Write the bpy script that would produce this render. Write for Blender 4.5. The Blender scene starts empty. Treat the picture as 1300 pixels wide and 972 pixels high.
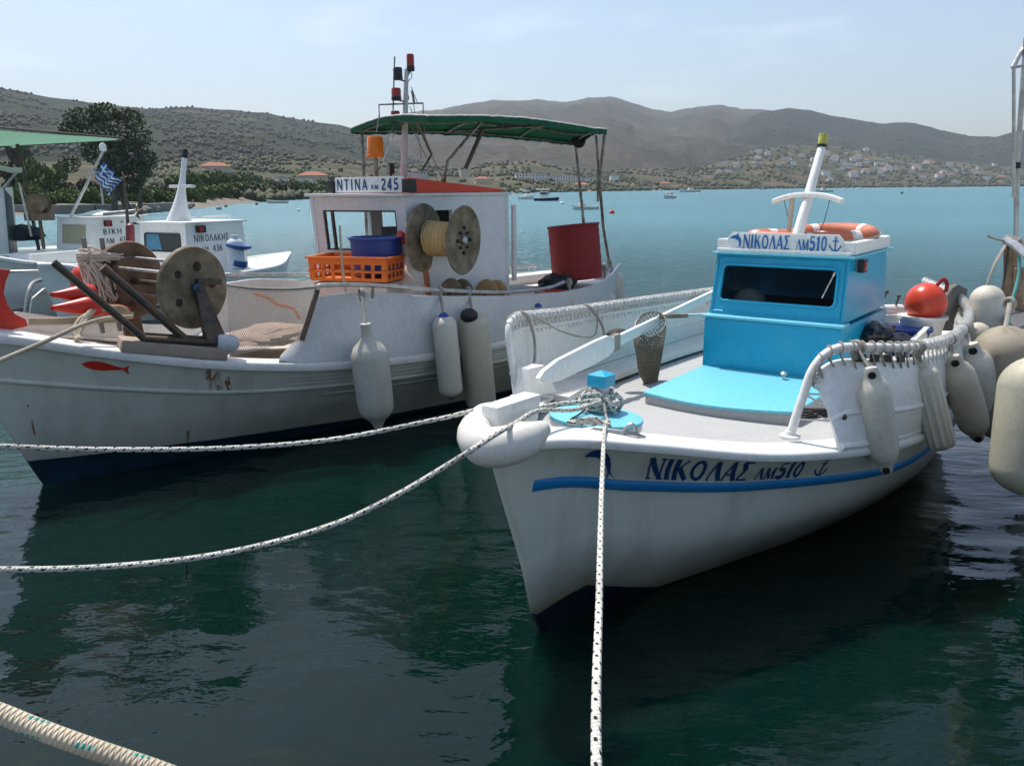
import bpy, bmesh, math, random
from mathutils import Vector, Matrix, noise
R = math.radians
sc = bpy.context.scene
COL = sc.collection
rnd = random.Random(7)

# ------------------------------------------------------------------ camera
H = 2.3                                   # eye height above the water
FPX = 1050.0
PITCH = math.atan((486 - 240) / FPX)
ROLL = 0.008
_f = Vector((0, math.cos(PITCH), -math.sin(PITCH)))
_r0 = Vector((1, 0, 0)); _u0 = _r0.cross(_f)
_r = _r0 * math.cos(ROLL) - _u0 * math.sin(ROLL)
_u = _u0 * math.cos(ROLL) + _r0 * math.sin(ROLL)
CAM = Vector((0, 0, H))
cam = bpy.data.cameras.new('camera'); cob = bpy.data.objects.new('camera', cam); COL.objects.link(cob)
m3 = Matrix((_r, _u, -_f)).transposed()
cob.matrix_world = Matrix.Translation(CAM) @ m3.to_4x4()
cam.sensor_width = 36; cam.sensor_fit = 'HORIZONTAL'; cam.lens = 36 * FPX / 1300
cam.clip_start = 0.05; cam.clip_end = 30000
sc.camera = cob

# ------------------------------------------------------------------ light
SUN_EL = 64.0
SUN_AZ = (-0.62, 0.78)                     # horizontal direction towards the sun
w = bpy.data.worlds.new('World'); sc.world = w; w.use_nodes = True
nt = w.node_tree
bg = nt.nodes['Background']; bg.inputs['Strength'].default_value = 0.12
sky = nt.nodes.new('ShaderNodeTexSky'); sky.sky_type = 'NISHITA'; sky.sun_disc = False
sky.sun_elevation = R(SUN_EL); sky.sun_rotation = math.atan2(SUN_AZ[0], SUN_AZ[1])
sky.air_density = 1.0; sky.dust_density = 2.0; sky.ozone_density = 1.0
# thin summer cloud low over the hills
geo = nt.nodes.new('ShaderNodeTexCoord')
mp = nt.nodes.new('ShaderNodeMapping'); mp.inputs['Scale'].default_value = (3.0, 3.0, 12.0)
mp.inputs['Location'].default_value = (0.35, 0.1, 0.0)
nz = nt.nodes.new('ShaderNodeTexNoise'); nz.inputs['Scale'].default_value = 1.6; nz.inputs['Detail'].default_value = 6
cr_ = nt.nodes.new('ShaderNodeValToRGB'); cr_.color_ramp.elements[0].position = 0.56; cr_.color_ramp.elements[1].position = 0.82
mulc = nt.nodes.new('ShaderNodeMath'); mulc.operation = 'MULTIPLY'; mulc.inputs[1].default_value = 0.30
mixc = nt.nodes.new('ShaderNodeMix'); mixc.data_type = 'RGBA'
nt.links.new(geo.outputs['Generated'], mp.inputs['Vector']); nt.links.new(mp.outputs['Vector'], nz.inputs['Vector'])
nt.links.new(nz.outputs['Fac'], cr_.inputs['Fac']); nt.links.new(cr_.outputs['Color'], mulc.inputs[0])
sepd = nt.nodes.new('ShaderNodeSeparateXYZ'); nt.links.new(geo.outputs['Generated'], sepd.inputs[0])
rz = nt.nodes.new('ShaderNodeValToRGB'); rz.color_ramp.elements[0].position = .12; rz.color_ramp.elements[0].color = (1, 1, 1, 1); rz.color_ramp.elements[1].position = .5; rz.color_ramp.elements[1].color = (.06, .06, .06, 1)
nt.links.new(sepd.outputs[2], rz.inputs[0]); mz = nt.nodes.new('ShaderNodeMath'); mz.operation = 'MULTIPLY'
nt.links.new(mulc.outputs[0], mz.inputs[0]); nt.links.new(rz.outputs[0], mz.inputs[1]); nt.links.new(mz.outputs[0], mixc.inputs[0]); nt.links.new(sky.outputs['Color'], mixc.inputs[6])
mixc.inputs[7].default_value = (9.0, 9.4, 9.8, 1)
nt.links.new(mixc.outputs[2], bg.inputs['Color'])

sl = bpy.data.lights.new('sun', 'SUN'); sl.energy = 3.6; sl.angle = R(0.5); sl.color = (1.0, 0.95, 0.88)
so = bpy.data.objects.new('sun', sl); COL.objects.link(so)
sdir = Vector((SUN_AZ[0] * math.cos(R(SUN_EL)), SUN_AZ[1] * math.cos(R(SUN_EL)), math.sin(R(SUN_EL))))
so.rotation_euler = sdir.to_track_quat('Z', 'Y').to_euler()
vs = sc.view_settings
vs.view_transform = 'Standard'; vs.look = 'None'; vs.gamma = 1; vs.use_curve_mapping = False
vs.exposure = 0.52

# ------------------------------------------------------------------ rays and frames
def ray(px, py): return _f + _r * ((px - 650) / FPX) - _u * ((py - 486) / FPX)
def atz(px, py, z):
    d = ray(px, py); return CAM + d * ((z - H) / d.z)
def aty(px, py, y):
    d = ray(px, py); return CAM + d * (y / d.y)
def atr(px, py, rr):
    d = ray(px, py); return CAM + d * (rr / math.hypot(d.x, d.y))
class Frame:
    def __init__(s, ox, oy, deg):
        s.O = Vector((ox, oy, 0)); s.a = R(deg)
        s.u = Vector((math.cos(s.a), math.sin(s.a), 0)); s.v = Vector((-math.sin(s.a), math.cos(s.a), 0))
    def W(s, x, y, z): return s.O + s.u * x + s.v * y + Vector((0, 0, z))
    def L(s, p):
        d = p - s.O; return Vector((d.dot(s.u), d.dot(s.v), d.z))
    def ony(s, px, py, y):
        d = ray(px, py); return s.L(CAM + d * ((y - (CAM - s.O).dot(s.v)) / d.dot(s.v)))
    def onx(s, px, py, x):
        d = ray(px, py); return s.L(CAM + d * ((x - (CAM - s.O).dot(s.u)) / d.dot(s.u)))
    def onz(s, px, py, z): return s.L(atz(px, py, z))
    def mat(s): return Matrix.Translation(s.O) @ Matrix.Rotation(s.a, 4, 'Z')
B1 = Frame(.14, 3.99, 53.13)
B2 = Frame(-3.8, 6.34, 46.0)

# ------------------------------------------------------------------ node helpers
class NT:
    def __init__(s, name):
        s.m = bpy.data.materials.new(name); s.m.use_nodes = True; s.t = s.m.node_tree
        s.b = s.t.nodes['Principled BSDF']; s.out = s.t.nodes['Material Output']
        s._c = None
    def n(s, typ, **kw):
        o = s.t.nodes.new('ShaderNode' + typ)
        for k, v in kw.items(): setattr(o, k, v)
        return o
    def link(s, a, b): s.t.links.new(a, b)
    def val(s, sock, v):
        if isinstance(v, bpy.types.NodeSocket): s.link(v, sock)
        else: sock.default_value = v
    def math(s, op, a, b=None, clamp=False):
        o = s.n('Math', operation=op); o.use_clamp = clamp; s.val(o.inputs[0], a)
        if b is not None: s.val(o.inputs[1], b)
        return o.outputs[0]
    def coord(s, which='Object'):
        if s._c is None: s._c = s.n('TexCoord')
        return s._c.outputs[which]
    def mapping(s, scale=(1, 1, 1), which='Object', rot=(0, 0, 0), loc=(0, 0, 0)):
        o = s.n('Mapping'); s.link(s.coord(which), o.inputs['Vector'])
        o.inputs['Scale'].default_value = scale; o.inputs['Rotation'].default_value = rot; o.inputs['Location'].default_value = loc
        return o.outputs[0]
    def noise(s, scale, detail=4, rough=.55, vec=None, which='Object'):
        o = s.n('TexNoise'); o.inputs['Scale'].default_value = scale; o.inputs['Detail'].default_value = detail
        o.inputs['Roughness'].default_value = rough
        s.link(vec if vec is not None else s.coord(which), o.inputs['Vector']); return o.outputs['Fac']
    def ramp(s, fac, stops):
        o = s.n('ValToRGB'); e = o.color_ramp.elements
        while len(e) < len(stops): e.new(.5)
        for i, (p, c) in enumerate(stops):
            e[i].position = p; e[i].color = (c, c, c, 1) if isinstance(c, (int, float)) else (*c, 1)
        s.val(o.inputs[0], fac); return o.outputs[0]
    def mix(s, fac, a, b):
        o = s.n('Mix', data_type='RGBA'); s.val(o.inputs[0], fac)
        s.val(o.inputs[6], a if isinstance(a, bpy.types.NodeSocket) else (*a, 1)); s.val(o.inputs[7], b if isinstance(b, bpy.types.NodeSocket) else (*b, 1))
        return o.outputs[2]
    def bump(s, h, strength=.3, dist=.01, normal=None):
        o = s.n('Bump'); o.inputs['Strength'].default_value = strength; o.inputs['Distance'].default_value = dist
        s.link(h, o.inputs['Height'])
        if normal is not None: s.link(normal, o.inputs['Normal'])
        return o.outputs[0]
    def sep(s, vec):
        o = s.n('SeparateXYZ'); s.link(vec, o.inputs[0]); return o.outputs
    def set(s, **kw):
        for k, v in kw.items():
            k = k.replace('_', ' ')
            s.val(s.b.inputs[k], (*v, 1) if isinstance(v, tuple) and len(v) == 3 else v)
        return s

def mul(c, k): return tuple(min(1, x * k) for x in c)
MATS = {}
def paint(name, c, rough=.4, dirt=.25, dirtc=(.16, .13, .09), scale=3.0, bump=.15, spec=.5, metal=0.0):
    if name in MATS: return MATS[name]
    n = NT(name)
    a = n.noise(scale, 6, .6); b = n.noise(scale * 9, 3); e = n.noise(scale * .7, 3, .5, n.mapping((1.3, 1.3, .25)))
    base = n.mix(n.ramp(b, [(.3, 0), (.7, 1)]), mul(c, .92), mul(c, 1.06))
    f = n.math('MULTIPLY', n.ramp(a, [(.48, 0), (.78, 1)]), n.ramp(e, [(.35, .15), (.7, 1)]))
    base = n.mix(n.math('MULTIPLY', f, dirt), base, dirtc)
    n.set(Base_Color=base, Roughness=n.math('ADD', n.math('MULTIPLY', a, .25), rough - .1), Metallic=metal, Specular_IOR_Level=spec)
    n.set(Normal=n.bump(n.noise(scale * 14, 3), bump, .004))
    MATS[name] = n.m; return n.m

def rusty(name, c1, c2, rough=.65, metal=.3, scale=9):
    if name in MATS: return MATS[name]
    n = NT(name); a = n.noise(scale, 8, .65); b = n.noise(scale * 6, 4)
    n.set(Base_Color=n.mix(n.ramp(a, [(.38, 0), (.62, 1)]), c1, c2), Roughness=n.math('ADD', n.math('MULTIPLY', b, .3), rough - .15), Metallic=metal,
          Normal=n.bump(b, .35, .004))
    MATS[name] = n.m; return n.m

def rope_mat(name, c, fleck=None, pitch=.045, twist=60., bump=.7, fs=.17):
    """rope: UV u runs along in metres, v round the rope"""
    if name in MATS: return MATS[name]
    n = NT(name); x = n.sep(n.coord('UV'))
    u, v = x[0], x[1]
    ph = n.math('ADD', n.math('MULTIPLY', u, twist), n.math('MULTIPLY', v, 3.0))
    ph2 = n.math('SUBTRACT', n.math('MULTIPLY', u, twist), n.math('MULTIPLY', v, 3.0))
    s1 = n.math('ABSOLUTE', n.math('SINE', n.math('MULTIPLY', ph, math.pi)))
    s2 = n.math('ABSOLUTE', n.math('SINE', n.math('MULTIPLY', ph2, math.pi)))
    hgt = n.math('MULTIPLY', s1, s2)
    dirt = n.noise(7, 5)
    base = n.mix(n.ramp(dirt, [(.4, 0), (.75, 1)]), c, mul(c, .6))
    base = n.mix(n.ramp(hgt, [(0, .4), (.25, 0)]), base, mul(c, .45))  # shade in the grooves between strands, mixed into the base colour
    if fleck:
        uu = n.math('DIVIDE', u, pitch)
        k = n.math('FLOOR', uu)
        fu = n.math('FRACT', uu)
        vv = n.math('FRACT', n.math('ADD', n.math('MULTIPLY', v, 3.0), n.math('ADD', n.math('MULTIPLY', k, .5), n.math('MULTIPLY', fu, .35))))
        m = n.math('MULTIPLY', n.math('LESS_THAN', fu, .38), n.math('LESS_THAN', n.math('ABSOLUTE', n.math('SUBTRACT', vv, .5)), fs))
        if fs < .15: m = n.math('MULTIPLY', m, n.math('GREATER_THAN', hgt, .28))
        base = n.mix(m, base, fleck)
    n.set(Base_Color=base, Roughness=.85, Specular_IOR_Level=.25, Normal=n.bump(hgt, bump, .004))
    MATS[name] = n.m; return n.m

def plain(name, c, rough=.5, metal=0., **kw):
    if name in MATS: return MATS[name]
    n = NT(name); b = n.noise(14, 4)
    n.set(Base_Color=n.mix(n.ramp(b, [(.3, 0), (.7, 1)]), mul(c, .85), mul(c, 1.1)), Roughness=rough, Metallic=metal, **kw)
    MATS[name] = n.m; return n.m

def glass(name, tint=(.75, .82, .82)):
    if name in MATS: return MATS[name]
    n = NT(name); n.set(Base_Color=tint, Roughness=.03, Transmission_Weight=1.0, IOR=1.3, Normal=n.bump(n.noise(3, 2), .03, .01))
    MATS[name] = n.m; return n.m

WHITE = paint('white_gelcoat', (.80, .80, .755), .32, .24)
WHITE2 = paint('white_paint_worn', (.74, .73, .69), .45, .5, (.25, .19, .12))
DECKG = paint('grey_nonskid', (.40, .405, .40), .8, .35, (.25, .23, .2), 4, .6)
BLUE = paint('sky_blue_paint', (.002, .345, .54), .3, .4, (.12, .42, .55), 3.0, .3)
STRIPE = paint('blue_stripe_paint', (.008, .21, .50), .4, .15)
NAVY = paint('navy_lettering', (.004, .05, .17), .5, .05)
BLACKP = paint('black_plastic', (.012, .012, .013), .45, .1)
ORANGE = paint('orange_plastic', (.75, .16, .015), .45, .25, (.25, .07, .02))
RED = paint('red_paint', (.55, .025, .012), .35, .15)
DRED = paint('dark_red_plastic', (.27, .02, .018), .75, .25, (.1, .02, .02))
STEEL = rusty('weathered_steel', (.33, .31, .28), (.14, .1, .075), .45, .6)
STAIN = rusty('stainless_tube', (.55, .55, .53), (.38, .36, .33), .35, .8)
DKSTEEL = rusty('dark_steel', (.06, .055, .05), (.13, .09, .06), .5, .5)
RUST = rusty('rusty_plate', (.10, .058, .036), (.20, .13, .085), .8, .1, 5)
OCHRE = rusty('weathered_ochre_plate', (.27, .225, .145), (.12, .09, .055), .75, .1, 6)
WOOD = rusty('weathered_wood', (.33, .24, .15), (.17, .12, .07), .8, 0, 6)
FENDW = paint('fender_vinyl_white', (.62, .59, .50), .5, .65, (.22, .19, .13), 4)
FENDC = paint('fender_vinyl_cream', (.52, .48, .38), .55, .6, (.2, .16, .1), 4)
FENDB = paint('fender_vinyl_dirty', (.33, .285, .21), .65, .95, (.07, .06, .045), 6)
FBLUE = paint('fender_blue', (.015, .06, .28), .5, .2)
ROPEG = rope_mat('grey_rope', (.42, .39, .34), None, .05, 90)
ROPEF = rope_mat('white_rope_black_fleck', (.72, .70, .63), (.02, .02, .025), .036, 70)
ROPEB = rope_mat('beige_rope_green_fleck', (.66, .57, .42), (.05, .30, .27), .085, 110, .8, .13)
ROPET = rope_mat('tan_rope', (.55, .48, .36), None, .05, 60)
ROPEN = rope_mat('turquoise_rope', (.10, .33, .34), None, .05, 80)
LACE = rope_mat('white_lacing', (.78, .77, .73), None, .05, 90, .4)
GLASSM = glass('window_glass')

# ------------------------------------------------------------------ mesh builder
def crom(P, n):
    """n points along a uniform Catmull-Rom through P (Vectors)"""
    P = [Vector(p) for p in P]; k = len(P) - 1; out = []
    for i in range(n):
        t = i * k / (n - 1); j = min(int(t), k - 1); f = t - j
        p0 = P[j - 1] if j > 0 else P[0] * 2 - P[1]
        p3 = P[j + 2] if j + 2 <= k else P[k] * 2 - P[k - 1]
        p1, p2 = P[j], P[j + 1]
        out.append(0.5 * ((2 * p1) + (p2 - p0) * f + (2 * p0 - 5 * p1 + 4 * p2 - p3) * f * f + (3 * p1 - p0 - 3 * p2 + p3) * f ** 3))
    return out

class MB:
    def __init__(s): s.v = []; s.f = []; s.uv = []; s.mi = []
    def add(s, vs, fs, m=0, uvs=None):
        o = len(s.v); s.v += [tuple(v) for v in vs]
        for i, f in enumerate(fs):
            s.f.append([o + k for k in f]); s.mi.append(m); s.uv.append(uvs[i] if uvs else None)
        return s
    def hexa(s, p, m=0):
        """8 corners: bottom loop of four, then top loop of four"""
        return s.add(p, [(3, 2, 1, 0), (4, 5, 6, 7), (0, 1, 5, 4), (1, 2, 6, 5), (2, 3, 7, 6), (3, 0, 4, 7)], m)
    def box(s, c, d, m=0, M=None):
        x, y, z = d[0] / 2, d[1] / 2, d[2] / 2
        p = [Vector(q) for q in [(-x, -y, -z), (x, -y, -z), (x, y, -z), (-x, y, -z), (-x, -y, z), (x, -y, z), (x, y, z), (-x, y, z)]]
        if M is not None: p = [M @ q for q in p]
        return s.hexa([q + Vector(c) for q in p], m)
    def beam(s, a, b, wd, th, up=(0, 0, 1), m=0):
        a, b = Vector(a), Vector(b); t = (b - a).normalized(); sd = t.cross(Vector(up)).normalized() * wd / 2; n = sd.cross(t).normalized() * th / 2
        return s.hexa([a - sd - n, a + sd - n, b + sd - n, b - sd - n, a - sd + n, a + sd + n, b + sd + n, b - sd + n], m)
    def tube(s, P, r, seg=8, m=0, caps=True, sub=0, closed=False, up0=None):
        P = [Vector(p) for p in P]
        if sub: 
            k = (len(P) - 1) * sub + 1
            if not isinstance(r, (int, float)):
                rr = crom([(q, 0, 0) for q in r], k); r = [q.x for q in rr]
            P = crom(P, k)
        n = len(P); rs = [r] * n if isinstance(r, (int, float)) else list(r)
        T = []
        for i in range(n):
            if closed: t = P[(i + 1) % n] - P[i - 1]
            else: t = P[min(i + 1, n - 1)] - P[max(i - 1, 0)]
            T.append(t.normalized() if t.length > 1e-9 else Vector((0, 0, 1)))
        nv = Vector(up0) if up0 else (Vector((0, 0, 1)) if abs(T[0].z) < .9 else Vector((1, 0, 0)))
        nv = (nv - T[0] * nv.dot(T[0])).normalized()
        vs = []; L = [0.]
        for i in range(n):
            if i:
                L.append(L[-1] + (P[i] - P[i - 1]).length)
                nv = nv - T[i] * nv.dot(T[i]); nv = nv.normalized() if nv.length > 1e-9 else T[i].orthogonal().normalized()
            bi = T[i].cross(nv)
            for k in range(seg):
                a = 2 * math.pi * k / seg; vs.append(P[i] + (nv * math.cos(a) + bi * math.sin(a)) * rs[i])
        fs = []; uv = []
        rng = n if closed else n - 1
        for i in range(rng):
            j = (i + 1) % n; l2 = L[i + 1] if i + 1 < n else L[-1] + (P[0] - P[-1]).length
            for k in range(seg):
                k2 = (k + 1) % seg
                fs.append((i * seg + k, i * seg + k2, j * seg + k2, j * seg + k))
                uv.append([(L[i], k / seg), (L[i], (k + 1) / seg), (l2, (k + 1) / seg), (l2, k / seg)])
        if caps and not closed:
            fs.append(tuple(range(seg))[::-1]); uv.append([(0, 0)] * seg)
            fs.append(tuple((n - 1) * seg + k for k in range(seg))); uv.append([(0, 0)] * seg)
        return s.add(vs, fs, m, uv)
    def lathe(s, prof, a, axis, seg=20, m=0, M=None):
        """prof: (r, h) pairs along axis from a"""
        ax = Vector(axis).normalized(); e1 = ax.orthogonal().normalized(); e2 = ax.cross(e1); a = Vector(a)
        vs = []
        for r, h in prof:
            for k in range(seg):
                t = 2 * math.pi * k / seg; vs.append(a + ax * h + (e1 * math.cos(t) + e2 * math.sin(t)) * max(r, 1e-4))
        fs = []
        for i in range(len(prof) - 1):
            for k in range(seg):
                k2 = (k + 1) % seg; fs.append((i * seg + k, i * seg + k2, (i + 1) * seg + k2, (i + 1) * seg + k))
        fs.append(tuple(range(seg))[::-1]); fs.append(tuple((len(prof) - 1) * seg + k for k in range(seg)))
        return s.add(vs, fs, m)
    def grid(s, rows, m=0, uv=False, flip=False):
        o = []; nr = len(rows); nc = len(rows[0]); fs = []; uvs = []
        for rw in rows: o += rw
        for i in range(nr - 1):
            for j in range(nc - 1):
                q = [i * nc + j, i * nc + j + 1, (i + 1) * nc + j + 1, (i + 1) * nc + j]
                t = [(j / (nc - 1), i / (nr - 1)), ((j + 1) / (nc - 1), i / (nr - 1)), ((j + 1) / (nc - 1), (i + 1) / (nr - 1)), (j / (nc - 1), (i + 1) / (nr - 1))]
                if flip: q.reverse(); t.reverse()
                fs.append(q); uvs.append(t)
        return s.add(o, fs, m, uvs if uv else None)
    def slab(s, rows, th, m=0):
        """grid given real thickness along its normals"""
        nr, nc = len(rows), len(rows[0]); rows = [[Vector(p) for p in r] for r in rows]
        N = [[None] * nc for _ in range(nr)]
        for i in range(nr):
            for j in range(nc):
                a = rows[i][min(j + 1, nc - 1)] - rows[i][max(j - 1, 0)]; b = rows[min(i + 1, nr - 1)][j] - rows[max(i - 1, 0)][j]
                c = a.cross(b); N[i][j] = c.normalized() if c.length > 1e-12 else Vector((0, 0, 1))
        back = [[rows[i][j] - N[i][j] * th for j in range(nc)] for i in range(nr)]
        s.grid(rows, m); s.grid(back, m, flip=True)
        def strip(A, B, fl): s.grid([A, B], m, flip=fl)
        strip(back[0], rows[0], False); strip(back[-1], rows[-1], True)
        strip([r[0] for r in back], [r[0] for r in rows], True); strip([r[-1] for r in back], [r[-1] for r in rows], False)
        return s
    def prism(s, pts, ext, m=0):
        """closed outline pushed along ext"""
        n = len(pts); e = Vector(ext); pts = [Vector(p) for p in pts]
        s.add(pts + [p + e for p in pts], [tuple(range(n))[::-1], tuple(range(n, 2 * n))] + [(i, (i + 1) % n, n + (i + 1) % n, n + i) for i in range(n)], m)
        return s
    def ball(s, c, r, seg=16, rings=10, m=0, sq=(1, 1, 1)):
        prof = [(math.sin(math.pi * i / rings), -math.cos(math.pi * i / rings)) for i in range(rings + 1)]
        o = len(s.v); s.lathe(prof, (0, 0, 0), (0, 0, 1), seg, m)
        for i in range(o, len(s.v)):
            x, y, z = s.v[i]; s.v[i] = (c[0] + x * r * sq[0], c[1] + y * r * sq[1], c[2] + z * r * sq[2])
        return s
    def torus(s, c, R_, r, ax=(0, 0, 1), seg=36, m=0):
        ax = Vector(ax).normalized(); e1 = ax.orthogonal().normalized(); e2 = ax.cross(e1)
        return s.tube([Vector(c) + (e1 * math.cos(2 * math.pi * i / seg) + e2 * math.sin(2 * math.pi * i / seg)) * R_ for i in range(seg)], r, 10, m, closed=True)
    def build(s, name, mat, parent=None, bevel=0, smooth=True, sharp=38, M=None, mod=None):
        me = bpy.data.meshes.new(name); me.from_pydata(s.v, [], s.f)
        mats = mat if isinstance(mat, (list, tuple)) else [mat]
        for q in mats: me.materials.append(q)
        if len(mats) > 1: me.polygons.foreach_set('material_index', s.mi)
        if any(u is not None for u in s.uv):
            ul = me.uv_layers.new(name='UVMap'); k = 0
            for u, f in zip(s.uv, s.f):
                for q in range(len(f)):
                    if u is not None: ul.data[k].uv = u[q]
                    k += 1
        bm = bmesh.new(); bm.from_mesh(me); bmesh.ops.recalc_face_normals(bm, faces=bm.faces) if not getattr(s, 'keep', False) else None
        if bevel:
            eg = [e for e in bm.edges if len(e.link_faces) == 2 and e.calc_face_angle(0) > R(32)]
            bmesh.ops.bevel(bm, geom=eg, offset=bevel, segments=2, affect='EDGES', profile=.6, clamp_overlap=True)
        bm.to_mesh(me); bm.free()
        if smooth:
            me.polygons.foreach_set('use_smooth', [True] * len(me.polygons)); me.set_sharp_from_angle(angle=R(sharp))
        me.update()
        o = bpy.data.objects.new(name, me); COL.objects.link(o)
        if parent: o.parent = parent
        if M is not None: o.matrix_world = M
        return o

def tag(o, label=None, cat=None, group=None, kind=None):
    for k, v in (('label', label), ('category', cat), ('group', group), ('kind', kind)):
        if v: o[k] = v
    return o
def thing(name, label, cat, M=None, group=None):
    o = bpy.data.objects.new(name, None); COL.objects.link(o); o.empty_display_size = .2
    if M is not None: o.matrix_world = M if isinstance(M, Matrix) else Matrix.Translation(Vector(M))
    return tag(o, label, cat, group)
def copy_tree(o, parent=None):
    c = o.copy(); COL.objects.link(c); c.parent = parent
    for ch in [q for q in o.children]: copy_tree(ch, c)
    return c

# ------------------------------------------------------------------ lettering (strokes)
def arc(cx, cy, rx, ry, a0, a1, n=12):
    return [(cx + rx * math.cos(R(a0 + (a1 - a0) * i / n)), cy + ry * math.sin(R(a0 + (a1 - a0) * i / n))) for i in range(n + 1)]
def glyph(ch, TK, TN):
    """advance width and strokes (points, width); x right, y up, cap height 1"""
    T, t = TK, TN; h = T / 2
    G = {
        'N': (.80, [([(.1, 0), (.1, 1)], t, 1), ([(.12, .98), (.68, .02)], T, 0), ([(.7, 0), (.7, 1)], t, 1)]),
        'I': (.34, [([(.17, 0), (.17, 1)], T, 1)]),
        'K': (.76, [([(.14, 0), (.14, 1)], T, 1), ([(.2, .45), (.64, .97)], t, 0), ([(.32, .58), (.68, .02)], T, 0)]),
        'O': (.82, [(arc(.41, .5, .34 - h * .5, .5 - h * .6, 0, 360, 28), (T + t) / 2, 0)]),
        'L': (.74, [([(.06, 0), (.36, .98)], t, 0), ([(.36, .98), (.68, 0)], T, 0)]),       # capital lambda
        'A': (.74, [([(.06, 0), (.36, .98)], t, 0), ([(.36, .98), (.68, 0)], T, 0), ([(.17, .32), (.57, .32)], t, 0)]),
        'S': (.68, [([(.06, 1 - t / 2), (.6, 1 - t / 2)], t, 0), ([(.1, .96), (.36, .52)], T, 0), ([(.36, .52), (.08, .06)], t * 1.3, 0), ([(.05, t / 2), (.62, t / 2)], t, 0)]),  # sigma
        'M': (.94, [([(.1, 0), (.14, 1)], t, 1), ([(.15, .97), (.46, .05)], T, 0), ([(.46, .05), (.78, .97)], t, 0), ([(.79, 1), (.83, 0)], T, 1)]),
        'H': (.82, [([(.14, 0), (.14, 1)], T, 1), ([(.68, 0), (.68, 1)], T, 1), ([(.14, .52), (.68, .52)], t, 0)]),
        'B': (.68, [([(.14, 0), (.14, 1)], T, 0), ([(.14, 1 - t / 2), (.35, 1 - t / 2)] + arc(.36, .76, .2, .24 - t / 2, 90, -90, 8) + [(.14, .52)], t, 0), ([(.36, .52)] + arc(.38, .27, .22, .27 - t / 2, 90, -90, 8) + [(.14, t / 2)], t, 0)]),
        'T': (.72, [([(.36, 0), (.36, 1)], T, 0), ([(.05, 1 - t / 2), (.67, 1 - t / 2)], t, 0)]),
        '5': (.62, [([(.54, 1 - t / 2), (.16, 1 - t / 2)], t, 0), ([(.16, .97), (.13, .55)], t, 0), ([(.13, .57)] + arc(.3, .32, .24, .32 - t / 2, 105, -150, 14), T, 0)]),
        '1': (.44, [([(.24, 0), (.24, 1)], T, 0), ([(.06, .78), (.24, .97)], t, 0), ([(.08, t / 2), (.4, t / 2)], t, 0)]),
        '0': (.62, [(arc(.31, .5, .26 - h * .5, .5 - h * .5, 0, 360, 24), (T + t) / 2, 0)]),
        '2': (.62, [(arc(.3, .72, .22, .26 - t / 2, 165, -35, 10) + [(.08, t)], T * .9, 0), ([(.06, t / 2), (.57, t / 2)], t * 1.2, 0)]),
        '4': (.64, [([(.42, 0), (.42, 1)], T, 0), ([(.42, .97), (.06, .3)], t, 0), ([(.05, .28), (.58, .28)], t * 1.2, 0)]),
        '3': (.6, [(arc(.27, .75, .22, .23, 150, -90, 10), T * .9, 0), (arc(.27, .28, .25, .26, 90, -150, 12), T * .9, 0)]),
        '6': (.62, [(arc(.31, .3, .23, .28, 0, 360, 20), T * .9, 0), ([(.08, .32), (.14, .68), (.34, .9), (.5, .98)], T * .9, 0)]),
        '.': (.26, [([(.06, .08), (.2, .08)], T, 0)]),
        ' ': (.4, []),
    }
    return G[ch]
def lettering(mb, txt, fmap, hgt, u0=0., v0=0., TK=.17, TN=.07, serif=.12, shear=0., wide=1., gap=.06, small=()):
    """fmap(u, v, off) -> point on the surface; u, v in metres"""
    x = 0.; q = 0
    def P(px, py, off, k): return fmap(u0 + (x + px * wide * k + shear * py * k) * hgt, v0 + py * hgt * k, off)
    for idx, ch in enumerate(txt):
        k = .74 if idx in small else 1.
        adv, strokes = glyph(ch, TK, TN)
        todo = []
        for pts, wd, sf in strokes:
            todo.append((pts, wd))
            if sf and serif:
                for (ex, ey) in (pts[0], pts[-1]):
                    yy = ey + (TN * .4 if ey < .5 else -TN * .4)
                    todo.append(([(ex - serif, yy), (ex + serif, yy)], TN * .8))
        for pts, wd in todo:
            q += 1; off = .0042 + .0004 * (q % 7)
            # resample
            rs = [pts[0]]
            for a, b in zip(pts, pts[1:]):
                d = math.hypot(b[0] - a[0], b[1] - a[1]); m = max(1, int(d / .14))
                rs += [(a[0] + (b[0] - a[0]) * i / m, a[1] + (b[1] - a[1]) * i / m) for i in range(1, m + 1)]
            n = len(rs); A = []; Bq = []
            for i in range(n):
                a = rs[max(i - 1, 0)]; b = rs[min(i + 1, n - 1)]
                if math.hypot(rs[0][0] - rs[-1][0], rs[0][1] - rs[-1][1]) < 1e-6: a = rs[i - 1] if i else rs[-2]; b = rs[i + 1] if i + 1 < n else rs[1]
                dx, dy = b[0] - a[0], b[1] - a[1]; l = math.hypot(dx, dy) or 1
                nx, ny = -dy / l * wd / 2, dx / l * wd / 2
                A.append(P(rs[i][0] + nx, rs[i][1] + ny, off, k)); Bq.append(P(rs[i][0] - nx, rs[i][1] - ny, off, k))
            mb.grid([A, Bq])
        x += (adv * wide + gap) * k
    return x * hgt
def poly_decal(mb, pts, fmap, off=.003):
    """small filled outline as a fan on the surface"""
    n = len(pts); cx = sum(p[0] for p in pts) / n; cy = sum(p[1] for p in pts) / n
    mb.add([fmap(cx, cy, off)] + [fmap(x, y, off) for x, y in pts], [(0, i + 1, (i + 1) % n + 1) for i in range(n)])
DOLPHIN = [(-.5, .30), (-.38, .40), (-.22, .47), (-.05, .48), (.05, .62), (.12, .46), (.28, .36), (.38, .18), (.40, -.05), (.33, -.28), (.42, -.5), (.26, -.44), (.14, -.52), (.2, -.3), (.22, -.1), (.14, .08), (.02, .16), (.02, .02), (-.08, .14), (-.3, .2)]
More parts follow.
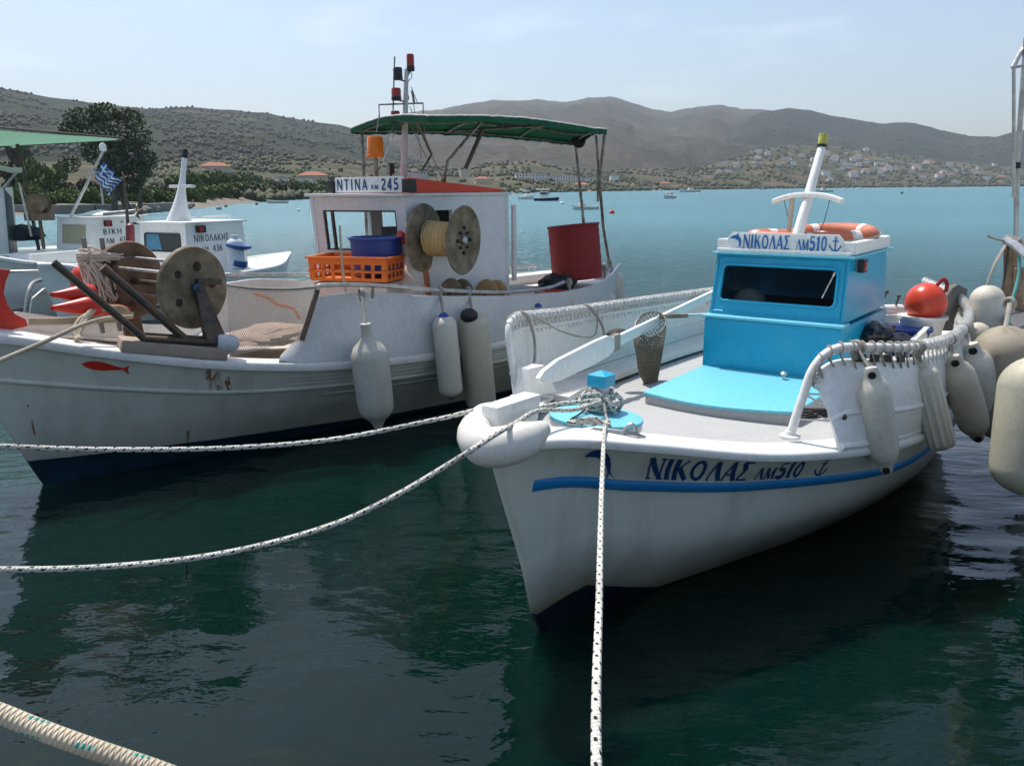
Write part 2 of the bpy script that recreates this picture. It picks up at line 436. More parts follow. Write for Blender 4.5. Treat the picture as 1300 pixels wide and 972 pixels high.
def dolphin(mb, fmap, u, v, s, fl=1):
    # triangulated as strips from spine to belly
    top = [(-.55, .22), (-.38, .36), (-.2, .45), (0, .47), (.2, .40), (.34, .24), (.40, .02), (.38, -.2), (.34, -.34)]
    bot = [(-.55, .18), (-.36, .2), (-.2, .2), (-.04, .18), (.1, .12), (.19, 0), (.23, -.12), (.25, -.24), (.28, -.34)]
    mb.grid([[fmap(u + x * s * fl, v + y * s, .003) for x, y in top], [fmap(u + x * s * fl, v + y * s, .003) for x, y in bot]])
    for tri in ([(-.02, .46), (.16, .66), (.16, .42)], [(-.06, .19), (.02, .19), (.02, -.02)], [(.26, -.30), (.36, -.30), (.12, -.56)], [(.28, -.30), (.38, -.30), (.5, -.52)]):
        mb.add([fmap(u + x * s * fl, v + y * s, .0026) for x, y in tri], [(0, 1, 2)])
def anchor(mb, fmap, u, v, s, shear=0.):
    def st(pts, wd, off):
        A = []; B = []
        for i, p in enumerate(pts):
            a = pts[max(i - 1, 0)]; b = pts[min(i + 1, len(pts) - 1)]; dx, dy = b[0] - a[0], b[1] - a[1]; l = math.hypot(dx, dy) or 1
            for Q, sg in ((A, 1), (B, -1)):
                X = p[0] - dy / l * wd / 2 * sg; Y = p[1] + dx / l * wd / 2 * sg; Q.append(fmap(u + (X + shear * Y) * s, v + Y * s, off))
        mb.grid([A, B])
    st([(0, -.45), (0, .32)], .1, .002); st([(-.2, .2), (.2, .2)], .08, .0025)
    st(arc(0, -.05, .36, .4, 200, 340, 10), .1, .003); st(arc(0, .41, .08, .08, 0, 360, 10), .05, .0035)
    for sg in (-1, 1): mb.add([fmap(u + (x * sg + shear * y) * s, v + y * s, .0028) for x, y in [(.26, -.24), (.44, -.2), (.37, -.02)]], [(0, 1, 2)])

# ------------------------------------------------------------------ hull loft
class Hull:
    """levels: lists of (x, half beam, z) from keel to sheer, all with the same number of stations"""
    def __init__(s, levels, ns=72, nt=26):
        s.lv = levels; s.ns = ns; s.nt = nt
        s.res = [crom(l, ns) for l in levels]
        s.rows = []
        cols = [crom([l[i] for l in s.res], nt) for i in range(ns)]
        for j in range(nt): s.rows.append([Vector((cols[i][j].x, max(cols[i][j].y, .004), cols[i][j].z)) for i in range(ns)])
        s.fine = [crom(l, 240) for l in levels]
    def at(s, lv, x):
        c = s.fine[lv]
        if x <= c[0].x: return c[0]
        for a, b in zip(c, c[1:]):
            if a.x <= x <= b.x:
                f = (x - a.x) / max(b.x - a.x, 1e-6); return a.lerp(b, f)
        return c[-1]
    def hb(s, x, z):
        """half beam at (x, z) by running along the lofted section"""
        pts = [s.at(k, x) for k in range(len(s.lv))]
        c = crom(pts, 60)
        for a, b in zip(c, c[1:]):
            if a.z <= z <= b.z:
                f = (z - a.z) / max(b.z - a.z, 1e-6); return a.y + (b.y - a.y) * f
        return c[-1].y if z > c[-1].z else c[0].y
    def build(s, mat, parent, th=.03):
        mb = MB()
        for sg in (-1, 1):
            mb.grid([[Vector((p.x, p.y * sg, p.z)) for p in r] for r in s.rows], flip=sg > 0)
            # inner skin at the top two rows so the sheer has real thickness
        mb.keep = False
        # transom / keel closing strip
        k0 = s.rows[0]
        mb.grid([[Vector((p.x, -p.y, p.z)) for p in k0], [Vector((p.x, p.y, p.z)) for p in k0]])
        st = [r[0] for r in s.rows]; mb.grid([[Vector((p.x, -p.y, p.z)) for p in st], [Vector((p.x, p.y, p.z)) for p in st]])
        en = [r[-1] for r in s.rows]; mb.grid([[Vector((p.x, -p.y, p.z)) for p in en], [Vector((p.x, p.y, p.z)) for p in en]])
        o = mb.build('hull', mat, parent, sharp=60)
        bm = bmesh.new(); bm.from_mesh(o.data); bmesh.ops.remove_doubles(bm, verts=bm.verts, dist=.001); bmesh.ops.recalc_face_normals(bm, faces=bm.faces); bm.to_mesh(o.data); bm.free()
        return o
    def deck(s, mat, parent, inset, dz, name='deck', camber=.03, x0=None, x1=None):
        top = s.res[-1]; rows = []
        for p in top:
            if x0 is not None and p.x < x0: continue
            if x1 is not None and p.x > x1: continue
            b = max(p.y - inset, .003)
            rows.append([Vector((p.x, b * t, p.z + dz + camber * (1 - t * t))) for t in (-1, -.75, -.5, -.25, 0, .25, .5, .75, 1)])
        return MB().slab(rows, -.02 if False else .02).build(name, mat, parent, sharp=50)
    def cap(s, mat, parent, wd=.16, out=.03, th=.045, rise=.012, name='gunwale'):
        mb = MB(); top = s.res[-1]
        for sg in (-1, 1):
            sec = []
            n = len(top)
            for i, p in enumerate(top):
                a, b = top[max(i - 1, 0)], top[min(i + 1, n - 1)]
                d = Vector((b.x - a.x, b.y - a.y)); d.normalize(); nx, ny = -d.y, d.x     # outward in plan
                def q(o, z):
                    y = p.y + ny * o; x = p.x + nx * o
                    return Vector((x, max(y, .002) * sg, p.z + z))
                w2 = min(wd, p.y * .98)
                sec.append([q(0, -th), q(out * .8, -th), q(out, -th * .6), q(out, -th * .1), q(out * .7, rise * .7), q(out * .1, rise), q(-w2, rise), q(-w2, -.01)])
            mb.grid(sec)
        o = mb.build(name, mat, parent, sharp=60)
        return o
    def strip(s, fz, x0, x1, half, prot, mat, parent, name, n=60, side=(-1, 1), rnd_=True):
        """moulding following height fz(x) on the hull side"""
        mb = MB()
        for sg in side:
            rows = []
            for i in range(n + 1):
                x = x0 + (x1 - x0) * i / n; z = fz(x); sec = []
                k = min(1, i / 1.5, (n - i) / 1.5) if True else 1
                for t, o in ((-1, -.004), (-.8, .6), (-.4, .95), (0, 1), (.4, .95), (.8, .6), (1, -.004)):
                    zz = z + half * t; b = s.hb(x, zz); b2 = s.hb(x + .02, zz); sl = (b2 - b) / .02
                    l = math.hypot(1, sl); oo = prot * o * k + .001
                    sec.append(Vector((x - sl / l * oo, (b + oo / l) * sg, zz)))
                rows.append(sec)
            mb.grid(rows)
        return mb.build(name, mat, parent, sharp=70)
    def fmap(s, zc, sg=-1, xs=1.0, x0=0.):
        """decal mapping: u along the hull from x0, v above the line zc(x)"""
        def f(u, v, off):
            x = x0 + u * xs; z = zc(x) + v; b = s.hb(x, z); b2 = s.hb(x + .02, z); sl = (b2 - b) / .02; l = math.hypot(1, sl)
            return Vector((x - sl / l * off, (b + off / l) * sg, z))
        return f
    def sheer_z(s, x): return s.at(len(s.lv) - 1, x).z
    def sheer_b(s, x): return s.at(len(s.lv) - 1, x).y

def panel_wall(mb, A, B, C, D, holes, th, m=0):
    """quad wall A(bottom left) B(bottom right) C(top right) D(top left) with rectangular openings (u0,u1,v0,v1)"""
    A, B, C, D = map(Vector, (A, B, C, D)); n = (B - A).cross(D - A).normalized()
    us = sorted({0., 1., *[h[0] for h in holes], *[h[1] for h in holes]}); vs = sorted({0., 1., *[h[2] for h in holes], *[h[3] for h in holes]})
    def P(u, v): return (A * (1 - u) + B * u) * (1 - v) + (D * (1 - u) + C * u) * v
    def solid(i, j):
        if not (0 <= i < len(us) - 1 and 0 <= j < len(vs) - 1): return False
        u = (us[i] + us[i + 1]) / 2; v = (vs[j] + vs[j + 1]) / 2
        return not any(h[0] < u < h[1] and h[2] < v < h[3] for h in holes)
    for i in range(len(us) - 1):
        for j in range(len(vs) - 1):
            if not solid(i, j): continue
            q = [P(us[i], vs[j]), P(us[i + 1], vs[j]), P(us[i + 1], vs[j + 1]), P(us[i], vs[j + 1])]; k = [p - n * th for p in q]
            mb.add(q, [(0, 1, 2, 3)], m); mb.add(k, [(3, 2, 1, 0)], m)
            for (di, dj, a, b) in ((0, -1, 0, 1), (1, 0, 1, 2), (0, 1, 2, 3), (-1, 0, 3, 0)):
                if not solid(i + di, j + dj): mb.add([q[a], k[a], k[b], q[b]], [(0, 1, 2, 3)], m)
    return P, n

# ================================================================== SETTING
# ---- water
n = NT('sea_water'); n.m.name = 'sea_water'
pos = n.n('NewGeometry').outputs['Position']
px_ = n.sep(pos)
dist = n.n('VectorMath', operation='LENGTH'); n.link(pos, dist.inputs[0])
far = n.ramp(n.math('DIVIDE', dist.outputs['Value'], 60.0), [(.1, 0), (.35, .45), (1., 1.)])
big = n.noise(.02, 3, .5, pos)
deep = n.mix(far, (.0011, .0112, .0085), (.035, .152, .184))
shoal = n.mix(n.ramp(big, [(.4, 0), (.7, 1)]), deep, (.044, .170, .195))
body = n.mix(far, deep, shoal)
def wv(scale, sx, sy, det=3, rot=0.3):
    o = n.n('Mapping'); n.link(pos, o.inputs['Vector']); o.inputs['Scale'].default_value = (sx, sy, 1); o.inputs['Rotation'].default_value = (0, 0, rot)
    return n.noise(scale, det, .55, o.outputs[0])
calm = wv(1.3, 1, 1.7, 2); rip = wv(5.5, .8, 1.6, 3, .5); sw = wv(.42, 1, 1.8, 2, -.2)
h1 = n.bump(sw, .6, .12); h2 = n.bump(calm, .5, .05, h1)
gate = n.ramp(n.noise(.35, 2, .5, pos), [(.35, .35), (.7, 1)])
rip2 = n.math('MULTIPLY', rip, gate)
h3 = n.bump(rip2, .65, .018, h2)
farw = wv(2.2, .55, 1.5, 4, .15)
hf = n.bump(farw, 1.0, .30)
mixn = n.n('Mix', data_type='VECTOR'); n.link(n.ramp(n.math('DIVIDE', dist.outputs['Value'], 40.0), [(.18, 0), (.6, 1.)]), mixn.inputs[0])
n.link(h3, mixn.inputs[4]); n.link(hf, mixn.inputs[5])
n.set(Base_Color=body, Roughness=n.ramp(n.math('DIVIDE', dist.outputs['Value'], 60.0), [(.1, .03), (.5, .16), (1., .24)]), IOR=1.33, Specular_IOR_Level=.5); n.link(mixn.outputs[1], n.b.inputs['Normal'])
n.set(Subsurface_Weight=1.0, Subsurface_Scale=1.6); n.b.inputs['Subsurface Radius'].default_value = (.5, 1.0, .9)
WATER = n.m
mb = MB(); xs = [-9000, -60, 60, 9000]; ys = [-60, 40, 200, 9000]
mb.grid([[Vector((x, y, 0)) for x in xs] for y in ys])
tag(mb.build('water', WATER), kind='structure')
# ---- quay under the camera (outside the frame, but it bounces light)
CONC = paint('concrete', (.13, .125, .115), .85, .4, (.2, .18, .15), 1.5, .6)
mb = MB(); mb.box((0, -5.2, .1), (60, 11, 1.5)); tag(mb.build('quay', CONC, bevel=.03), kind='structure')

# ---- hills
def hz_y(px): return 240 - (px - 650) * ROLL
def lerp_tab(tab, x):
    if x <= tab[0][0]: return tab[0][1]
    for (a, b), (c, d) in zip(tab, tab[1:]):
        if a <= x <= c: return b + (d - b) * (x - a) / (c - a)
    return tab[-1][1]
def hill_mat(name, scrub, dark, soil, soil_amt, cs=1.0):
    n = NT(name); p = n.n('NewGeometry').outputs['Position']
    a = n.noise(.006 * cs, 6, .6, p); b = n.noise(.05 * cs, 5, .65, p); v = n.n('TexVoronoi'); v.inputs['Scale'].default_value = .11 * cs; n.link(p, v.inputs['Vector'])
    spots = n.ramp(v.outputs['Distance'], [(.25, 1), (.5, 0)])
    c = n.mix(n.ramp(b, [(.35, 0), (.65, 1)]), dark, scrub)
    c = n.mix(n.ramp(a, [(.5 - soil_amt, 0), (.72 - soil_amt * .4, 1)]), c, soil)
    c = n.mix(n.math('MULTIPLY', spots, .85), c, dark)
    n.set(Base_Color=c, Roughness=.95, Specular_IOR_Level=.1, Normal=n.bump(v.outputs['Distance'], .6, 3.0))
    return n.m
GRIDS = []
def hill(name, ridge, Rs, Rr, px0, px1, step, rows, mat, shape=1.2, rough=.10, seed=0., base=0., back=True):
    grid = []; nC = int((px1 - px0) / step) + 1
    for i in range(nC):
        px = px0 + i * step; y = lerp_tab(ridge, px) if not callable(ridge) else ridge(px)
        rs = Rs(px) if callable(Rs) else Rs; rr = Rr(px) if callable(Rr) else Rr
        top = atr(px, y, rr); d = Vector((top.x, top.y, 0)).normalized(); hh = max(top.z, base + .5); colm = []
        for j in range(rows + 1):
            q = j / rows; r = rs + (rr - rs) * q; p = d * r
            nz_ = noise.fractal(Vector((p.x / 260, p.y / 260, seed)), .9, 2.1, 5); nf = noise.fractal(Vector((p.x / 45, p.y / 45, seed + 9)), 1, 2, 3)
            k = q ** shape; z = base + (hh - base) * (k + rough * 2.2 * nz_ * q * (1 - q)) + nf * hh * .012 * min(1, q * 4)
            colm.append(Vector((p.x, p.y, z if j else base - 2)))
        if back:
            for q, kz in ((1.05, .9), (1.3, .3), (1.5, -.05)): 
                p = d * (rr * q); colm.append(Vector((p.x, p.y, hh * kz)))
        grid.append(colm)
    GRIDS.append(grid); return tag(MB().grid(grid).build(name, mat, sharp=180), kind='structure')
far_ridge = [(380, 190), (440, 165), (480, 151), (540, 140), (560, 139), (590, 132), (627, 127.5), (686, 127), (718, 129.5), (745, 125), (770, 122.5), (785, 124.5), (797, 129), (829, 139), (852, 142), (870, 138), (905, 133), (915, 133), (940, 138), (985, 140), (1040, 150), (1150, 170), (1400, 200)]
right_ridge = [(800, 214), (840, 196), (880, 178), (930, 158), (965, 143), (1001, 137), (1030, 140), (1054, 147), (1085, 151.5), (1115, 157), (1140, 155.5), (1161, 156), (1195, 165), (1232, 173), (1263, 174), (1290, 167), (1340, 158), (1450, 150)]
left_ridge = [(-260, 90), (-100, 96), (0, 112), (68, 124), (135, 133), (190, 138), (237, 136), (288, 140), (338, 144), (389, 153), (433, 159), (470, 168), (520, 186), (570, 205), (640, 222)]
def shore(px): return lerp_tab([(-400, 95), (60, 96), (250, 122), (330, 185), (450, 290), (560, 430), (650, 460), (800, 700), (950, 1050), (1100, 1450), (1350, 1700)], px)
low_ridge = [(-400, 200), (60, 205), (250, 205), (400, 200), (470, 205), (520, 210), (580, 212), (640, 206), (665, 204), (700, 211), (760, 217), (820, 214), (880, 213), (920, 205), (960, 190), (1000, 184), (1060, 186), (1120, 194), (1200, 204), (1300, 214), (1400, 220)]
def low_r(px): return shore(px) * 1.25 + 420
M_FAR = hill_mat('hill_scrub_far', (.058, .049, .034), (.028, .029, .019), (.088, .068, .05), .08, .55)
M_RIGHT = hill_mat('hill_scrub_right', (.034, .037, .024), (.013, .018, .012), (.065, .054, .036), -.04, .7)
M_LEFT = hill_mat('hill_scrub_left', (.040, .046, .026), (.012, .018, .009), (.11, .085, .05), -.07, 1.0)
hill('hills', far_ridge, lambda p: low_r(p) * .9, 4300, 380, 1400, 4, 46, M_FAR, 1.15, .22, 1.7)
hill('hills', right_ridge, lambda p: low_r(p) * .9, 3300, 800, 1460, 4, 46, M_RIGHT, 1.15, .16, 5.1)
hill('hills', left_ridge, lambda p: low_r(p) * .85, lambda p: 1500 + (p + 260) * .6, -280, 640, 4, 46, M_LEFT, 1.1, .14, 8.3)
# lowland between the shore and the hills
n = NT('lowland_fields'); p = n.n('NewGeometry').outputs['Position']
a = n.noise(.012, 5, .6, p); b = n.noise(.08, 5, .65, p); zz = n.sep(p)[2]
v = n.n('TexVoronoi'); v.inputs['Scale'].default_value = .02; n.link(p, v.inputs['Vector'])
fields = n.ramp(n.sep(v.outputs['Color'])[0], [(0, (.05, .055, .03)), (.3, (.11, .085, .055)), (.55, (.07, .07, .038)), (.75, (.17, .125, .08)), (1., (.045, .055, .03))])
c = n.mix(n.ramp(b, [(.42, 0), (.6, 1)]), (.045, .055, .03), fields)
c = n.mix(n.ramp(a, [(.55, 0), (.7, 1)]), c, (.16, .10, .065))
sand = n.math('LESS_THAN', n.math('ADD', zz, n.math('MULTIPLY', b, 1.0)), 1.45)
c = n.mix(sand, c, (.20, .18, .145))
n.set(Base_Color=c, Roughness=.95, Specular_IOR_Level=.1)
def low_pt(px, q):
    """point on the lowland: q = 0 at the shore, 1 at its upper edge"""
    rs, rr = shore(px), low_r(px); top = atr(px, lerp_tab(low_ridge, px), rr); d = Vector((top.x, top.y, 0)).normalized()
    r = rs + (rr - rs) * q; p = d * r; hh = max(top.z, 2)
    flat = .9 * min(1, q * 16)
    z = -.4 + 1.3 * min(1, q * 18) + (hh - 1) * max(0, q - .05) ** 1.25 / .95 ** 1.25
    z += noise.fractal(Vector((p.x / 60, p.y / 60, 3)), 1, 2, 3) * .06 * hh * q * (1 - q) * 4
    return Vector((p.x, p.y, z))
grid = []
for i in range(0, 460):
    px = -400 + i * 4; grid.append([low_pt(px, (j / 40) ** 1.6) for j in range(41)])
    t = grid[-1][-1]; grid[-1].append(Vector((t.x * 1.1, t.y * 1.1, t.z * .5 - 6)))
tag(MB().grid(grid).build('shore_land', n.m, sharp=180), kind='structure')

# ================================================================== FAR SHORE
def foliage(name, c1, c2):
    n = NT(name); oi = n.n('ObjectInfo'); g = n.n('NewGeometry')
    a = n.noise(.6, 3); k = g.outputs['Random Per Island']
    c = n.mix(n.ramp(n.math('ADD', n.math('MULTIPLY', a, .5), n.math('MULTIPLY', k, .5)), [(.25, 0), (.75, 1)]), c1, c2)
    c = n.mix(n.math('MULTIPLY', oi.outputs['Random'], .35), c, mul(c2, .8))
    n.set(Base_Color=c, Roughness=.7, Specular_IOR_Level=.2); return n.m
LEAF_DK = foliage('leaves_dark', (.028, .036, .016), (.075, .082, .038))
LEAF_MID = foliage('leaves_mid', (.055, .09, .026), (.14, .185, .06))
LEAF_MID2 = foliage('leaves_eucalyptus', (.035, .048, .02), (.10, .115, .055))
LEAF_OL = foliage('leaves_olive', (.045, .055, .028), (.10, .11, .06))
BARK = rusty('bark', (.16, .13, .10), (.08, .065, .05), .9, 0, 3)
def leaf_cloud(mb, lobes, count, size, rg):
    tot = sum(l[3] ** 2 for l in lobes)
    for (x, y, z, r, sq) in lobes:
        for _ in range(int(count * r * r / tot)):
            d = Vector((rg.gauss(0, 1), rg.gauss(0, 1), rg.gauss(0, 1))).normalized(); rr = r * (.45 + .6 * rg.random() ** .6)
            c = Vector((x, y, z)) + Vector((d.x * rr, d.y * rr, d.z * rr * sq)); s = size * rg.uniform(.55, 1.4)
            a = Vector((rg.gauss(0, 1), rg.gauss(0, 1), rg.gauss(0, 1))).normalized(); b = a.orthogonal().normalized(); e = (d * .6 + a.cross(b)).normalized(); b = e.orthogonal().normalized(); a = e.cross(b)
            mb.add([c - a * s - b * s * .5, c + a * s * .2 - b * s * .8, c + a * s + b * s * .3, c - a * s * .1 + b * s * .9], [(0, 1, 2, 3)])
def make_tree(name, label, cat, M, lobes, count, size, leaf, trunks, seed, group=None):
    rg = random.Random(seed); t = thing(name, label, cat, M, group)
    mb = MB(); mb.keep = True; leaf_cloud(mb, lobes, count, size, rg); mb.build('crown', leaf, t, smooth=False)
    mb = MB()
    for P, r0, r1 in trunks:
        k = len(P); mb.tube(P, [r0 + (r1 - r0) * i / (k - 1) for i in range(k)], 8, sub=4)
    mb.build('trunk', BARK, t); return t
# the tall eucalyptus pair on the left shore
p = atz(165, 272.5, 0); S_ = (p - CAM).dot(_f) / FPX                  # metres per pixel there
def lob(px, py, r, sq=.8, dy=0): return ((px - 165) * S_, dy, (274 - py) * S_, r * .86 * S_, sq)
make_tree('eucalyptus_tree', 'tallest dark eucalyptus on the left shore, with a wide open crown above the others', 'tree', Matrix.Translation(p),
          [lob(120, 157, 25, .6), lob(148, 150, 22, .6), lob(172, 158, 22, .7, 1), lob(105, 172, 18, .7), lob(150, 178, 26, .7, -1), lob(185, 180, 20), lob(128, 196, 24, .8, 1), lob(96, 212, 15)], 4600, 1.6 * S_, LEAF_MID2,
          [([(0, 0, 0), (-1.2, 0, 4), (-2.0, .2, 7), (-3.0, .2, 9.6)], .42, .1), ([(-1.4, 0, 4.5), (0, .3, 7), (.8, 0, 9.6)], .26, .07), ([(-.5, 0, 3), (-3.5, 0, 5.5), (-5, .3, 7.5)], .2, .05), ([(-.5, .2, 6), (-1, .6, 8.5), (-1.4, .3, 10)], .12, .04)], 3)
p = atz(180, 272, 0) + Vector((0, -3, 0)); 
def lob(px, py, r, sq=.8, dy=0): return ((px - 180) * S_, dy, (274 - py) * S_, r * .86 * S_, sq)
make_tree('eucalyptus_tree', 'lower olive green eucalyptus leaning right of the tallest tree on the left shore', 'tree', Matrix.Translation(p),
          [lob(165, 190, 16), lob(190, 186, 18), lob(207, 205, 17), lob(175, 212, 22), lob(198, 222, 18), lob(160, 224, 16), lob(186, 238, 16, .7)], 4200, 1.5 * S_, LEAF_OL,
          [([(-1.5, 0, 0), (-1, 0, 3), (.2, 0, 6), (1.2, 0, 8.2)], .34, .08), ([(1.2, 0, 0), (1.4, 0, 3), (2, .3, 6)], .24, .06), ([(-1, 0, 3), (-2, 0, 6)], .15, .05)], 11)
# bushes and small trees: a few crowns, copied
def proto_bush(leaf, seed, tall):
    rg = random.Random(seed); lobes = [(rg.uniform(-.55, .55), rg.uniform(-.3, .3), rg.uniform(.35, 1.15) * tall, rg.uniform(.32, .5), .85) for _ in range(6)]
    mb = MB(); mb.keep = True; leaf_cloud(mb, lobes, 900, .085, rg); a = mb.build('crown', leaf, None, smooth=False)
    mb = MB(); mb.tube([(0, 0, -.1), (.03, 0, .35), (-.02, 0, .8 * tall)], [.06, .045, .02], 6, sub=2); b = mb.build('trunk', BARK, None); return a, b
PB = [proto_bush(LEAF_DK, 1, 1.0), proto_bush(LEAF_MID, 2, 1.0), proto_bush(LEAF_OL, 3, .9), proto_bush(LEAF_DK, 4, 1.5), proto_bush(LEAF_MID, 5, 1.25)]
used = set(); rg_h = random.Random(77)
def bush(px, py, w_px, h_px, k, label, group, name='shore_tree', sink=0.):
    p = atz(px, py, 0); s = (p - CAM).dot(_f) / FPX
    t = thing(name, label, 'tree' if name != 'hedge_bush' else 'bush', Matrix.Translation(p) @ Matrix.Diagonal((1.3 * w_px * s / 1.9, 1.3 * w_px * s / 1.9, 1.25 * h_px * s / (1.5 * (1.0 if k < 3 else 1.3)), 1)), group)
    for q in PB[k]:
        o = q if q.name not in used else q.copy()
        if q.name in used: COL.objects.link(o)
        used.add(q.name); o.parent = t
    return t
WHERE = [
    (28, 262, 34, 42, 3, 'dark round tree at the far left of the shore, behind the beige windscreen cover'),
    (50, 262, 34, 52, 1, 'fresh green shrubby tree left of the tallest eucalyptus, above the stone quay wall'),
    (70, 262, 36, 48, 4, 'bright green tree between the line reel and the tallest eucalyptus'),
    (38, 254, 30, 66, 0, 'dark slim tree rising behind the fresh green shrubs at the left'),
    (92, 263, 32, 30, 2, 'low olive bush at the foot of the tallest eucalyptus, left side'),
    (122, 265, 30, 32, 0, 'low dark bush at the foot of the tallest eucalyptus, behind the striped flag'),
    (218, 262, 26, 36, 4, 'green tree just left of the white boat mast with a crossbar'),
    (243, 259, 30, 38, 1, 'clipped green plane tree just right of the white boat mast'),
    (262, 257, 28, 36, 4, 'clipped green plane tree over the blue parasols, second from the white mast'),
    (282, 256, 28, 34, 1, 'clipped green plane tree over the pulled up motorboat'),
    (302, 254, 26, 32, 4, 'clipped green plane tree at the right end of the parasol row'),
    (322, 252, 26, 28, 1, 'small plane tree just left of the cypress pair'),
    (308, 246, 22, 30, 3, 'dark pointed tree behind the right end of the plane tree row'),
    (341, 246, 15, 38, 3, 'dark tall cypress pair beside the white utility pole'),
    (386, 249, 30, 27, 1, 'round green tree alone on the beach left of the wooden wheelhouse sign'),
    (356, 246, 22, 17, 0, 'low dark bush between the cypress pair and the lone round tree'),
    (405, 247, 18, 20, 0, 'dark bush right behind the wheelhouse front corner'),
]
for q in WHERE: bush(*q, group='trees along the left shore')
for i in range(40):
    px = 14 + 405 * i / 39 + rg_h.uniform(-4, 4); d = shore(px) * rg_h.uniform(1.03, 1.10); t_ = px / 430
    p = atr(px, 240, d); q = bush(px, hz_y(px) + FPX * H / d, rg_h.uniform(24, 34) * (1 - .25 * t_), rg_h.uniform(22, 32) * (1 - .35 * t_), rg_h.choice((1, 1, 2, 4, 0)), 'green bush in the hedge row along the left shore', 'hedge bushes along the left shore', 'hedge_bush')
# scrub and orchards too many to count: one object
mb = MB(); mb.keep = True; rg = random.Random(21)
def blob(c, r, rg):
    a0 = rg.random() * 6; vs = [c + Vector((0, 0, r * 1.5))]
    for k in range(5): vs.append(c + Vector((math.cos(a0 + k * 1.2566) * r * rg.uniform(.75, 1.15), math.sin(a0 + k * 1.2566) * r * rg.uniform(.75, 1.15), r * rg.uniform(.5, .9))))
    for k in range(5): vs.append(c + Vector((math.cos(a0 + .6 + k * 1.2566) * r * .8, math.sin(a0 + .6 + k * 1.2566) * r * .8, -r * .3)))
    mb.add(vs, [(0, 1 + k, 1 + (k + 1) % 5) for k in range(5)] + [(1 + k, 6 + k, 1 + (k + 1) % 5) for k in range(5)] + [(6 + k, 6 + (k + 1) % 5, 1 + (k + 1) % 5) for k in range(5)])
for _ in range(8500):
    px = rg.uniform(180, 1330); q = rg.random() ** 1.5 * .98 + .012; 
    c = low_pt(px, q)
    if noise.fractal(Vector((c.x / 70, c.y / 70, 40)), 1, 2, 3) < rg.uniform(-.25, .25) and q > .05: continue
    dd = math.hypot(c.x, c.y)
    if dd < 190: continue
    blob(c, min(rg.uniform(.6, 1.9) * (.7 + dd / 1300), 3.6), rg)
tag(mb.build('shore_scrub', LEAF_DK, sharp=180), 'dark olive scrub and orchard trees spread over the land behind the far beach', 'scrub', kind='stuff')
mb = MB(); mb.keep = True; rg = random.Random(31)
for gi, cnt, r0, r1 in ((2, 15000, .8, 3.2), (1, 3500, 1.5, 3.6)):
    g = GRIDS[gi]
    for _ in range(cnt):
        i = rg.randrange(len(g) - 1); j = 3 + int(43 * rg.random() ** 1.2); j = min(j, 45); a, b = rg.random(), rg.random()
        c = (g[i][j].lerp(g[i + 1][j], a)).lerp(g[i][j + 1].lerp(g[i + 1][j + 1], a), b)
        if noise.fractal(Vector((c.x / 120, c.y / 120, 70 + gi)), 1, 2, 3) < rg.uniform(-.15, .25): continue
        blob(c, r0 + (r1 - r0) * rg.random() ** 2.2, rg)
tag(mb.build('hill_scrub', foliage('maquis', (.017, .022, .012), (.044, .048, .028)), sharp=180), 'dark evergreen scrub dotted over the slopes of the hills', 'scrub', kind='stuff')
# stone quay wall on the left shore, utility poles, beach cafe parasols
STONE = paint('quay_stone', (.22, .20, .175), .9, .6, (.09, .08, .07), .8, .8)
mb = MB(); pts = [atz(x, y, 0) for x, y in ((-30, 272), (60, 272), (120, 271.5), (180, 270.5), (225, 267))]
for a, b in zip(pts, pts[1:]):
    mb.beam(Vector((a.x, a.y + .6, .25)), Vector((b.x, b.y + .6, .25)), 1.2, 1.5)
tag(mb.build('quay_wall', STONE, bevel=.04), 'low grey stone quay wall along the left shore under the trees', 'wall')
mb = MB(); rg = random.Random(5)
for i in range(34):
    t = rg.random(); a = atz(178 + 62 * t, 271 - t * 6, 0); mb.ball((a.x, a.y + rg.uniform(-.4, 1.2), rg.uniform(.05, .5)), rg.uniform(.3, .75), 7, 5, sq=(1.2, 1, .7))
tag(mb.build('shore_rocks', STONE, sharp=20), 'rubble of grey rocks at the water edge right of the quay wall', 'rocks', kind='stuff')
def pole(px, py, h, label):
    p = atz(px, py, 0); mb = MB(); mb.tube([p, p + Vector((0, 0, h * .55)), p + Vector((.05, 0, h))], [.14, .12, .09], 7)
    t = thing('utility_pole', label, 'pole', p, 'utility poles on the far beach'); o = MB(); o.tube([(0, 0, 0), (0, 0, h)], [.16, .1], 7); o.build('post', paint('pole_pale', (.5, .48, .44), .8), t)
    o = MB(); o.beam((-.6, 0, h - .4), (.6, 0, h - .4), .1, .12); o.build('crossarm', WOOD, t)
pole(361, 251, 9.5, 'pale utility pole standing among the bushes right of the cypress pair')
pole(346, 250, 7.0, 'pale utility pole right against the cypress pair')
pole(132, 268, 6.0, 'pale utility pole under the tallest eucalyptus behind the striped flag')
def parasol(px, py, label):
    p = atz(px, py + 1, 0) + Vector((0, 0, .6)); t = thing('beach_parasol', label, 'parasol', p, 'blue parasols at the beach cafe')
    o = MB(); o.tube([(0, 0, 0), (0, 0, 2.3)], .04, 6); o.build('pole', STEEL, t)
    o = MB(); k = [(1.5 * math.cos(R(45 * i)), 1.5 * math.sin(R(45 * i)), 1.9) for i in range(8)]
    o.add([(0, 0, 2.6)] + k + [(x, y, 1.65) for x, y, z in k], [(0, i + 1, (i + 1) % 8 + 1) for i in range(8)] + [(i + 1, i + 9, (i + 1) % 8 + 9, (i + 1) % 8 + 1) for i in range(8)]); o.build('canopy', FBLUE, t, smooth=False)
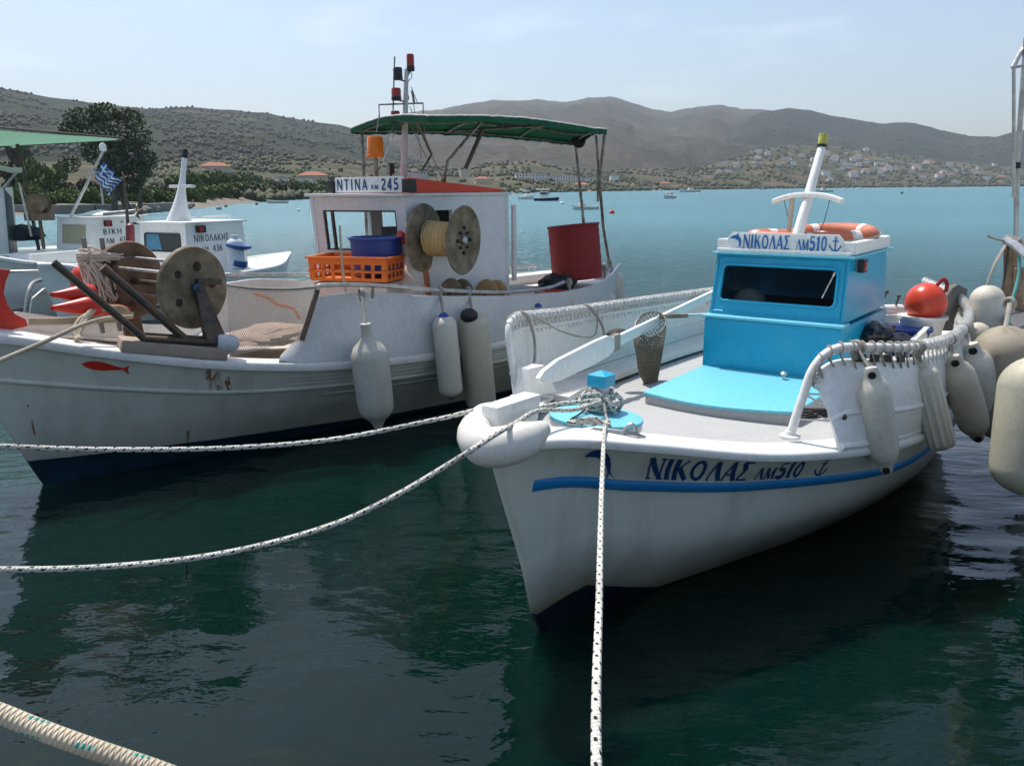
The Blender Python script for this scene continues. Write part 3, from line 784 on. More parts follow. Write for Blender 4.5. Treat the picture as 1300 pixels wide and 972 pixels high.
for px, l in ((256, 'blue beach parasol nearest the white boat mast'), (266, 'second blue beach parasol from the white boat mast, under the clipped trees'), (296, 'blue beach parasol just right of the pulled up motorboat'), (306, 'blue beach parasol at the right end of the cafe row')):
    parasol(px, 255, l)

# houses
WALLM = paint('house_wall_white', (.78, .76, .72), .8, .2, scale=.4); WALLC = paint('house_wall_cream', (.58, .49, .37), .8, .2, scale=.4); WALLG = paint('house_wall_stone', (.30, .26, .21), .85, .2, scale=.4)
ROOFT = paint('roof_tile', (.30, .12, .07), .85, .3, scale=.5); ROOFC = paint('roof_slab', (.45, .43, .39), .85, .3, scale=.5); DKGL = plain('window_dark', (.03, .035, .04), .3)
def house_proto(wall, roofm, storeys, wd, dp, hip, wins=False):
    h = 3.0 * storeys; a = MB(); a.box((0, 0, h / 2 - .5), (wd, dp, h + 1)); a = a.build('wall', wall, None, smooth=False)
    b = MB()
    if hip: 
        e = .4; b.add([(-wd / 2 - e, -dp / 2 - e, h + .003), (wd / 2 + e, -dp / 2 - e, h + .003), (wd / 2 + e, dp / 2 + e, h + .003), (-wd / 2 - e, dp / 2 + e, h + .003), (-wd / 2 + dp * .4, 0, h + 1.6), (wd / 2 - dp * .4, 0, h + 1.6)], [(0, 1, 5, 4), (1, 2, 5), (2, 3, 4, 5), (3, 0, 4), (3, 2, 1, 0)])
    else: b.box((0, 0, h + .153), (wd + .5, dp + .5, .3))
    b = b.build('roof', roofm, None, smooth=False)
    out = [a, b]
    if wins:
        for s in range(storeys):
            k = int(wd // 3)
            for i in range(k):
                c = MB(); c.box((-wd / 2 + (i + .5) * wd / k, -dp / 2, s * 3 + 1.5), (1.2, .08, 1.5 if i % 2 else 1.9)); out.append(c.build('window', DKGL, None, smooth=False))
    return out
HP = [house_proto(WALLM, ROOFC, 2, 9, 8, 0), house_proto(WALLM, ROOFT, 2, 10, 8, 1), house_proto(WALLC, ROOFT, 1, 11, 8, 1), house_proto(WALLC, ROOFC, 2, 8, 8, 0), house_proto(WALLG, ROOFC, 1, 10, 8, 0), house_proto(WALLM, ROOFC, 1, 12, 8, 0), house_proto(WALLM, ROOFC, 2, 12, 9, 0, True), house_proto(WALLC, ROOFT, 1, 11, 8, 1, True)]
HL = ['white two storey flat roofed house', 'white red roofed house', 'low cream red roofed house', 'cream two storey flat roofed house', 'low stone coloured house', 'low white flat roofed house']
hu = set()
def house(px, q, k, sc_, label, group, ang=0.):
    p = low_pt(px, q); t = thing('house', label, 'house', Matrix.Translation(p) @ Matrix.Rotation(math.atan2(-p.x, p.y) + ang, 4, 'Z') @ Matrix.Scale(sc_, 4), group)
    for o in HP[k]:
        c = o if o.name not in hu else o.copy()
        if o.name in hu: COL.objects.link(c)
        hu.add(o.name); c.parent = t
    return t
rg = random.Random(12)
for i in range(96):
    # village on the right, thick between px 1040 and 1290
    px = rg.choice((rg.gauss(1110, 50), rg.uniform(1030, 1290), rg.uniform(1060, 1240))); px = max(1000, min(1300, px)); q = min(.98, max(.12, rg.gauss(.55, .22))); k = rg.choice((0, 0, 1, 2, 3, 4, 5, 5, 4))
    house(px, q, k, rg.uniform(.9, 1.5), HL[k] + ' in the hillside village at the right', 'houses of the right hillside village, ' + HL[k], rg.uniform(-.6, .6))
for i in range(26):
    px = rg.gauss(948, 24); q = min(.99, max(.3, rg.gauss(.75, .17))); k = rg.choice((0, 1, 3, 4, 5))
    house(px, q, k, rg.uniform(.7, 1.1), HL[k] + ' in the hamlet left of the cross shaped mast', 'houses of the steep hamlet, ' + HL[k], rg.uniform(-.6, .6))
for j, (px, q) in enumerate(((662, .34), (675, .36), (688, .37), (702, .38), (714, .40), (727, .38), (738, .36), (749, .36))):
    house(px, q, 6, .8, 'white flat roofed apartment block in the hotel row behind the green canopy poles', 'white blocks of the hotel row', .1)
house(738, .12, 7, 1.1, 'low cream house in front of the hotel row, near the beach', None, 0)
for j, (px, q, k, l) in enumerate(((272, .5, 2, 'low cream house among the trees left of the wheelhouse'), (298, .3, 4, 'stone coloured house behind the beach cafe parasols'), (395, .24, 2, 'low cream house with tiled roof behind the lone round tree'), (370, .2, 5, 'low white flat roofed house beside the pale utility pole'), (590, .5, 3, 'cream house behind the leaning canopy strut'), (612, .3, 2, 'low cream tiled house right of the leaning canopy strut'), (820, .3, 4, 'stone coloured house on the ochre slope above the moored white motorboat'), (1093, .1, 3, 'tan two storey house by the beach right of the cross shaped mast'), (845, .2, 2, 'low cream tiled house by the beach above the moored boats'), (780, .45, 0, 'white flat roofed house at the right end of the hotel row, apart from it'))):
    house(px, q, k, 1.0, l, None, .2)

# ================================================================== MOORED BOATS FAR OUT
NAVYH = paint('navy_hull', (.012, .025, .09), .35, .2)
def small_boat(px, py, w_px, deg, label, hullm, cabin, canopy=None, group='boats moored in the bay', L=5.0):
    p = atz(px, py, 0); s = (p - CAM).dot(_f) / FPX; t = thing('moored_boat', label, 'boat', Matrix.Translation(p) @ Matrix.Rotation(R(deg), 4, 'Z') @ Matrix.Scale(w_px * s / L, 4), group)
    lv = [[(-2.3, .02, -.2), (-1, .3, -.25), (.8, .45, -.25), (2.3, .3, -.2)], [(-2.45, .02, .05), (-1, .6, 0), (.8, .8, 0), (2.35, .65, 0)], [(-2.6, .03, .8), (-1, .85, .62), (.8, 1., .55), (2.4, .8, .58)]]
    h = Hull(lv, 24, 10); h.build(hullm, t); h.deck(WHITE, t, .02, -.06); h.cap(WHITE, t, .1, .03, .06)
    if cabin:
        x0, x1, hh = cabin; mb = MB(); P, n_ = None, None
        mb.hexa([(x0, -.55, .5), (x1, -.6, .5), (x1, .6, .5), (x0, .55, .5), (x0 + .25, -.5, .5 + hh), (x1, -.55, .5 + hh), (x1, .55, .5 + hh), (x0 + .25, .5, .5 + hh)]); mb.build('cabin', WHITE, t, bevel=.03)
        mb = MB(); mb.box(((x0 + x1) / 2 + .1, 0, .5 + hh * .68), (x1 - x0 - .3, 1.13, hh * .3)); mb.box((x0 + .17, 0, .5 + hh * .68), (.1, .85, hh * .3)); mb.build('window', DKGL, t)
        mb = MB(); mb.tube([(x1 - .2, 0, .5 + hh), (x1 - .2, 0, 1.2 + hh)], .03, 6); mb.build('mast', STAIN, t)
    if canopy:
        x0, x1, z = canopy; mb = MB(); mb.slab([[Vector((x, y, z - .12 * y * y)) for y in (-.8, -.4, 0, .4, .8)] for x in (x0, (x0 + x1) / 2, x1)], .03); mb.build('canopy', paint('canvas_grey', (.5, .5, .47), .8), t)
        mb = MB()
        for x in (x0 + .05, x1 - .05):
            for y in (-.75, .75): mb.tube([(x, y, .5), (x, y, z - .1)], .025, 6)
        mb.build('canopy_frame', STAIN, t)
    return t
small_boat(669, 253, 23, 120, 'white moored boat with a small wheelhouse, just left of the dark blue one', WHITE2, (-.6, .9, 1.2), (.6, 2.2, 1.9), L=3.6)
small_boat(694, 255, 25, 155, 'dark blue hulled moored boat with white upperworks, right of the white wheelhouse boat', NAVYH, (-.4, 1.2, 1.3), (-.6, 2.0, 2.2), L=3.8)
small_boat(743, 266, 30, 25, 'white open boat with a low cuddy moored behind the canopy pole above the red drum', WHITE2, (-1.4, -.2, .5), None, L=4.2)
small_boat(849, 252, 22, 60, 'white motorboat moored in the middle of the bay, left of the blue cabin', WHITE2, (-.5, 1.0, .7), None, L=3.4)
small_boat(876, 244, 26, 10, 'grey white long boat moored near the far beach, right of the motorboat', WHITE2, (-.6, .6, .5), None, L=4.8)
small_boat(1046, 244, 22, 15, 'pale motorboat moored behind the cross arm of the mast', WHITE2, (-1., .4, .6), None, L=4.5)
small_boat(968, 240.5, 9, 15, 'tiny greenish boat near the far beach left of the cross shaped mast', paint('boat_green', (.10, .22, .18), .5), (-.6, .5, .5), None, L=4.5)
small_boat(353, 258, 27, 5, 'white open dinghy moored off the left beach', WHITE2, None, None, L=5.0)
small_boat(291, 252, 22, 8, 'white motorboat pulled up at the beach cafe under the parasols', WHITE2, (-.6, .8, .7), None, L=5.0)
small_boat(322, 251, 17, 182, 'low grey boat on the beach right of the pulled up motorboat', paint('boat_grey', (.3, .31, .32), .5), None, None, L=5.0)
# mooring buoys
def buoy(px, py, d_px, m, label):
    p = atz(px, py, 0); s = (p - CAM).dot(_f) / FPX; mb = MB(); r = d_px * s / 2; mb.ball((0, 0, 0), r, 14, 9); mb.tube([(0, 0, r * .9), (0, 0, r * 1.5)], r * .18, 6)
    t = tag(mb.build('mooring_buoy', m, M=Matrix.Translation(p + Vector((0, 0, r * .35)))), label, 'buoy', 'mooring buoys')
buoy(777, 271, 6.5, RED, 'small red mooring buoy right of the canopy poles')
buoy(713.5, 259, 5, WHITE, 'small white mooring buoy right of the dark blue hulled boat')
buoy(278, 266, 7, paint('buoy_grey', (.35, .36, .4), .5), 'grey mooring buoy right of the white mast with a crossbar')
buoy(287, 263, 4, BLACKP, 'small dark mooring buoy beside the grey one')
buoy(379, 268, 4.5, WHITE, 'small white mooring buoy right of the open dinghy')
buoy(326, 260, 4, BLACKP, 'small dark mooring buoy left of the open dinghy')
buoy(1145, 246, 3.5, BLACKP, 'small dark mooring buoy far out at the right')
buoy(886, 247, 3, WHITE, 'tiny white mooring buoy right of the motorboat in the middle of the bay')

# ================================================================== BLUE AND WHITE BOAT (nearest)
def hull_mat(name, c, bottom, zb, grime=.95, streak=.45):
    """zb(n, x) -> node socket: height of the edge of the bottom paint"""
    n = NT(name); xyz = n.sep(n.coord('Object')); x, z = xyz[0], xyz[2]
    a = n.noise(2.2, 6, .6); f = n.noise(30, 3); st = n.noise(2.6, 5, .6, n.mapping((2.2, 2.2, .18)))
    base = n.mix(n.ramp(a, [(.35, 0), (.7, 1)]), mul(c, .93), mul(c, 1.04))
    base = n.mix(n.math('MULTIPLY', n.ramp(st, [(.52, 0), (.75, 1)]), streak), base, (.36, .33, .27))
    edge = zb(n, x)
    above = n.math('SUBTRACT', z, edge)
    gr = n.ramp(n.math('ADD', above, n.math('MULTIPLY', n.math('SUBTRACT', a, .5), .22)), [(.0, 1), (.12, .6), (.34, 0)])
    base = n.mix(n.math('MULTIPLY', gr, grime), base, (.17, .15, .085))
    wob = n.math('ADD', above, n.math('MULTIPLY', n.math('SUBTRACT', n.noise(9, 3), .5), .012))
    bot = n.mix(n.ramp(n.noise(7, 5), [(.4, 0), (.7, 1)]), bottom, mul(bottom, 2.0))
    base = n.mix(n.math('LESS_THAN', wob, 0.), base, bot)
    n.set(Base_Color=base, Roughness=n.math('ADD', n.math('MULTIPLY', a, .2), .22), Normal=n.bump(n.math('ADD', f, n.math('MULTIPLY', a, 3.)), .08, .006))
    return n.m
def zb1(n, x):
    up = n.math('ADD', n.math('MULTIPLY', x, .22), .15)
    dn = n.math('SUBTRACT', .30, n.math('MULTIPLY', x, .36))
    return n.math('MAXIMUM', n.math('MINIMUM', up, dn), .005)
HULL1 = hull_mat('hull_white_blue_boat', (.66, .675, .595), (.004, .008, .014), zb1)
t1 = thing('fishing_boat', 'nearest white fishing boat with bright blue cabin, blue bow cap and side stripe', 'boat', B1.mat())
lv1 = [
    [(.35, .015, -.45), (.5, .03, -.45), (.8, .06, -.45), (1.35, .15, -.45), (2.2, .35, -.45), (3.2, .45, -.45), (4.2, .45, -.42), (5.3, .3, -.4), (6.4, .03, -.35)],
    [(0, .02, 0), (.3, .085, 0), (.75, .24, 0), (1.35, .47, 0), (2.2, .77, 0), (3.2, 1.0, 0), (4.2, 1.06, 0), (5.3, .88, 0), (6.6, .03, 0)],
    [(-.15, .02, .45), (.17, .15, .43), (.58, .36, .38), (1.2, .71, .35), (2.1, 1.06, .32), (3.1, 1.2, .3), (4.15, 1.2, .3), (5.3, 1.0, .32), (6.7, .04, .4)],
    [(-.32, .022, .90), (.03, .15, .87), (.42, .33, .77), (1.05, .73, .665), (2.05, 1.2, .57), (3.0, 1.31, .53), (4.1, 1.3, .53), (5.3, 1.08, .56), (6.8, .04, .66)],
    [(-.4, .03, 1.15), (-.08, .23, 1.13), (.3, .47, 1.05), (1.0, .92, .9), (2.0, 1.3, .79), (3.0, 1.4, .76), (4.1, 1.37, .76), (5.35, 1.14, .8), (6.9, .05, .93)]]
h1 = Hull(lv1, 96, 34); hull1 = h1.build(HULL1, t1)
h1.cap(WHITE, t1, .2, .022, .034, .012)
h1.deck(DECKG, t1, .17, -.075, camber=.03)
def stz(x): return h1.at(3, x).z
h1.strip(stz, -.17, 6.4, .032, .02, STRIPE, t1, 'side_stripe', 90)
# stem post standing above the bow, with its block head
mb = MB(); mb.hexa([(-.42, -.05, 1.10), (-.12, -.05, 1.10), (-.12, .05, 1.10), (-.42, .05, 1.10), (-.41, -.05, 1.335), (-.06, -.055, 1.33), (-.06, .055, 1.33), (-.41, .05, 1.335)])
mb.build('stem_head', WHITE, t1, bevel=.018)
# blue cap on the foredeck
def ell(cx, cy, a, b, z, n=40, rot=0.): return [Vector((cx + math.cos(rot) * a * math.cos(2 * math.pi * i / n) - math.sin(rot) * b * math.sin(2 * math.pi * i / n), cy + math.sin(rot) * a * math.cos(2 * math.pi * i / n) + math.cos(rot) * b * math.sin(2 * math.pi * i / n), z)) for i in range(n)]
mb = MB(); mb.prism(ell(.50, -.02, .2, .27, 1.03), (0, 0, .035)); mb.build('cap_base', WHITE2, t1, bevel=.008)
mb = MB(); mb.prism(ell(.50, -.02, .205, .275, 1.066), (0, 0, .022)); mb.build('bow_cap', paint('light_blue_paint', (.15, .52, .64), .45, .25), t1, bevel=.008)
LBLUE = MATS['light_blue_paint']
mb = MB(); mb.box((.59, 0, 1.13), (.075, .075, .24)); mb.build('bitt', WHITE2, t1, bevel=.006)
mb = MB(); mb.hexa([(.53, -.055, 1.235), (.65, -.055, 1.235), (.65, .055, 1.235), (.53, .055, 1.235), (.535, -.06, 1.30), (.645, -.06, 1.30), (.645, .06, 1.30), (.535, .06, 1.30)]); mb.add([(.535, -.06, 1.3), (.645, -.06, 1.3), (.645, .06, 1.3), (.535, .06, 1.3), (.59, 0, 1.325)], [(0, 1, 4), (1, 2, 4), (2, 3, 4), (3, 0, 4)]); mb.build('bitt_head', BLUE, t1, bevel=.004)
# mooring cleat
mb = MB(); c0 = Vector((.27, -.27, 1.085)); dirc = Vector((.3, -.5, -.06)).normalized()
mb.tube([c0 - dirc * .16, c0 - dirc * .1 + Vector((0, 0, .012)), c0 + dirc * .1 + Vector((0, 0, .012)), c0 + dirc * .16], [.007, .012, .012, .006], 8)
mb.tube([c0 - dirc * .05 + Vector((0, 0, -.03)), c0 - dirc * .045 + Vector((0, 0, .012))], .012, 8); mb.tube([c0 + dirc * .05 + Vector((0, 0, -.03)), c0 + dirc * .045 + Vector((0, 0, .012))], .012, 8)
mb.tube([c0 + dirc * .06 + Vector((-.02, .02, .0)), c0 + dirc * .07 + Vector((0, 0, .05)), c0 + dirc * .1 + Vector((0, 0, .055)), c0 + dirc * .12 + Vector((.01, 0, .0))], .009, 8, sub=4)
mb.build('cleat', STAIN, t1)
# foredeck hatch: grey upstand with light blue lid
def fr(y0): return 2.0 - .0 * y0 + .10 * (-(y0) / .6) + .12 * (1 - ((y0 + .06) / .55) ** 2) * -1 + .1
ys = [.47 - 1.07 * i / 12 for i in range(13)]
front = [Vector((2.02 + .07 * i / 12 - .13 * math.sin(math.pi * i / 12), ys[i], 0)) for i in range(13)]
mb = MB(); out = [Vector((p.x, p.y, .70)) for p in front] + [Vector((3.16, -.6, .70)), Vector((3.16, .5, .70))]
mb.prism(out, (0, 0, .125)); mb.build('hatch_upstand', DECKG, t1, bevel=.006)
mb = MB(); out = [Vector((p.x - .015, p.y * 1.02, .828)) for p in front] + [Vector((3.17, -.615, .828)), Vector((3.17, .512, .828))]
mb.prism(out, (0, 0, .022)); mb.build('hatch_lid', LBLUE, t1, bevel=.006)
mb = MB(); mb.lathe([(.012, 0), (.012, .03), (.026, .034), (.028, .05), (.015, .06), (.001, .061)], (2.98, -.22, .85), (0, 0, 1), 14); mb.build('hatch_knob', STAIN, t1)
# cabin
YL, YR = .52, -.585
lo = MB(); lo.hexa([(3.12, YR, .66), (4.55, YR, .66), (4.55, YL, .66), (3.12, YL, .66), (3.12, YR, 1.255), (4.5, YR, 1.255), (4.5, YL, 1.255), (3.12, YL, 1.255)])
cab = lo.build('cabin', BLUE, t1, bevel=.02)
mb = MB(); mb.prism([Vector((3.095, YR - .012, 1.258)), Vector((3.3, YR - .012, 1.258)), Vector((3.3, YL + .012, 1.258)), Vector((3.095, YL + .012, 1.258))], (0, 0, .022)); mb.build('cabin_ledge', LBLUE, t1, bevel=.008)
up = MB(); A, Bq, Cq, D = Vector((3.2, YL - .01, 1.278)), Vector((3.2, YR + .02, 1.278)), Vector((3.30, YR + .03, 1.765)), Vector((3.30, YL - .02, 1.765))
P, nn = panel_wall(up, A, Bq, Cq, D, [(.07, .925, .25, .82)], .04)
up.add([Bq, Vector((4.5, YR + .02, 1.278)), Vector((4.42, YR + .03, 1.765)), Cq], [(0, 1, 2, 3)]); up.add([A, Vector((4.5, YL - .01, 1.278)), Vector((4.42, YL - .02, 1.765)), D], [(0, 1, 2, 3)])
up.add([Vector((4.5, YR + .02, 1.278)), Vector((4.5, YL - .01, 1.278)), Vector((4.42, YL - .02, 1.765)), Vector((4.42, YR + .03, 1.765))], [(0, 1, 2, 3)])
up.build('wheelhouse', BLUE, cab, smooth=False)
# windshield frame with rounded corners and dark pane
def rrect(P, u0, u1, v0, v1, r, ru, n=6):
    pts = []
    for (cu, cv, a0) in ((u1 - r * ru, v1 - r, 0), (u0 + r * ru, v1 - r, 90), (u0 + r * ru, v0 + r, 180), (u1 - r * ru, v0 + r, 270)):
        for i in range(n + 1):
            a = R(a0 + 90 * i / n); pts.append(P(cu + r * ru * math.cos(a), cv + r * math.sin(a)))
    return pts
mb = MB(); fr_ = rrect(P, .062, .933, .235, .835, .1, .45); mb.tube([q + nn * .006 for q in fr_], .012, 8, closed=True); mb.build('window_frame', BLUE, cab)
mb = MB(); q = [P(.02, .06), P(.98, .06), P(.98, .95), P(.02, .95)]; mb.tube([p + nn * .002 for p in q], .006, 6, closed=True); mb.build('panel_bead', BLUE, cab)
# fill the square corners of the opening behind the rounded frame
mb = MB(); ring_o = [P(.05 + .895 * i, .22 + .63 * j) for i, j in ((1, 1), (0, 1), (0, 0), (1, 0))]
k = len(fr_) // 4; vs_ = [q + nn * .003 for q in fr_]; fs_ = []
vs_ += [q + nn * .003 for q in ring_o]
for c in range(4):
    for i in range(k - 1): fs_.append((len(fr_) + c, c * k + i, c * k + i + 1))
    j = (c + 1) % 4; fs_.append((len(fr_) + c, c * k + k - 1, j * k, len(fr_) + j))
mb.add(vs_, fs_); mb.build('window_surround', BLUE, cab, smooth=False)
mb = MB(); q = [P(.05, .22), P(.945, .22), P(.945, .85), P(.05, .85)]; mb.add([p - nn * .012 for p in q], [(0, 1, 2, 3)])
n = NT('smoked_glass'); n.set(Base_Color=(.25, .28, .28), Roughness=.04, Transmission_Weight=1., IOR=1.15); mb.build('windshield', n.m, cab, smooth=False)
mb = MB(); mb.box((3.72, -.03, 1.30), (1.0, 1.04, .05)); mb.build('dashboard', paint('dash_grey', (.02, .02, .02), 1.0, spec=.1), cab)
mb = MB(); mb.ball((3.5, .27, 1.36), .13, 12, 8, sq=(.8, 1.1, .85)); mb.build('cloth_bundle', paint('pale_cloth', (.5, .5, .5), .9, .3, bump=.5), cab)
mb = MB(); a = P(.84, .38) + nn * .012; b = P(.9, .72) + nn * .012; mb.tube([a, b], .006, 6); mb.tube([b, b + (b - a) * .18], .01, 6); mb.build('wiper', STAIN, cab)
# roof: lip, white rim, sign
mb = MB(); mb.prism([Vector((3.24, YR - .01, 1.768)), Vector((4.52, YR - .01, 1.768)), Vector((4.52, YL + .01, 1.768)), Vector((3.24, YL + .01, 1.768))], (0, 0, .016)); mb.build('roof_lip', LBLUE, cab, bevel=.006)
mb = MB(); 
mb.box((3.85, (YL + YR) / 2, 1.80), (1.18, 1.06, .03)); 
for (c, d) in (((3.33, -.03, 1.838), (.07, 1.08, .10)), ((4.42, -.03, 1.838), (.07, 1.08, .10)), ((3.875, YR + .045, 1.836), (1.02, .07, .096)), ((3.875, YL - .045, 1.836), (1.02, .07, .096))): mb.box(c, d)
roof = mb.build('roof', WHITE, t1, bevel=.01)
sA, sB = Vector((3.275, .415, 1.79)), Vector((3.275, -.50, 1.79)); SU = (sB - sA).normalized(); SV = Vector((.06, 0, 1)).normalized(); SN = Vector((-1, 0, .06)).normalized()
mb = MB(); k = [sA, sB, sB + SV * .115 , sB - SU * .04 + SV * .155, sA + SU * .04 + SV * .155, sA + SV * .115]; mb.prism([p - SN * .022 for p in k], SN * .022)
sign = mb.build('name_board', WHITE, t1, bevel=.004)
def smap(u, v, off): return sA + SU * u + SV * v + SN * (off + .001)
mb = MB(); SIGNB = paint('sign_blue', (.01, .15, .42), .4, .05)
lettering(mb, 'NIKOLAS', smap, .108, .135, .03, .2, .1, .1, 0, .66, .05); mb.build('name_lettering', SIGNB, sign, smooth=False); mb = MB(); lettering(mb, 'LM510', smap, .108, .565, .03, .2, .1, .1, 0, .68, .05, small=(0, 1))
mb.build('number_lettering', SIGNB, sign, smooth=False); mb = MB(); dolphin(mb, smap, .075, .083, .105); mb.build('dolphin_mark', SIGNB, sign, smooth=False); mb = MB(); anchor(mb, smap, .86, .083, .11); mb.build('anchor_mark', SIGNB, sign, smooth=False)
# hull writing
mb = MB()
def zc1(x): return stz(x) + .046
f1 = h1.fmap(zc1, -1, 1.0, .62)
lettering(mb, 'NIKOLAS', h1.fmap(zc1, -1, .80, .44), .135, 0, .0, .23, .09, .13, -.78, .92, .06); mb.build('name_lettering', NAVY, t1, smooth=False)
mb = MB(); lettering(mb, 'LM510', h1.fmap(zc1, -1, .93, 1.01), .12, 0, .0, .22, .09, .1, -.80, .84, .06, small=(0, 1)); mb.build('number_lettering', NAVY, t1, smooth=False)
mb = MB(); anchor(mb, h1.fmap(zc1, -1, .8, 1.40), 0, .06, .135, -.8); mb.build('anchor_mark', NAVY, t1, smooth=False)
mb = MB(); _fd = h1.fmap(zc1, -1, .9, .20); dolphin(mb, lambda u, v, off: _fd(u - .85 * v, v, off), 0, .07, .16); mb.build('dolphin_mark', NAVY, t1, smooth=False)
# side lights on the cabin
for y, sg, lm in ((YR + .01, -1, RED), (YL, 1, plain('green_lens', (.02, .25, .08), .2))):
    mb = MB(); mb.box((3.5, y + sg * .025, 1.70), (.11, .05, .10)); o = mb.build('side_light', BLACKP, t1, bevel=.006)
    mb = MB(); mb.box((3.485, y + sg * .045, 1.70), (.06, .03, .065)); mb.build('lens', plain('red_lens', (.35, .02, .015), .15) if sg < 0 else lm, o, bevel=.01)
# mast with cross arm and lamp
ma, mt = Vector((3.52, -.05, 1.78)), Vector((4.06, -.05, 2.62)); md = (mt - ma).normalized()
mb = MB(); rows = []
for i in range(9):
    q = i / 8; c = ma.lerp(mt, q); a = .065 - .035 * q; b = .045 - .012 * q; e = Vector((md.z, 0, -md.x))
    rows.append([c + e * a * math.cos(R(k * 30)) + Vector((0, 1, 0)) * b * math.sin(R(k * 30)) for k in range(13)])
mb.grid(rows); mb.add([p for p in rows[-1][:-1]], [tuple(range(12))]); mast = mb.build('mast', WHITE, t1)
mb = MB(); cc = ma.lerp(mt, .5); rows = []
for i in range(13):
    y = -.28 + .56 * i / 12; k = 1 - abs(y / .28) ** 2.2; z = .055 * k - .02
    rows.append([cc + Vector((-.05, y, z - .018)), cc + Vector((-.06, y, z)), cc + Vector((-.05, y, z + .022)), cc + Vector((.05, y, z + .022)), cc + Vector((.06, y, z)), cc + Vector((.05, y, z - .018)), cc + Vector((-.05, y, z - .018))])
mb.grid(rows); mb.add(rows[0][:-1], [tuple(range(6))]); mb.add(rows[-1][:-1], [tuple(range(6))]); mb.build('cross_arm', WHITE, mast, bevel=.005)
mb = MB(); mb.lathe([(.04, 0), (.042, .02), (.036, .022)], mt, (.25, 0, 1), 14); mb.build('lamp_base', BLACKP, mast)
mb = MB(); mb.lathe([(.036, .022), (.038, .085), (.036, .09), (.039, .092), (.037, .11), (.01, .115)], mt, (.25, 0, 1), 16); mb.build('mast_lamp', plain('yellow_lens', (.42, .42, .07), .2), mast)
mb = MB(); a = cc + Vector((-.02, .12, .03)); mb.tube([a, a + Vector((-.0, .01, -.28)), a + Vector((-.02, .0, -.42))], [.022, .02, .014], 8); mb.tube([a + Vector((-.02, 0, -.42)), Vector((3.62, .06, 1.82))], .012, 6); mb.build('horn', FENDC, mast)
mb = MB()
for y in (.22, -.2):
    mb.tube([cc + Vector((0, y * .9, .0)), cc + Vector((.01, y * .6, -.25)), Vector((3.72, y * .3, 1.83))], .003, 5, sub=3)
mb.build('wires', BLACKP, mast)
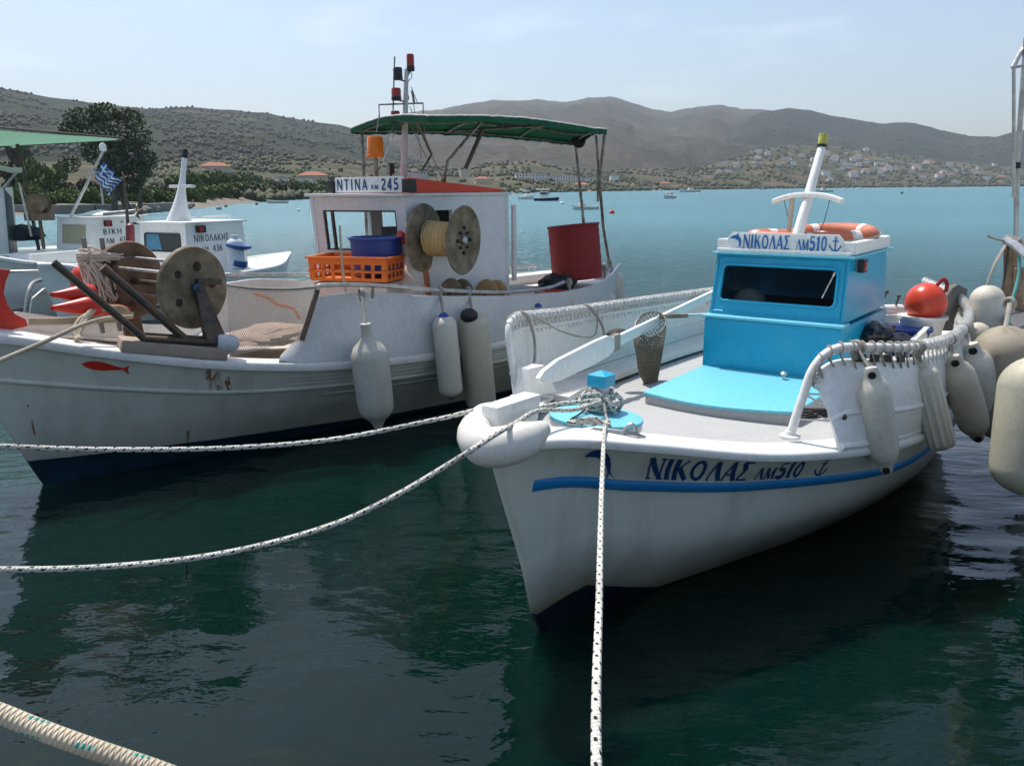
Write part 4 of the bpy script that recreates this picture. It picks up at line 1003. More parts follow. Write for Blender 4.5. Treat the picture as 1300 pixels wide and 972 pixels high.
# ---- bulwarks and rails
def railp(side):
    if side < 0: P = [(1.34, -.82, .905), (1.385, -.86, 1.12), (1.43, -.90, 1.30), (1.52, -.985, 1.402), (1.73, -1.14, 1.395), (2.05, -1.28, 1.36), (2.66, -1.37, 1.325), (3.4, -1.35, 1.295), (4.2, -1.27, 1.27), (5.0, -1.14, 1.255), (5.8, -.9, 1.27), (6.5, -.5, 1.31)]
    else: P = [(1.2, 1.02, .90), (1.18, 1.06, 1.15), (1.2, 1.1, 1.36), (1.32, 1.14, 1.42), (1.6, 1.19, 1.40), (2.05, 1.24, 1.365), (2.66, 1.29, 1.33), (3.4, 1.29, 1.30), (4.2, 1.24, 1.275), (5.0, 1.13, 1.26), (5.8, .9, 1.27), (6.5, .5, 1.31)]
    return crom(P, 12 * 8 + 1)
for sd in (-1, 1):
    rp = railp(sd)
    mb = MB(); mb.tube(rp, .026, 10); rail = mb.build('bulwark_rail', WHITE2, t1)
    mb = MB(); foot = rp[0]; mb.lathe([(.06, -.012), (.06, .004), (.035, .008), (.03, .03)], foot, (0, 0, 1), 14); mb.build('rail_foot', WHITE2, rail)
    # bulwark panel
    st = 18 if sd < 0 else 20
    rows = []; tops = []
    for p in rp[st:]:
        b = h1.sheer_b(p.x) - .03; zs = h1.sheer_z(p.x) + .006
        dz = .085 if p.x < 2.6 else .07
        tp = Vector((p.x + .02, (abs(p.y) - .012) * sd, p.z - dz)); bt = Vector((p.x - .06 * max(0, 1 - (p.x - 1.5)), b * sd, zs))
        col_ = []
        for j in range(8):
            q = j / 7; c = bt.lerp(tp, q); c.y += sd * .035 * math.sin(q * math.pi) * (1 if p.x > 1.6 else .4); col_.append(c)
        rows.append(col_); tops.append(tp)
    mb = MB(); mb.slab(rows, .022 * (-sd)); bw = mb.build('bulwark', WHITE, t1, sharp=50)
    # moulding half way up and a toe moulding
    mb = MB()
    mb.tube([r[3] + Vector((0, sd * .012, 0)) for r in rows], .022, 8); mb.tube([r[7] for r in rows], .014, 8); mb.tube([r[0] + Vector((0, sd * .015, .03)) for r in rows], .02, 8); mb.build('bulwark_moulding', WHITE, bw)
    # lacing round the rail and the panel edge
    mb = MB(); mbw = MB(); i = 0; d = 0.; rg = random.Random(3 + sd)
    for a, b in zip(rp[st - 2:], rp[st - 1:]):
        L = (b - a).length; 
        while d < L:
            c = a.lerp(b, d / L); t = (b - a).normalized(); o = Vector((0, 0, 1)); s_ = t.cross(o).normalized()
            k = [c + s_ * (.036 * math.cos(R(g))) + o * (.036 * math.sin(R(g))) + t * (.03 * g / 360) for g in range(-60, 250, 30)]
            low = c + Vector((0, 0, -.1 - rg.random() * .03)) + t * .04
            (mbw if sd > 0 or c.x > 2.15 else mb).tube([low + s_ * .016] + k + [low + s_ * -.016 + t * .01], .0055, 5)
            d += .072 if sd < 0 else .065
        d -= L
    mbw.build('lacing', LACE, rail)
    if sd < 0: mb.build('grey_lacing', ROPEG, rail)
    if sd > 0:
        # thick seized wrapping on the far rail
        mb = MB(); rg = random.Random(9)
        for i in range(26, 90, 2): 
            a = rp[i]; t = (rp[i + 1] - a).normalized(); s_ = t.cross(Vector((0, 0, 1))).normalized()
            for q in range(1):
                c = a + t * .03 * q; mb.tube([c + s_ * .034 * math.cos(R(g)) + Vector((0, 0, .034 * math.sin(R(g)))) + t * .02 * g / 360 for g in range(0, 330, 30)], .0055, 5)
        mb.build('seizing', LACE, rail)
    if sd < 0:
        # slots below the rail: dark openings framed by small uprights
        for x0_ in (1.64, 1.735, 1.83, 1.925):
            j = min(range(len(rp)), key=lambda i: abs(rp[i].x - x0_)); c = rp[j]; t = (rp[j + 1] - c).normalized(); nrm = Vector((t.y, -t.x, 0)) 
            if nrm.y > 0: nrm = -nrm
            q = c + Vector((0, 0, -.062)) + nrm * .004; mb = MB()
            mb.hexa([q + t * a + nrm * bb + Vector((0, 0, zz)) for zz in (-.022, .022) for (a, bb) in ((-.034, 0), (.034, 0), (.034, .012), (-.034, .012))]); mb.build('slot', BLACKP, bw)
        # lattice lashing in the corner between the leaning rail foot and the panel
        mb = MB()
        for i in range(4, 22, 3):
            a = rp[i]; b = Vector((1.40 + .004 * i, -1.045 + .007 * i, min(a.z + .0, 1.24))); mb.tube([a, b], .006, 5); 
            if i < 18: mb.tube([b, rp[i + 3]], .006, 5)
        mb.build('corner_lashing', LACE, rail)
        mb = MB(); a = rp[5]; b = Vector((1.46, -1.075, 1.03)); 
        for k in range(4): mb.tube([a + Vector((0, 0, .02 * k - .03)), (a + b) / 2 + Vector((0, -.03, .012 * k)), b], .008, 6)
        mb.ball(tuple(b), .02, 8, 6); mb.build('shackle', DKSTEEL, rail)
# inner shelf on the far side, dark locker line
mb = MB(); rows = []
for i in range(20):
    x = 1.5 + 3.4 * i / 19; b = h1.sheer_b(x); rows.append([Vector((x, b - .06, h1.sheer_z(x) + .035)), Vector((x, b - .34, h1.sheer_z(x) + .03))])
mb.slab(rows, .05); mb.build('side_deck', WHITE2, t1)
# knee block at the front end of the far bulwark
mb = MB(); mb.hexa([(1.12, .86, .93), (1.42, .84, .91), (1.42, 1.0, .91), (1.12, 1.0, .93), (1.16, .9, 1.12), (1.32, .88, 1.12), (1.32, 1.0, 1.12), (1.16, 1.0, 1.12)]); mb.build('knee', WHITE, t1, bevel=.015)

# ---- things on and around the blue and white boat
def wmat(fr): return fr.mat()
W1 = B1.W
# bow fender: fat white roll bent round the stem
mb = MB(); pth = [tuple(B1.ony(*q)) for q in ((694, 541, -.27), (670, 556, -.23), (642, 566, -.17), (617, 567, -.09), (604, 556, 0.), (607, 543, .09), (622, 532, .14), (642, 523, .17))]
rr = [.03, .080, .09, .09, .085, .085, .085, .03]
mb.tube([W1(*p) for p in pth], rr, 16, sub=5)
bf = mb.build('bow_fender', paint('bow_fender_white', (.70, .68, .62), .45, .35, (.25, .2, .14), 4)); tag(bf, 'fat white roll fender bent round the stem of the blue and white boat', 'fender')
# sausage fenders
def fender(top, tip, r, label, mat, style='lug', hang=None, group='fenders along the blue and white boat', capm=None, endm=None, rope=ROPEG, face=None, name='fender', rr=.008):
    """capsule hanging from top to tip (world); hang = list of rope points"""
    top, tip = Vector(top), Vector(tip); ax = (tip - top); L = ax.length; ax.normalize()
    t = thing(name, label, 'fender', top, group); face = Vector(face) if face else Vector((-top.x, -top.y, .2)).normalized()
    if style == 'lug': prof = [(.001, .02 * L), (r * .36, .03 * L), (r * .46, .075 * L), (r * .52, .11 * L), (r * .74, .15 * L), (r * .95, .22 * L), (r, .30 * L), (r * 1.03, .55 * L), (r, .74 * L), (r * .93, .80 * L), (r * .7, .87 * L), (r * .5, .915 * L), (r * .42, .955 * L), (r * .3, .985 * L), (.001, .995 * L)]
    elif style == 'bottle': prof = [(.001, .0), (r * .28, .005 * L), (r * .3, .1 * L), (r * .36, .14 * L), (r * .8, .21 * L), (r * .98, .27 * L), (r * 1.02, .32 * L), (r, .7 * L), (r * .96, .8 * L), (r * .78, .85 * L), (r * .45, .9 * L), (r * .25, .96 * L), (r * .22, .99 * L), (.001, L)]
    elif style == 'round':
        dm = min(.32 * L, r * .95); prof = [(r * math.sin(R(g)) + .001, dm * (1 - math.cos(R(g)))) for g in range(4, 91, 10)] + [(r * 1.01, L * .55)]
        d2 = min(.22 * L, r * .8); prof += [(r * math.cos(R(g)) + .001, L - d2 + d2 * math.sin(R(g))) for g in range(0, 91, 10)]
    elif style == 'ribbed': prof = [(.001, .02 * L), (r * .4, .03 * L), (r * .44, .10 * L), (r * .85, .12 * L), (r, .17 * L), (r, .90 * L), (r * .85, .955 * L), (r * .4, .965 * L), (r * .3, .985 * L), (.001, .99 * L)]
    mb = MB(); mb.lathe(prof, (0, 0, 0), ax, 28 if style != 'ribbed' else 36)
    if style in ('lug', 'ribbed'):
        # flatten both lugs across the facing direction
        for i, q in enumerate(mb.v):
            v = Vector(q); hh = v.dot(ax) / L; k = 1. if .2 < hh < .82 else (.55 if (hh < .12 or hh > .9) else .8)
            c = ax * v.dot(ax); d = v - c; fcomp = face - ax * face.dot(ax); fcomp.normalize()
            d = d - fcomp * d.dot(fcomp) * (1 - k)
            if style == 'ribbed' and .16 < hh < .9:
                a = math.atan2(d.dot(fcomp), d.dot(ax.cross(fcomp))); d *= 1 + .035 * math.cos(a * 12)
            mb.v[i] = tuple(c + d)
    mb.build('body', mat, t, sharp=60)
    fc = face - ax * face.dot(ax); fc.normalize()
    if style == 'lug':
        for hh in (.085, .945):
            mb = MB(); c = ax * L * hh; mb.tube([c - fc * r * .34, c + fc * r * .34], r * .24, 14); o = mb.build('eye_hole', BLACKP, t)
    if capm:
        mb = MB(); mb.lathe([(r * .18, -.03 * L), (r * .26, -.02 * L), (r * .55, .03 * L), (r * .86, .09 * L), (r * .97, .135 * L), (r * 1.0, .15 * L), (r * .9, .155 * L)], (0, 0, 0), ax, 24); mb.build('top_cap', capm, t)
    if endm:
        mb = MB(); mb.lathe([(r * .88, .895 * L), (r * .92, .90 * L), (r * .8, .93 * L), (r * .5, .97 * L), (r * .25, 1.01 * L), (r * .1, 1.02 * L)], (0, 0, 0), ax, 24); mb.build('end_cap', endm, t)
    if hang:
        mb = MB(); P = [Vector(p) - top for p in hang]; st_ = ax * L * (.07 if style == 'lug' else .02)
        mb.tube([st_ + Vector((0, 0, -.0))] + P, rr, 7, sub=4)
        mb.tube([st_ + fc * .012] + [p + fc * .02 + Vector((.012, 0, 0)) for p in P], rr, 7, sub=4)
        c = P[-1]; mb.torus(c, .034, rr, Vector((1, .6, 0)), 16); mb.torus(c + Vector((.014, .008, 0)), .036, rr, Vector((1, .5, .2)), 16); mb.ball(tuple(c + fc * .03 + Vector((0, 0, -.045))), .02, 8, 6)
        mb.build('fender_rope', rope, t)
    return t
def f1_(px, py, x): return B1.W(*B1.onx(px, py, x))
def rail_at(x):
    rp = railp(-1); p = min(rp[20:], key=lambda q: abs(q.x - x)); return B1.W(*p)
fender(f1_(1105, 462, 1.55), f1_(1126, 602, 1.72), .088, 'white lugged fender with black eyes, leftmost on the blue striped hull', FENDW, hang=[rail_at(1.62)])
fender(f1_(1168, 455, 2.12), f1_(1198, 572, 2.32), .082, 'white ribbed fender hanging second from the left on the blue striped hull', FENDW, 'ribbed', hang=[rail_at(2.1)])
fender(f1_(1209, 448, 2.55), f1_(1243, 560, 2.9), .10, 'yellowish lugged fender with black eyes, third from the left on the blue striped hull', FENDC, hang=[rail_at(2.7)])
fender(f1_(1232, 432, 3.2), f1_(1262, 552, 3.5), .115, 'white fender tucked behind the yellowish one at the stern quarter', FENDW, hang=[rail_at(3.4)])
fender(f1_(1238, 412, 4.0), f1_(1248, 470, 4.2), .10, 'small cream fender half hidden below the rail near the dark plank', FENDC, 'round', hang=[rail_at(4.1)])
# lifebuoys on the roof
def lifebuoy(c, Rr, r, ax, label):
    c = Vector(c); t = thing('lifebuoy', label, 'lifebuoy', c, 'orange lifebuoys on the blue cabin roof'); mb = MB(); mb.torus((0, 0, 0), Rr, r, ax, 48); mb.build('ring', paint('faded_orange_foam', (.52, .15, .075), .6, .4, (.55, .35, .25), 5), t)
    axn = Vector(ax).normalized(); e1 = axn.orthogonal().normalized(); e2 = axn.cross(e1)
    for k in range(4):
        mb = MB(); a0 = R(45 + 90 * k + 12); pts = [(e1 * math.cos(a0 + R(g)) + e2 * math.sin(a0 + R(g))) * Rr for g in (-7, -3.5, 0, 3.5, 7)]; mb.tube(pts, r * 1.025, 12); mb.build('band', WHITE2, t)
    mb = MB(); pts = [(e1 * math.cos(R(g)) + e2 * math.sin(R(g))) * (Rr + r * (1.1 if g % 90 < 20 else 1.35)) for g in range(0, 360, 18)]; mb.tube(pts, .007, 6, closed=True); mb.build('grab_line', ROPEG, t)
    return t
lifebuoy(W1(3.93, .12, 1.875), .31, .058, (.03, 0, 1), 'orange lifebuoy lying flat at the left on the cabin roof behind the name board')
lifebuoy(W1(4.04, -.2, 1.90), .30, .066, (-.06, -.06, 1), 'orange lifebuoy lying on the other one at the right end of the roof')
# oar
oa, ob = B1.W(*B1.ony(683, 482, .72)), B1.W(*B1.ony(920, 366, 1.02)); t = thing('oar', 'long white wooden oar leaning along the far bulwark of the blue and white boat', 'oar', oa)
od = (ob - oa); oL = od.length; od.normalize(); up_ = Vector((0, 0, 1)); sd_ = (up_ - od * od.dot(up_)).normalized(); thk = od.cross(sd_)
prof = [(0, .012), (.06, .045), (.25, .075), (.8, .085), (1.02, .08), (1.1, .055), (1.25, .042), (oL, .035)]
mb = MB(); rows = []
for x, wd in prof: rows.append([oa * 0 + od * x + sd_ * wd - thk * .016, od * x + sd_ * wd + thk * .016, od * x - sd_ * wd + thk * .016, od * x - sd_ * wd - thk * .016, od * x + sd_ * wd - thk * .016])
mb.grid(rows[:6]); mb.add(rows[0][:-1], [(0, 1, 2, 3)]); mb.build('blade', WHITE, t, bevel=.006)
mb = MB(); mb.grid(rows[5:]); mb.add(rows[-1][:-1], [(0, 1, 2, 3)]); mb.build('shaft', WHITE, t, bevel=.006)
mb = MB(); 
for k in range(4): c = od * (1.13 + .022 * k); mb.tube([c + sd_ * .06 + thk * .02, c + sd_ * .06 - thk * .02, c - sd_ * .06 - thk * .02, c - sd_ * .06 + thk * .02], .009, 6, closed=True)
mb.build('lashing', ROPEG, t)
# landing net with wire hoop, hanging on the inside of the far bulwark
t = thing('landing_net', 'brown landing net with a white pole hanging inside the far bulwark beside the blue cabin', 'landing net', B1.W(2.75, .78, .8))
hc = B1.ony(833, 412, .80); O_ = Vector((2.75, .78, .8)); rotm = Matrix.Rotation(B1.a, 3, 'Z')
def ln(p): return rotm @ (Vector(p) - O_)
hoop = [hc + Vector((.19 * math.cos(R(g)), .05 + .10 * math.sin(R(g)), .06 * math.cos(R(g)) + .05 * math.sin(R(g)))) for g in range(0, 360, 15)]
mb = MB(); mb.tube([ln(p) for p in hoop], .008, 8, closed=True); mb.build('hoop', STEEL, t)
net_rows = []; bot = B1.ony(828, 486, .80)
for j in range(17):
    q = j / 16; kk = (1 - q ** 2.6 * .62) * (1 + .05 * math.sin(q * 9))
    c = hc.lerp(bot, q); net_rows.append([c + (p - hc) * kk * (1 - .0 * q) + Vector((0, 0, -(p - hc).z * min(1, q * 3) * .6)) for p in hoop])
mb = MB()
for j, rw in enumerate(net_rows):
    nr = len(rw)
    if j < 16:
        for i in range(nr):
            a = rw[i]; b = net_rows[j + 1][(i + 1) % nr]; c = net_rows[j + 1][(i - 1) % nr]
            mid = lambda p, q_: p.lerp(q_, .5)
            mb.tube([ln(a), ln(b)], .0032, 4, caps=False); mb.tube([ln(a), ln(c)], .0032, 4, caps=False)
mb.build('net_bag', paint('net_brown', (.20, .165, .115), .9, .4), t)
mb = MB(); nb2 = [[ln(hc.lerp(bot, .3) + (p - hc) * .8 * (1 - .5 * (j / 8) ** 2) + Vector((0, 0, -(bot - hc).length * .72 * j / 8 - (p - hc).z * .5))) for p in hoop + hoop[:1]] for j in range(9)]; mb.grid(nb2)
n = NT('net_twine'); n.set(Base_Color=n.mix(n.ramp(n.noise(40, 4), [(.35, 0), (.65, 1)]), (.10, .08, .055), (.30, .25, .18)), Roughness=.95); n.b.inputs['Alpha'].default_value = 1
al = n.ramp(n.noise(75, 3), [(.44, 0), (.47, 1)]); n.link(al, n.b.inputs['Alpha']); mb.build('net_fold', n.m, t)
hA, hB = hc + Vector((.18, .05, .04)), B1.ony(938, 398, .72); mb = MB(); mb.tube([ln(hA), ln(hA.lerp(hB, .3))], .02, 8); mb.build('socket', WOOD, t); mb = MB(); mb.tube([ln(hA.lerp(hB, .25)), ln(hB)], .016, 8); mb.build('handle', WHITE2, t)
# dangling rope ends on the far rail
rp_ = railp(1)
for (i0, dx, lab) in ((30, .05, 'grey rope tail hanging down inside the far bulwark, near its front end'), (50, .2, 'thin grey line slack across the inside of the far bulwark, behind the landing net')):
    a = rp_[i0]; mb = MB(); pts = [a + Vector((.0, .03, -.02)), a + Vector((.0, 0, .035)), a + Vector((.02, -.045, 0)), a + Vector((dx * .6 + .05, -.06, -.15)), a + Vector((dx + .05, -.05, -.33)), a + Vector((dx, -.04, -.42))]
    mb.tube([B1.W(*p) for p in pts], .011, 7, sub=5); tag(mb.build('rope_tail', ROPEG), lab, 'rope')
mb = MB(); a, b = rp_[34], rp_[52]; mb.tube([B1.W(a.x, a.y - .04, a.z), B1.W(a.x + .3, a.y - .06, a.z - .14), B1.W((a.x + b.x) / 2 + .1, a.y - .05, a.z - .24), B1.W(b.x - .1, b.y - .08, b.z - .2), B1.W(b.x, b.y - .04, b.z)], .006, 6, sub=6); tag(mb.build('slack_line', ROPEG), 'thin slack line looped between two points of the far white rail', 'rope')
# dark float and cloth on the ledge behind the oar
mb = MB(); c = B1.ony(785, 424, .92); mb.ball(tuple(B1.W(*c)), .055, 10, 7, sq=(1.8, 1.2, .8)); tag(mb.build('dark_rag', paint('black_rubber', (.015, .015, .015), .7, .1)), 'small black rag lying on the ledge behind the oar blade', 'rag')
# ball buoy in a white bucket, blue bucket, black bags, plank, dark curved plank, windlass
bc = B1.W(4.62, -.87, 1.31)
t = thing('ball_buoy', 'round glossy orange red buoy resting in a white bucket behind the blue cabin', 'buoy', bc); mb = MB(); mb.ball((0, 0, 0), .172, 28, 18); mb.build('ball', paint('buoy_orange_red', (.62, .055, .02), .28, .2, (.3, .05, .03)), t)
mb = MB(); mb.tube([(.06, -.04, .155), (.10, -.06, .21), (.13, -.07, .17), (.125, -.075, .10)], .016, 8, sub=4); mb.build('eye', DRED, t)
def bucket(c, r0, r1, hgt, m, label, lean=(0, 0, 1)):
    t = thing('bucket', label, 'bucket', c); mb = MB(); mb.lathe([(r0 * .9, 0), (r0, .005), (r1, hgt), (r1 * 1.07, hgt), (r1 * 1.07, hgt - .025), (r1 * 1.03, hgt - .027)], (0, 0, 0), lean, 28)
    mb.f.pop(); mb.mi.pop(); mb.uv.pop(); mb.lathe([(r1 * .97, hgt - .002), (r0 * .93, .02), (.001, .02)], (0, 0, 0), lean, 28); mb.f.pop(-1); mb.mi.pop(); mb.uv.pop(); mb.build('pail', m, t, sharp=50)
    mb = MB(); mb.tube([Vector((r1 * math.cos(R(g)), .0 + r1 * .35 * math.sin(R(g)), hgt - .01 - .11 * math.sin(R(g)))) for g in range(0, 181, 15)], .004, 6); mb.build('bail', STAIN, t); return t
bucket(B1.W(4.60, -.86, .93), .14, .19, .27, WHITE2, 'white bucket holding the round orange red buoy')
bucket(B1.W(*(B1.onz(1150, 415, 1.12) - Vector((0, 0, .24)))), .15, .20, .24, FBLUE, 'bright blue bucket in front of the white bucket behind the blue cabin')
def crumple(c, d, m, label, seed, name, cat):
    rg = random.Random(seed); mb = MB(); mb.ball((0, 0, 0), 1, 26, 18); 
    for i, q in enumerate(mb.v):
        v = Vector(q); f = 1 + .35 * noise.noise(v * 2.2 + Vector((seed, 0, 0))) + .16 * noise.noise(v * 6 + Vector((0, seed, 0))); v *= f; mb.v[i] = (v.x * d[0], v.y * d[1], max(v.z, -.6) * d[2])
    return tag(mb.build(name, m, M=Matrix.Translation(Vector(c)) @ Matrix.Rotation(B1.a, 4, 'Z')), label, cat)
BAG = paint('bin_bag', (.012, .012, .013), .22, 0, bump=.4)
crumple(B1.W(*B1.onz(1114, 427, 1.10)), (.22, .13, .11), BAG, 'shiny black plastic bag beside the right wall of the blue cabin', 2, 'plastic_bag', 'bag')
crumple(B1.W(*B1.onz(1141, 436, 1.06)), (.16, .12, .08), paint('grey_bag', (.05, .05, .05), .3, 0, bump=.4), 'dull grey plastic bag between the black bag and the blue bucket', 5, 'plastic_bag', 'bag')
pa, pb = B1.W(*B1.ony(1158, 440, -.95)), B1.W(*B1.ony(1213, 388, -.9)); mb = MB(); mb.beam(pa, pb, .045, .12); tag(mb.build('plank', WHITE, bevel=.006), 'white plank standing slantwise between the buoy and the rail at the stern quarter', 'plank')
mb = MB(); mb.prism([B1.W(*B1.ony(x, y, -1.0)) for x, y in ((1190, 420), (1194, 396), (1201, 378), (1210, 365), (1217, 361), (1229, 367), (1227, 378), (1218, 391), (1212, 406), (1210, 420))], B1.v * .06); tag(mb.build('rudder_blade', paint('weathered_grey_wood', (.13, .125, .11), .85, .5, (.04, .04, .035), 7), bevel=.008), 'weathered grey curved rudder blade standing against the rail at the stern quarter', 'rudder')
t = thing('windlass', 'small white and grey windlass with levers behind the right wall of the blue cabin', 'windlass', B1.W(4.75, -.52, 1.12)); mb = MB(); mb.tube([(-.16, 0, .08), (.16, .02, .08)], .05, 12); mb.box((0, 0, -.05), (.2, .16, .2)); mb.build('drum', WHITE2, t, bevel=.01)
mb = MB(); mb.tube([(-.05, 0, .08), (-.02, -.03, .24)], .009, 6); mb.ball((-.02, -.03, .25), .02, 8, 6); mb.tube([(.08, 0, .08), (.1, -.02, .2)], .009, 6); mb.ball((.1, -.02, .21), .018, 8, 6); mb.build('levers', DKSTEEL, t)
# ---- rope turns on the bitt and the mooring lines
def rope(name, pts, r, m, label, cat='rope', sub=10, group=None, seg=10):
    mb = MB(); mb.tube(pts, r, seg, sub=sub); return tag(mb.build(name, m), label, cat, group)
mb = MB(); rg = random.Random(4); pts = []
for i in range(150):
    a = i * .32; rr_ = .052 + .016 * rg.random() + .012 * math.sin(i * .11); pts.append(B1.W(.59 + rr_ * math.cos(a), rr_ * math.sin(a), 1.10 + .11 * (i / 150) + .012 * math.sin(i * .7)))
mb.tube(pts, .011, 7)
for k in range(5):
    a = rg.random() * 6; q = [B1.W(.59 + .085 * math.cos(a), .085 * math.sin(a), 1.20), B1.W(.59 + .12 * math.cos(a + .3), .12 * math.sin(a + .3), 1.15), B1.W(.59 + .10 * math.cos(a + .7), .10 * math.sin(a + .7), 1.09)]; mb.tube(q, .011, 7, sub=4)
tag(mb.build('bitt_rope', ROPEF), 'black flecked white rope wound in many turns round the blue headed bitt', 'rope')
# vertical line to the quay in front of the camera
ce = B1.W(.30, -.22, 1.12)
v1 = [ce, atz(768, 540, 1.115), atz(764, 620, 1.13), atz(761, 750, 1.19), atz(757.5, 985, 1.31), Vector((.10, .5, 1.2)), Vector((.08, -.3, .95))]
rope('mooring_line', v1, .0105, ROPEF, 'black flecked white mooring line running straight down the photo in front of the white bow', group='black flecked mooring lines of the blue and white boat', sub=14, seg=12)
rope('cap_line', [B1.W(.56, -.04, 1.20), B1.W(.47, -.10, 1.12), B1.W(.34, -.2, 1.115), ce + Vector((0, 0, .01))], .008, ROPEG, 'short grey line from the bitt across the blue bow cap to the cleat', sub=8)
rope('cap_line', [B1.W(.58, .04, 1.17), B1.W(.45, .04, 1.105), B1.W(.33, .03, 1.096), B1.W(.29, -.02, 1.09)], .006, paint('dark_cord', (.07, .07, .07), .8), 'thin dark cord lying across the left half of the blue bow cap', sub=8)
mb = MB(); rg = random.Random(8)
for k in range(4): mb.tube([B1.W(.18, -.08 + .012 * k, 1.125), B1.W(.24, -.16, 1.13 + .008 * k), B1.W(.28, -.24 + .01 * k, 1.125)], .011, 7, sub=4)
tag(mb.build('cleat_rope', ROPEF), 'black flecked rope end made fast on the bow cleat below the blue cap', 'rope')
b0 = B1.W(.50, -.05, 1.18)
def ropepts(lst): return [Vector(p) for p in lst]
zA = [(596, 521, 2.95), (520, 540, 2.85), (430, 556.5, 2.8), (300, 568, 2.75), (150, 570.5, 2.7), (0, 566, 2.65), (-120, 558, 2.6)]
def viaY(lst): return [aty(x, y, Y) for x, y, Y in lst]
sh_ = B1.W(-.34, .075, 1.215)
rope('mooring_line', [b0, B1.W(.2, .10, 1.19), B1.W(-.1, .10, 1.20), B1.W(*B1.ony(607, 521, .12))] + [aty(x, y, Y) for x, y, Y in ((560, 531, 3.66), (430, 556.5, 3.5), (300, 568, 3.4), (150, 570.5, 3.3), (0, 566, 3.2), (-160, 556, 3.1))], .0112, ROPEF, 'upper black flecked mooring line leading left from the bow block, almost level', group='black flecked mooring lines of the blue and white boat', sub=10, seg=10)
rope('mooring_line', [b0 + Vector((0, -.03, 0)), B1.W(.2, -.075, 1.195), B1.W(*B1.ony(684, 521, -.085)), B1.W(*B1.ony(656, 536, -.17)), B1.W(*B1.ony(628, 552, -.25)), B1.W(*B1.ony(602, 569, -.29))] + [aty(x, y, Y) for x, y, Y in ((560, 595, 3.2), (500, 630, 3.1), (430, 663, 3.0), (340, 690, 2.92), (240, 709, 2.85), (120, 720, 2.78), (0, 722.5, 2.7), (-160, 720, 2.6))], .0112, ROPEF, 'lower black flecked mooring line leading left from the bow block in a long sag', group='black flecked mooring lines of the blue and white boat', sub=10, seg=10)
mb = MB(); a = aty(237, 709, 2.85); mb.tube([a, a + Vector((-.005, 0, -.06)), a + Vector((-.012, 0, -.085))], .0025, 5); tag(mb.build('rope_yarn', BLACKP), 'small dark yarn end hanging from the lower mooring line', 'yarn')
rope('dock_line', [aty(x, y, Y) for x, y, Y in ((-170, 835, 1.12), (-60, 883, 1.12), (0, 905, 1.12), (60, 929, 1.11), (130, 954, 1.10), (215, 983, 1.09), (330, 1030, 1.06), (420, 1090, 1.0))], .0148, ROPEB, 'thick beige dock line with green flecks crossing the lower left corner', sub=10, seg=16)

# ================================================================== OLDER WHITE BOAT WITH THE GREEN CANOPY
def zb2(n, x):
    return n.math('MAXIMUM', n.math('SUBTRACT', .225, n.math('MULTIPLY', x, .055)), .05)
HULL2 = hull_mat('hull_white_old_boat', (.58, .595, .525), (.004, .019, .032), zb2, .45, .5)
t2 = thing('fishing_boat', 'older white fishing boat with dark green canopy, rusty reels and a red bow fish', 'boat', B2.mat())
lv2 = [
    [(.25, .015, -.5), (.5, .03, -.5), (1.0, .07, -.5), (1.7, .15, -.5), (2.6, .26, -.5), (3.6, .38, -.5), (4.6, .42, -.5), (5.8, .3, -.45), (7.1, .03, -.4)],
    [(0, .02, 0), (.35, .095, 0), (.85, .19, 0), (1.6, .29, 0), (2.5, .39, 0), (3.5, .54, 0), (4.5, .65, 0), (5.7, .56, 0), (7.2, .03, 0)],
    [(-.22, .02, .55), (.1, .16, .52), (.65, .32, .48), (1.5, .52, .42), (2.45, .68, .38), (3.5, .8, .36), (4.5, .88, .36), (5.8, .76, .38), (7.35, .04, .48)],
    [(-.35, .02, .94), (-.02, .21, .88), (.5, .38, .77), (1.35, .60, .62), (2.3, .79, .54), (3.4, .93, .50), (4.5, 1.0, .5), (5.9, .86, .54), (7.5, .05, .64)],
    [(-.45, .03, 1.31), (-.14, .24, 1.265), (.4, .45, 1.115), (1.25, .71, .92), (2.2, .91, .79), (3.3, 1.02, .73), (4.5, 1.06, .73), (5.9, .92, .77), (7.6, .06, .88)]]
h2 = Hull(lv2, 96, 32); h2.build(HULL2, t2)
h2.cap(WHITE2, t2, .2, .03, .06, .012); h2.deck(paint('old_deck', (.50, .45, .39), .8, .7, (.24, .16, .1), 3, .6), t2, .16, -.04, camber=.03)
h2.strip(lambda x: h2.at(3, x).z, -.3, 7.2, .022, .022, HULL2, t2, 'rub_rail', 80)
h2.strip(lambda x: h2.at(3, x).z * .45 + h2.at(2, x).z * .55, 2.2, 7.0, .015, .014, HULL2, t2, 'lower_rub_rail', 60)
for i in range(4): h2.strip(lambda x, i=i: h2.at(3, x).z + .055 + .036 * i, 1.75 + .25 * (i % 2), 7.0, .006, .006, HULL2, t2, 'plank_seam', 50, side=(-1,))
# red painted stem head plate, seen at the left edge
outl = [(36, 414), (33, 405), (20, 399), (10, 387), (5, 372), (8, 357), (14, 343), (-2, 341), (-30, 344), (-38, 358), (-44, 376), (-52, 392), (-70, 404), (-78, 418), (-60, 424), (-20, 424), (10, 420)]
pl = [B2.ony(x, y, -.03) for x, y in outl]; mb = MB(); mb.prism(pl, (0, .06, 0)); mb.build('stem_head', RED, t2, bevel=.008)
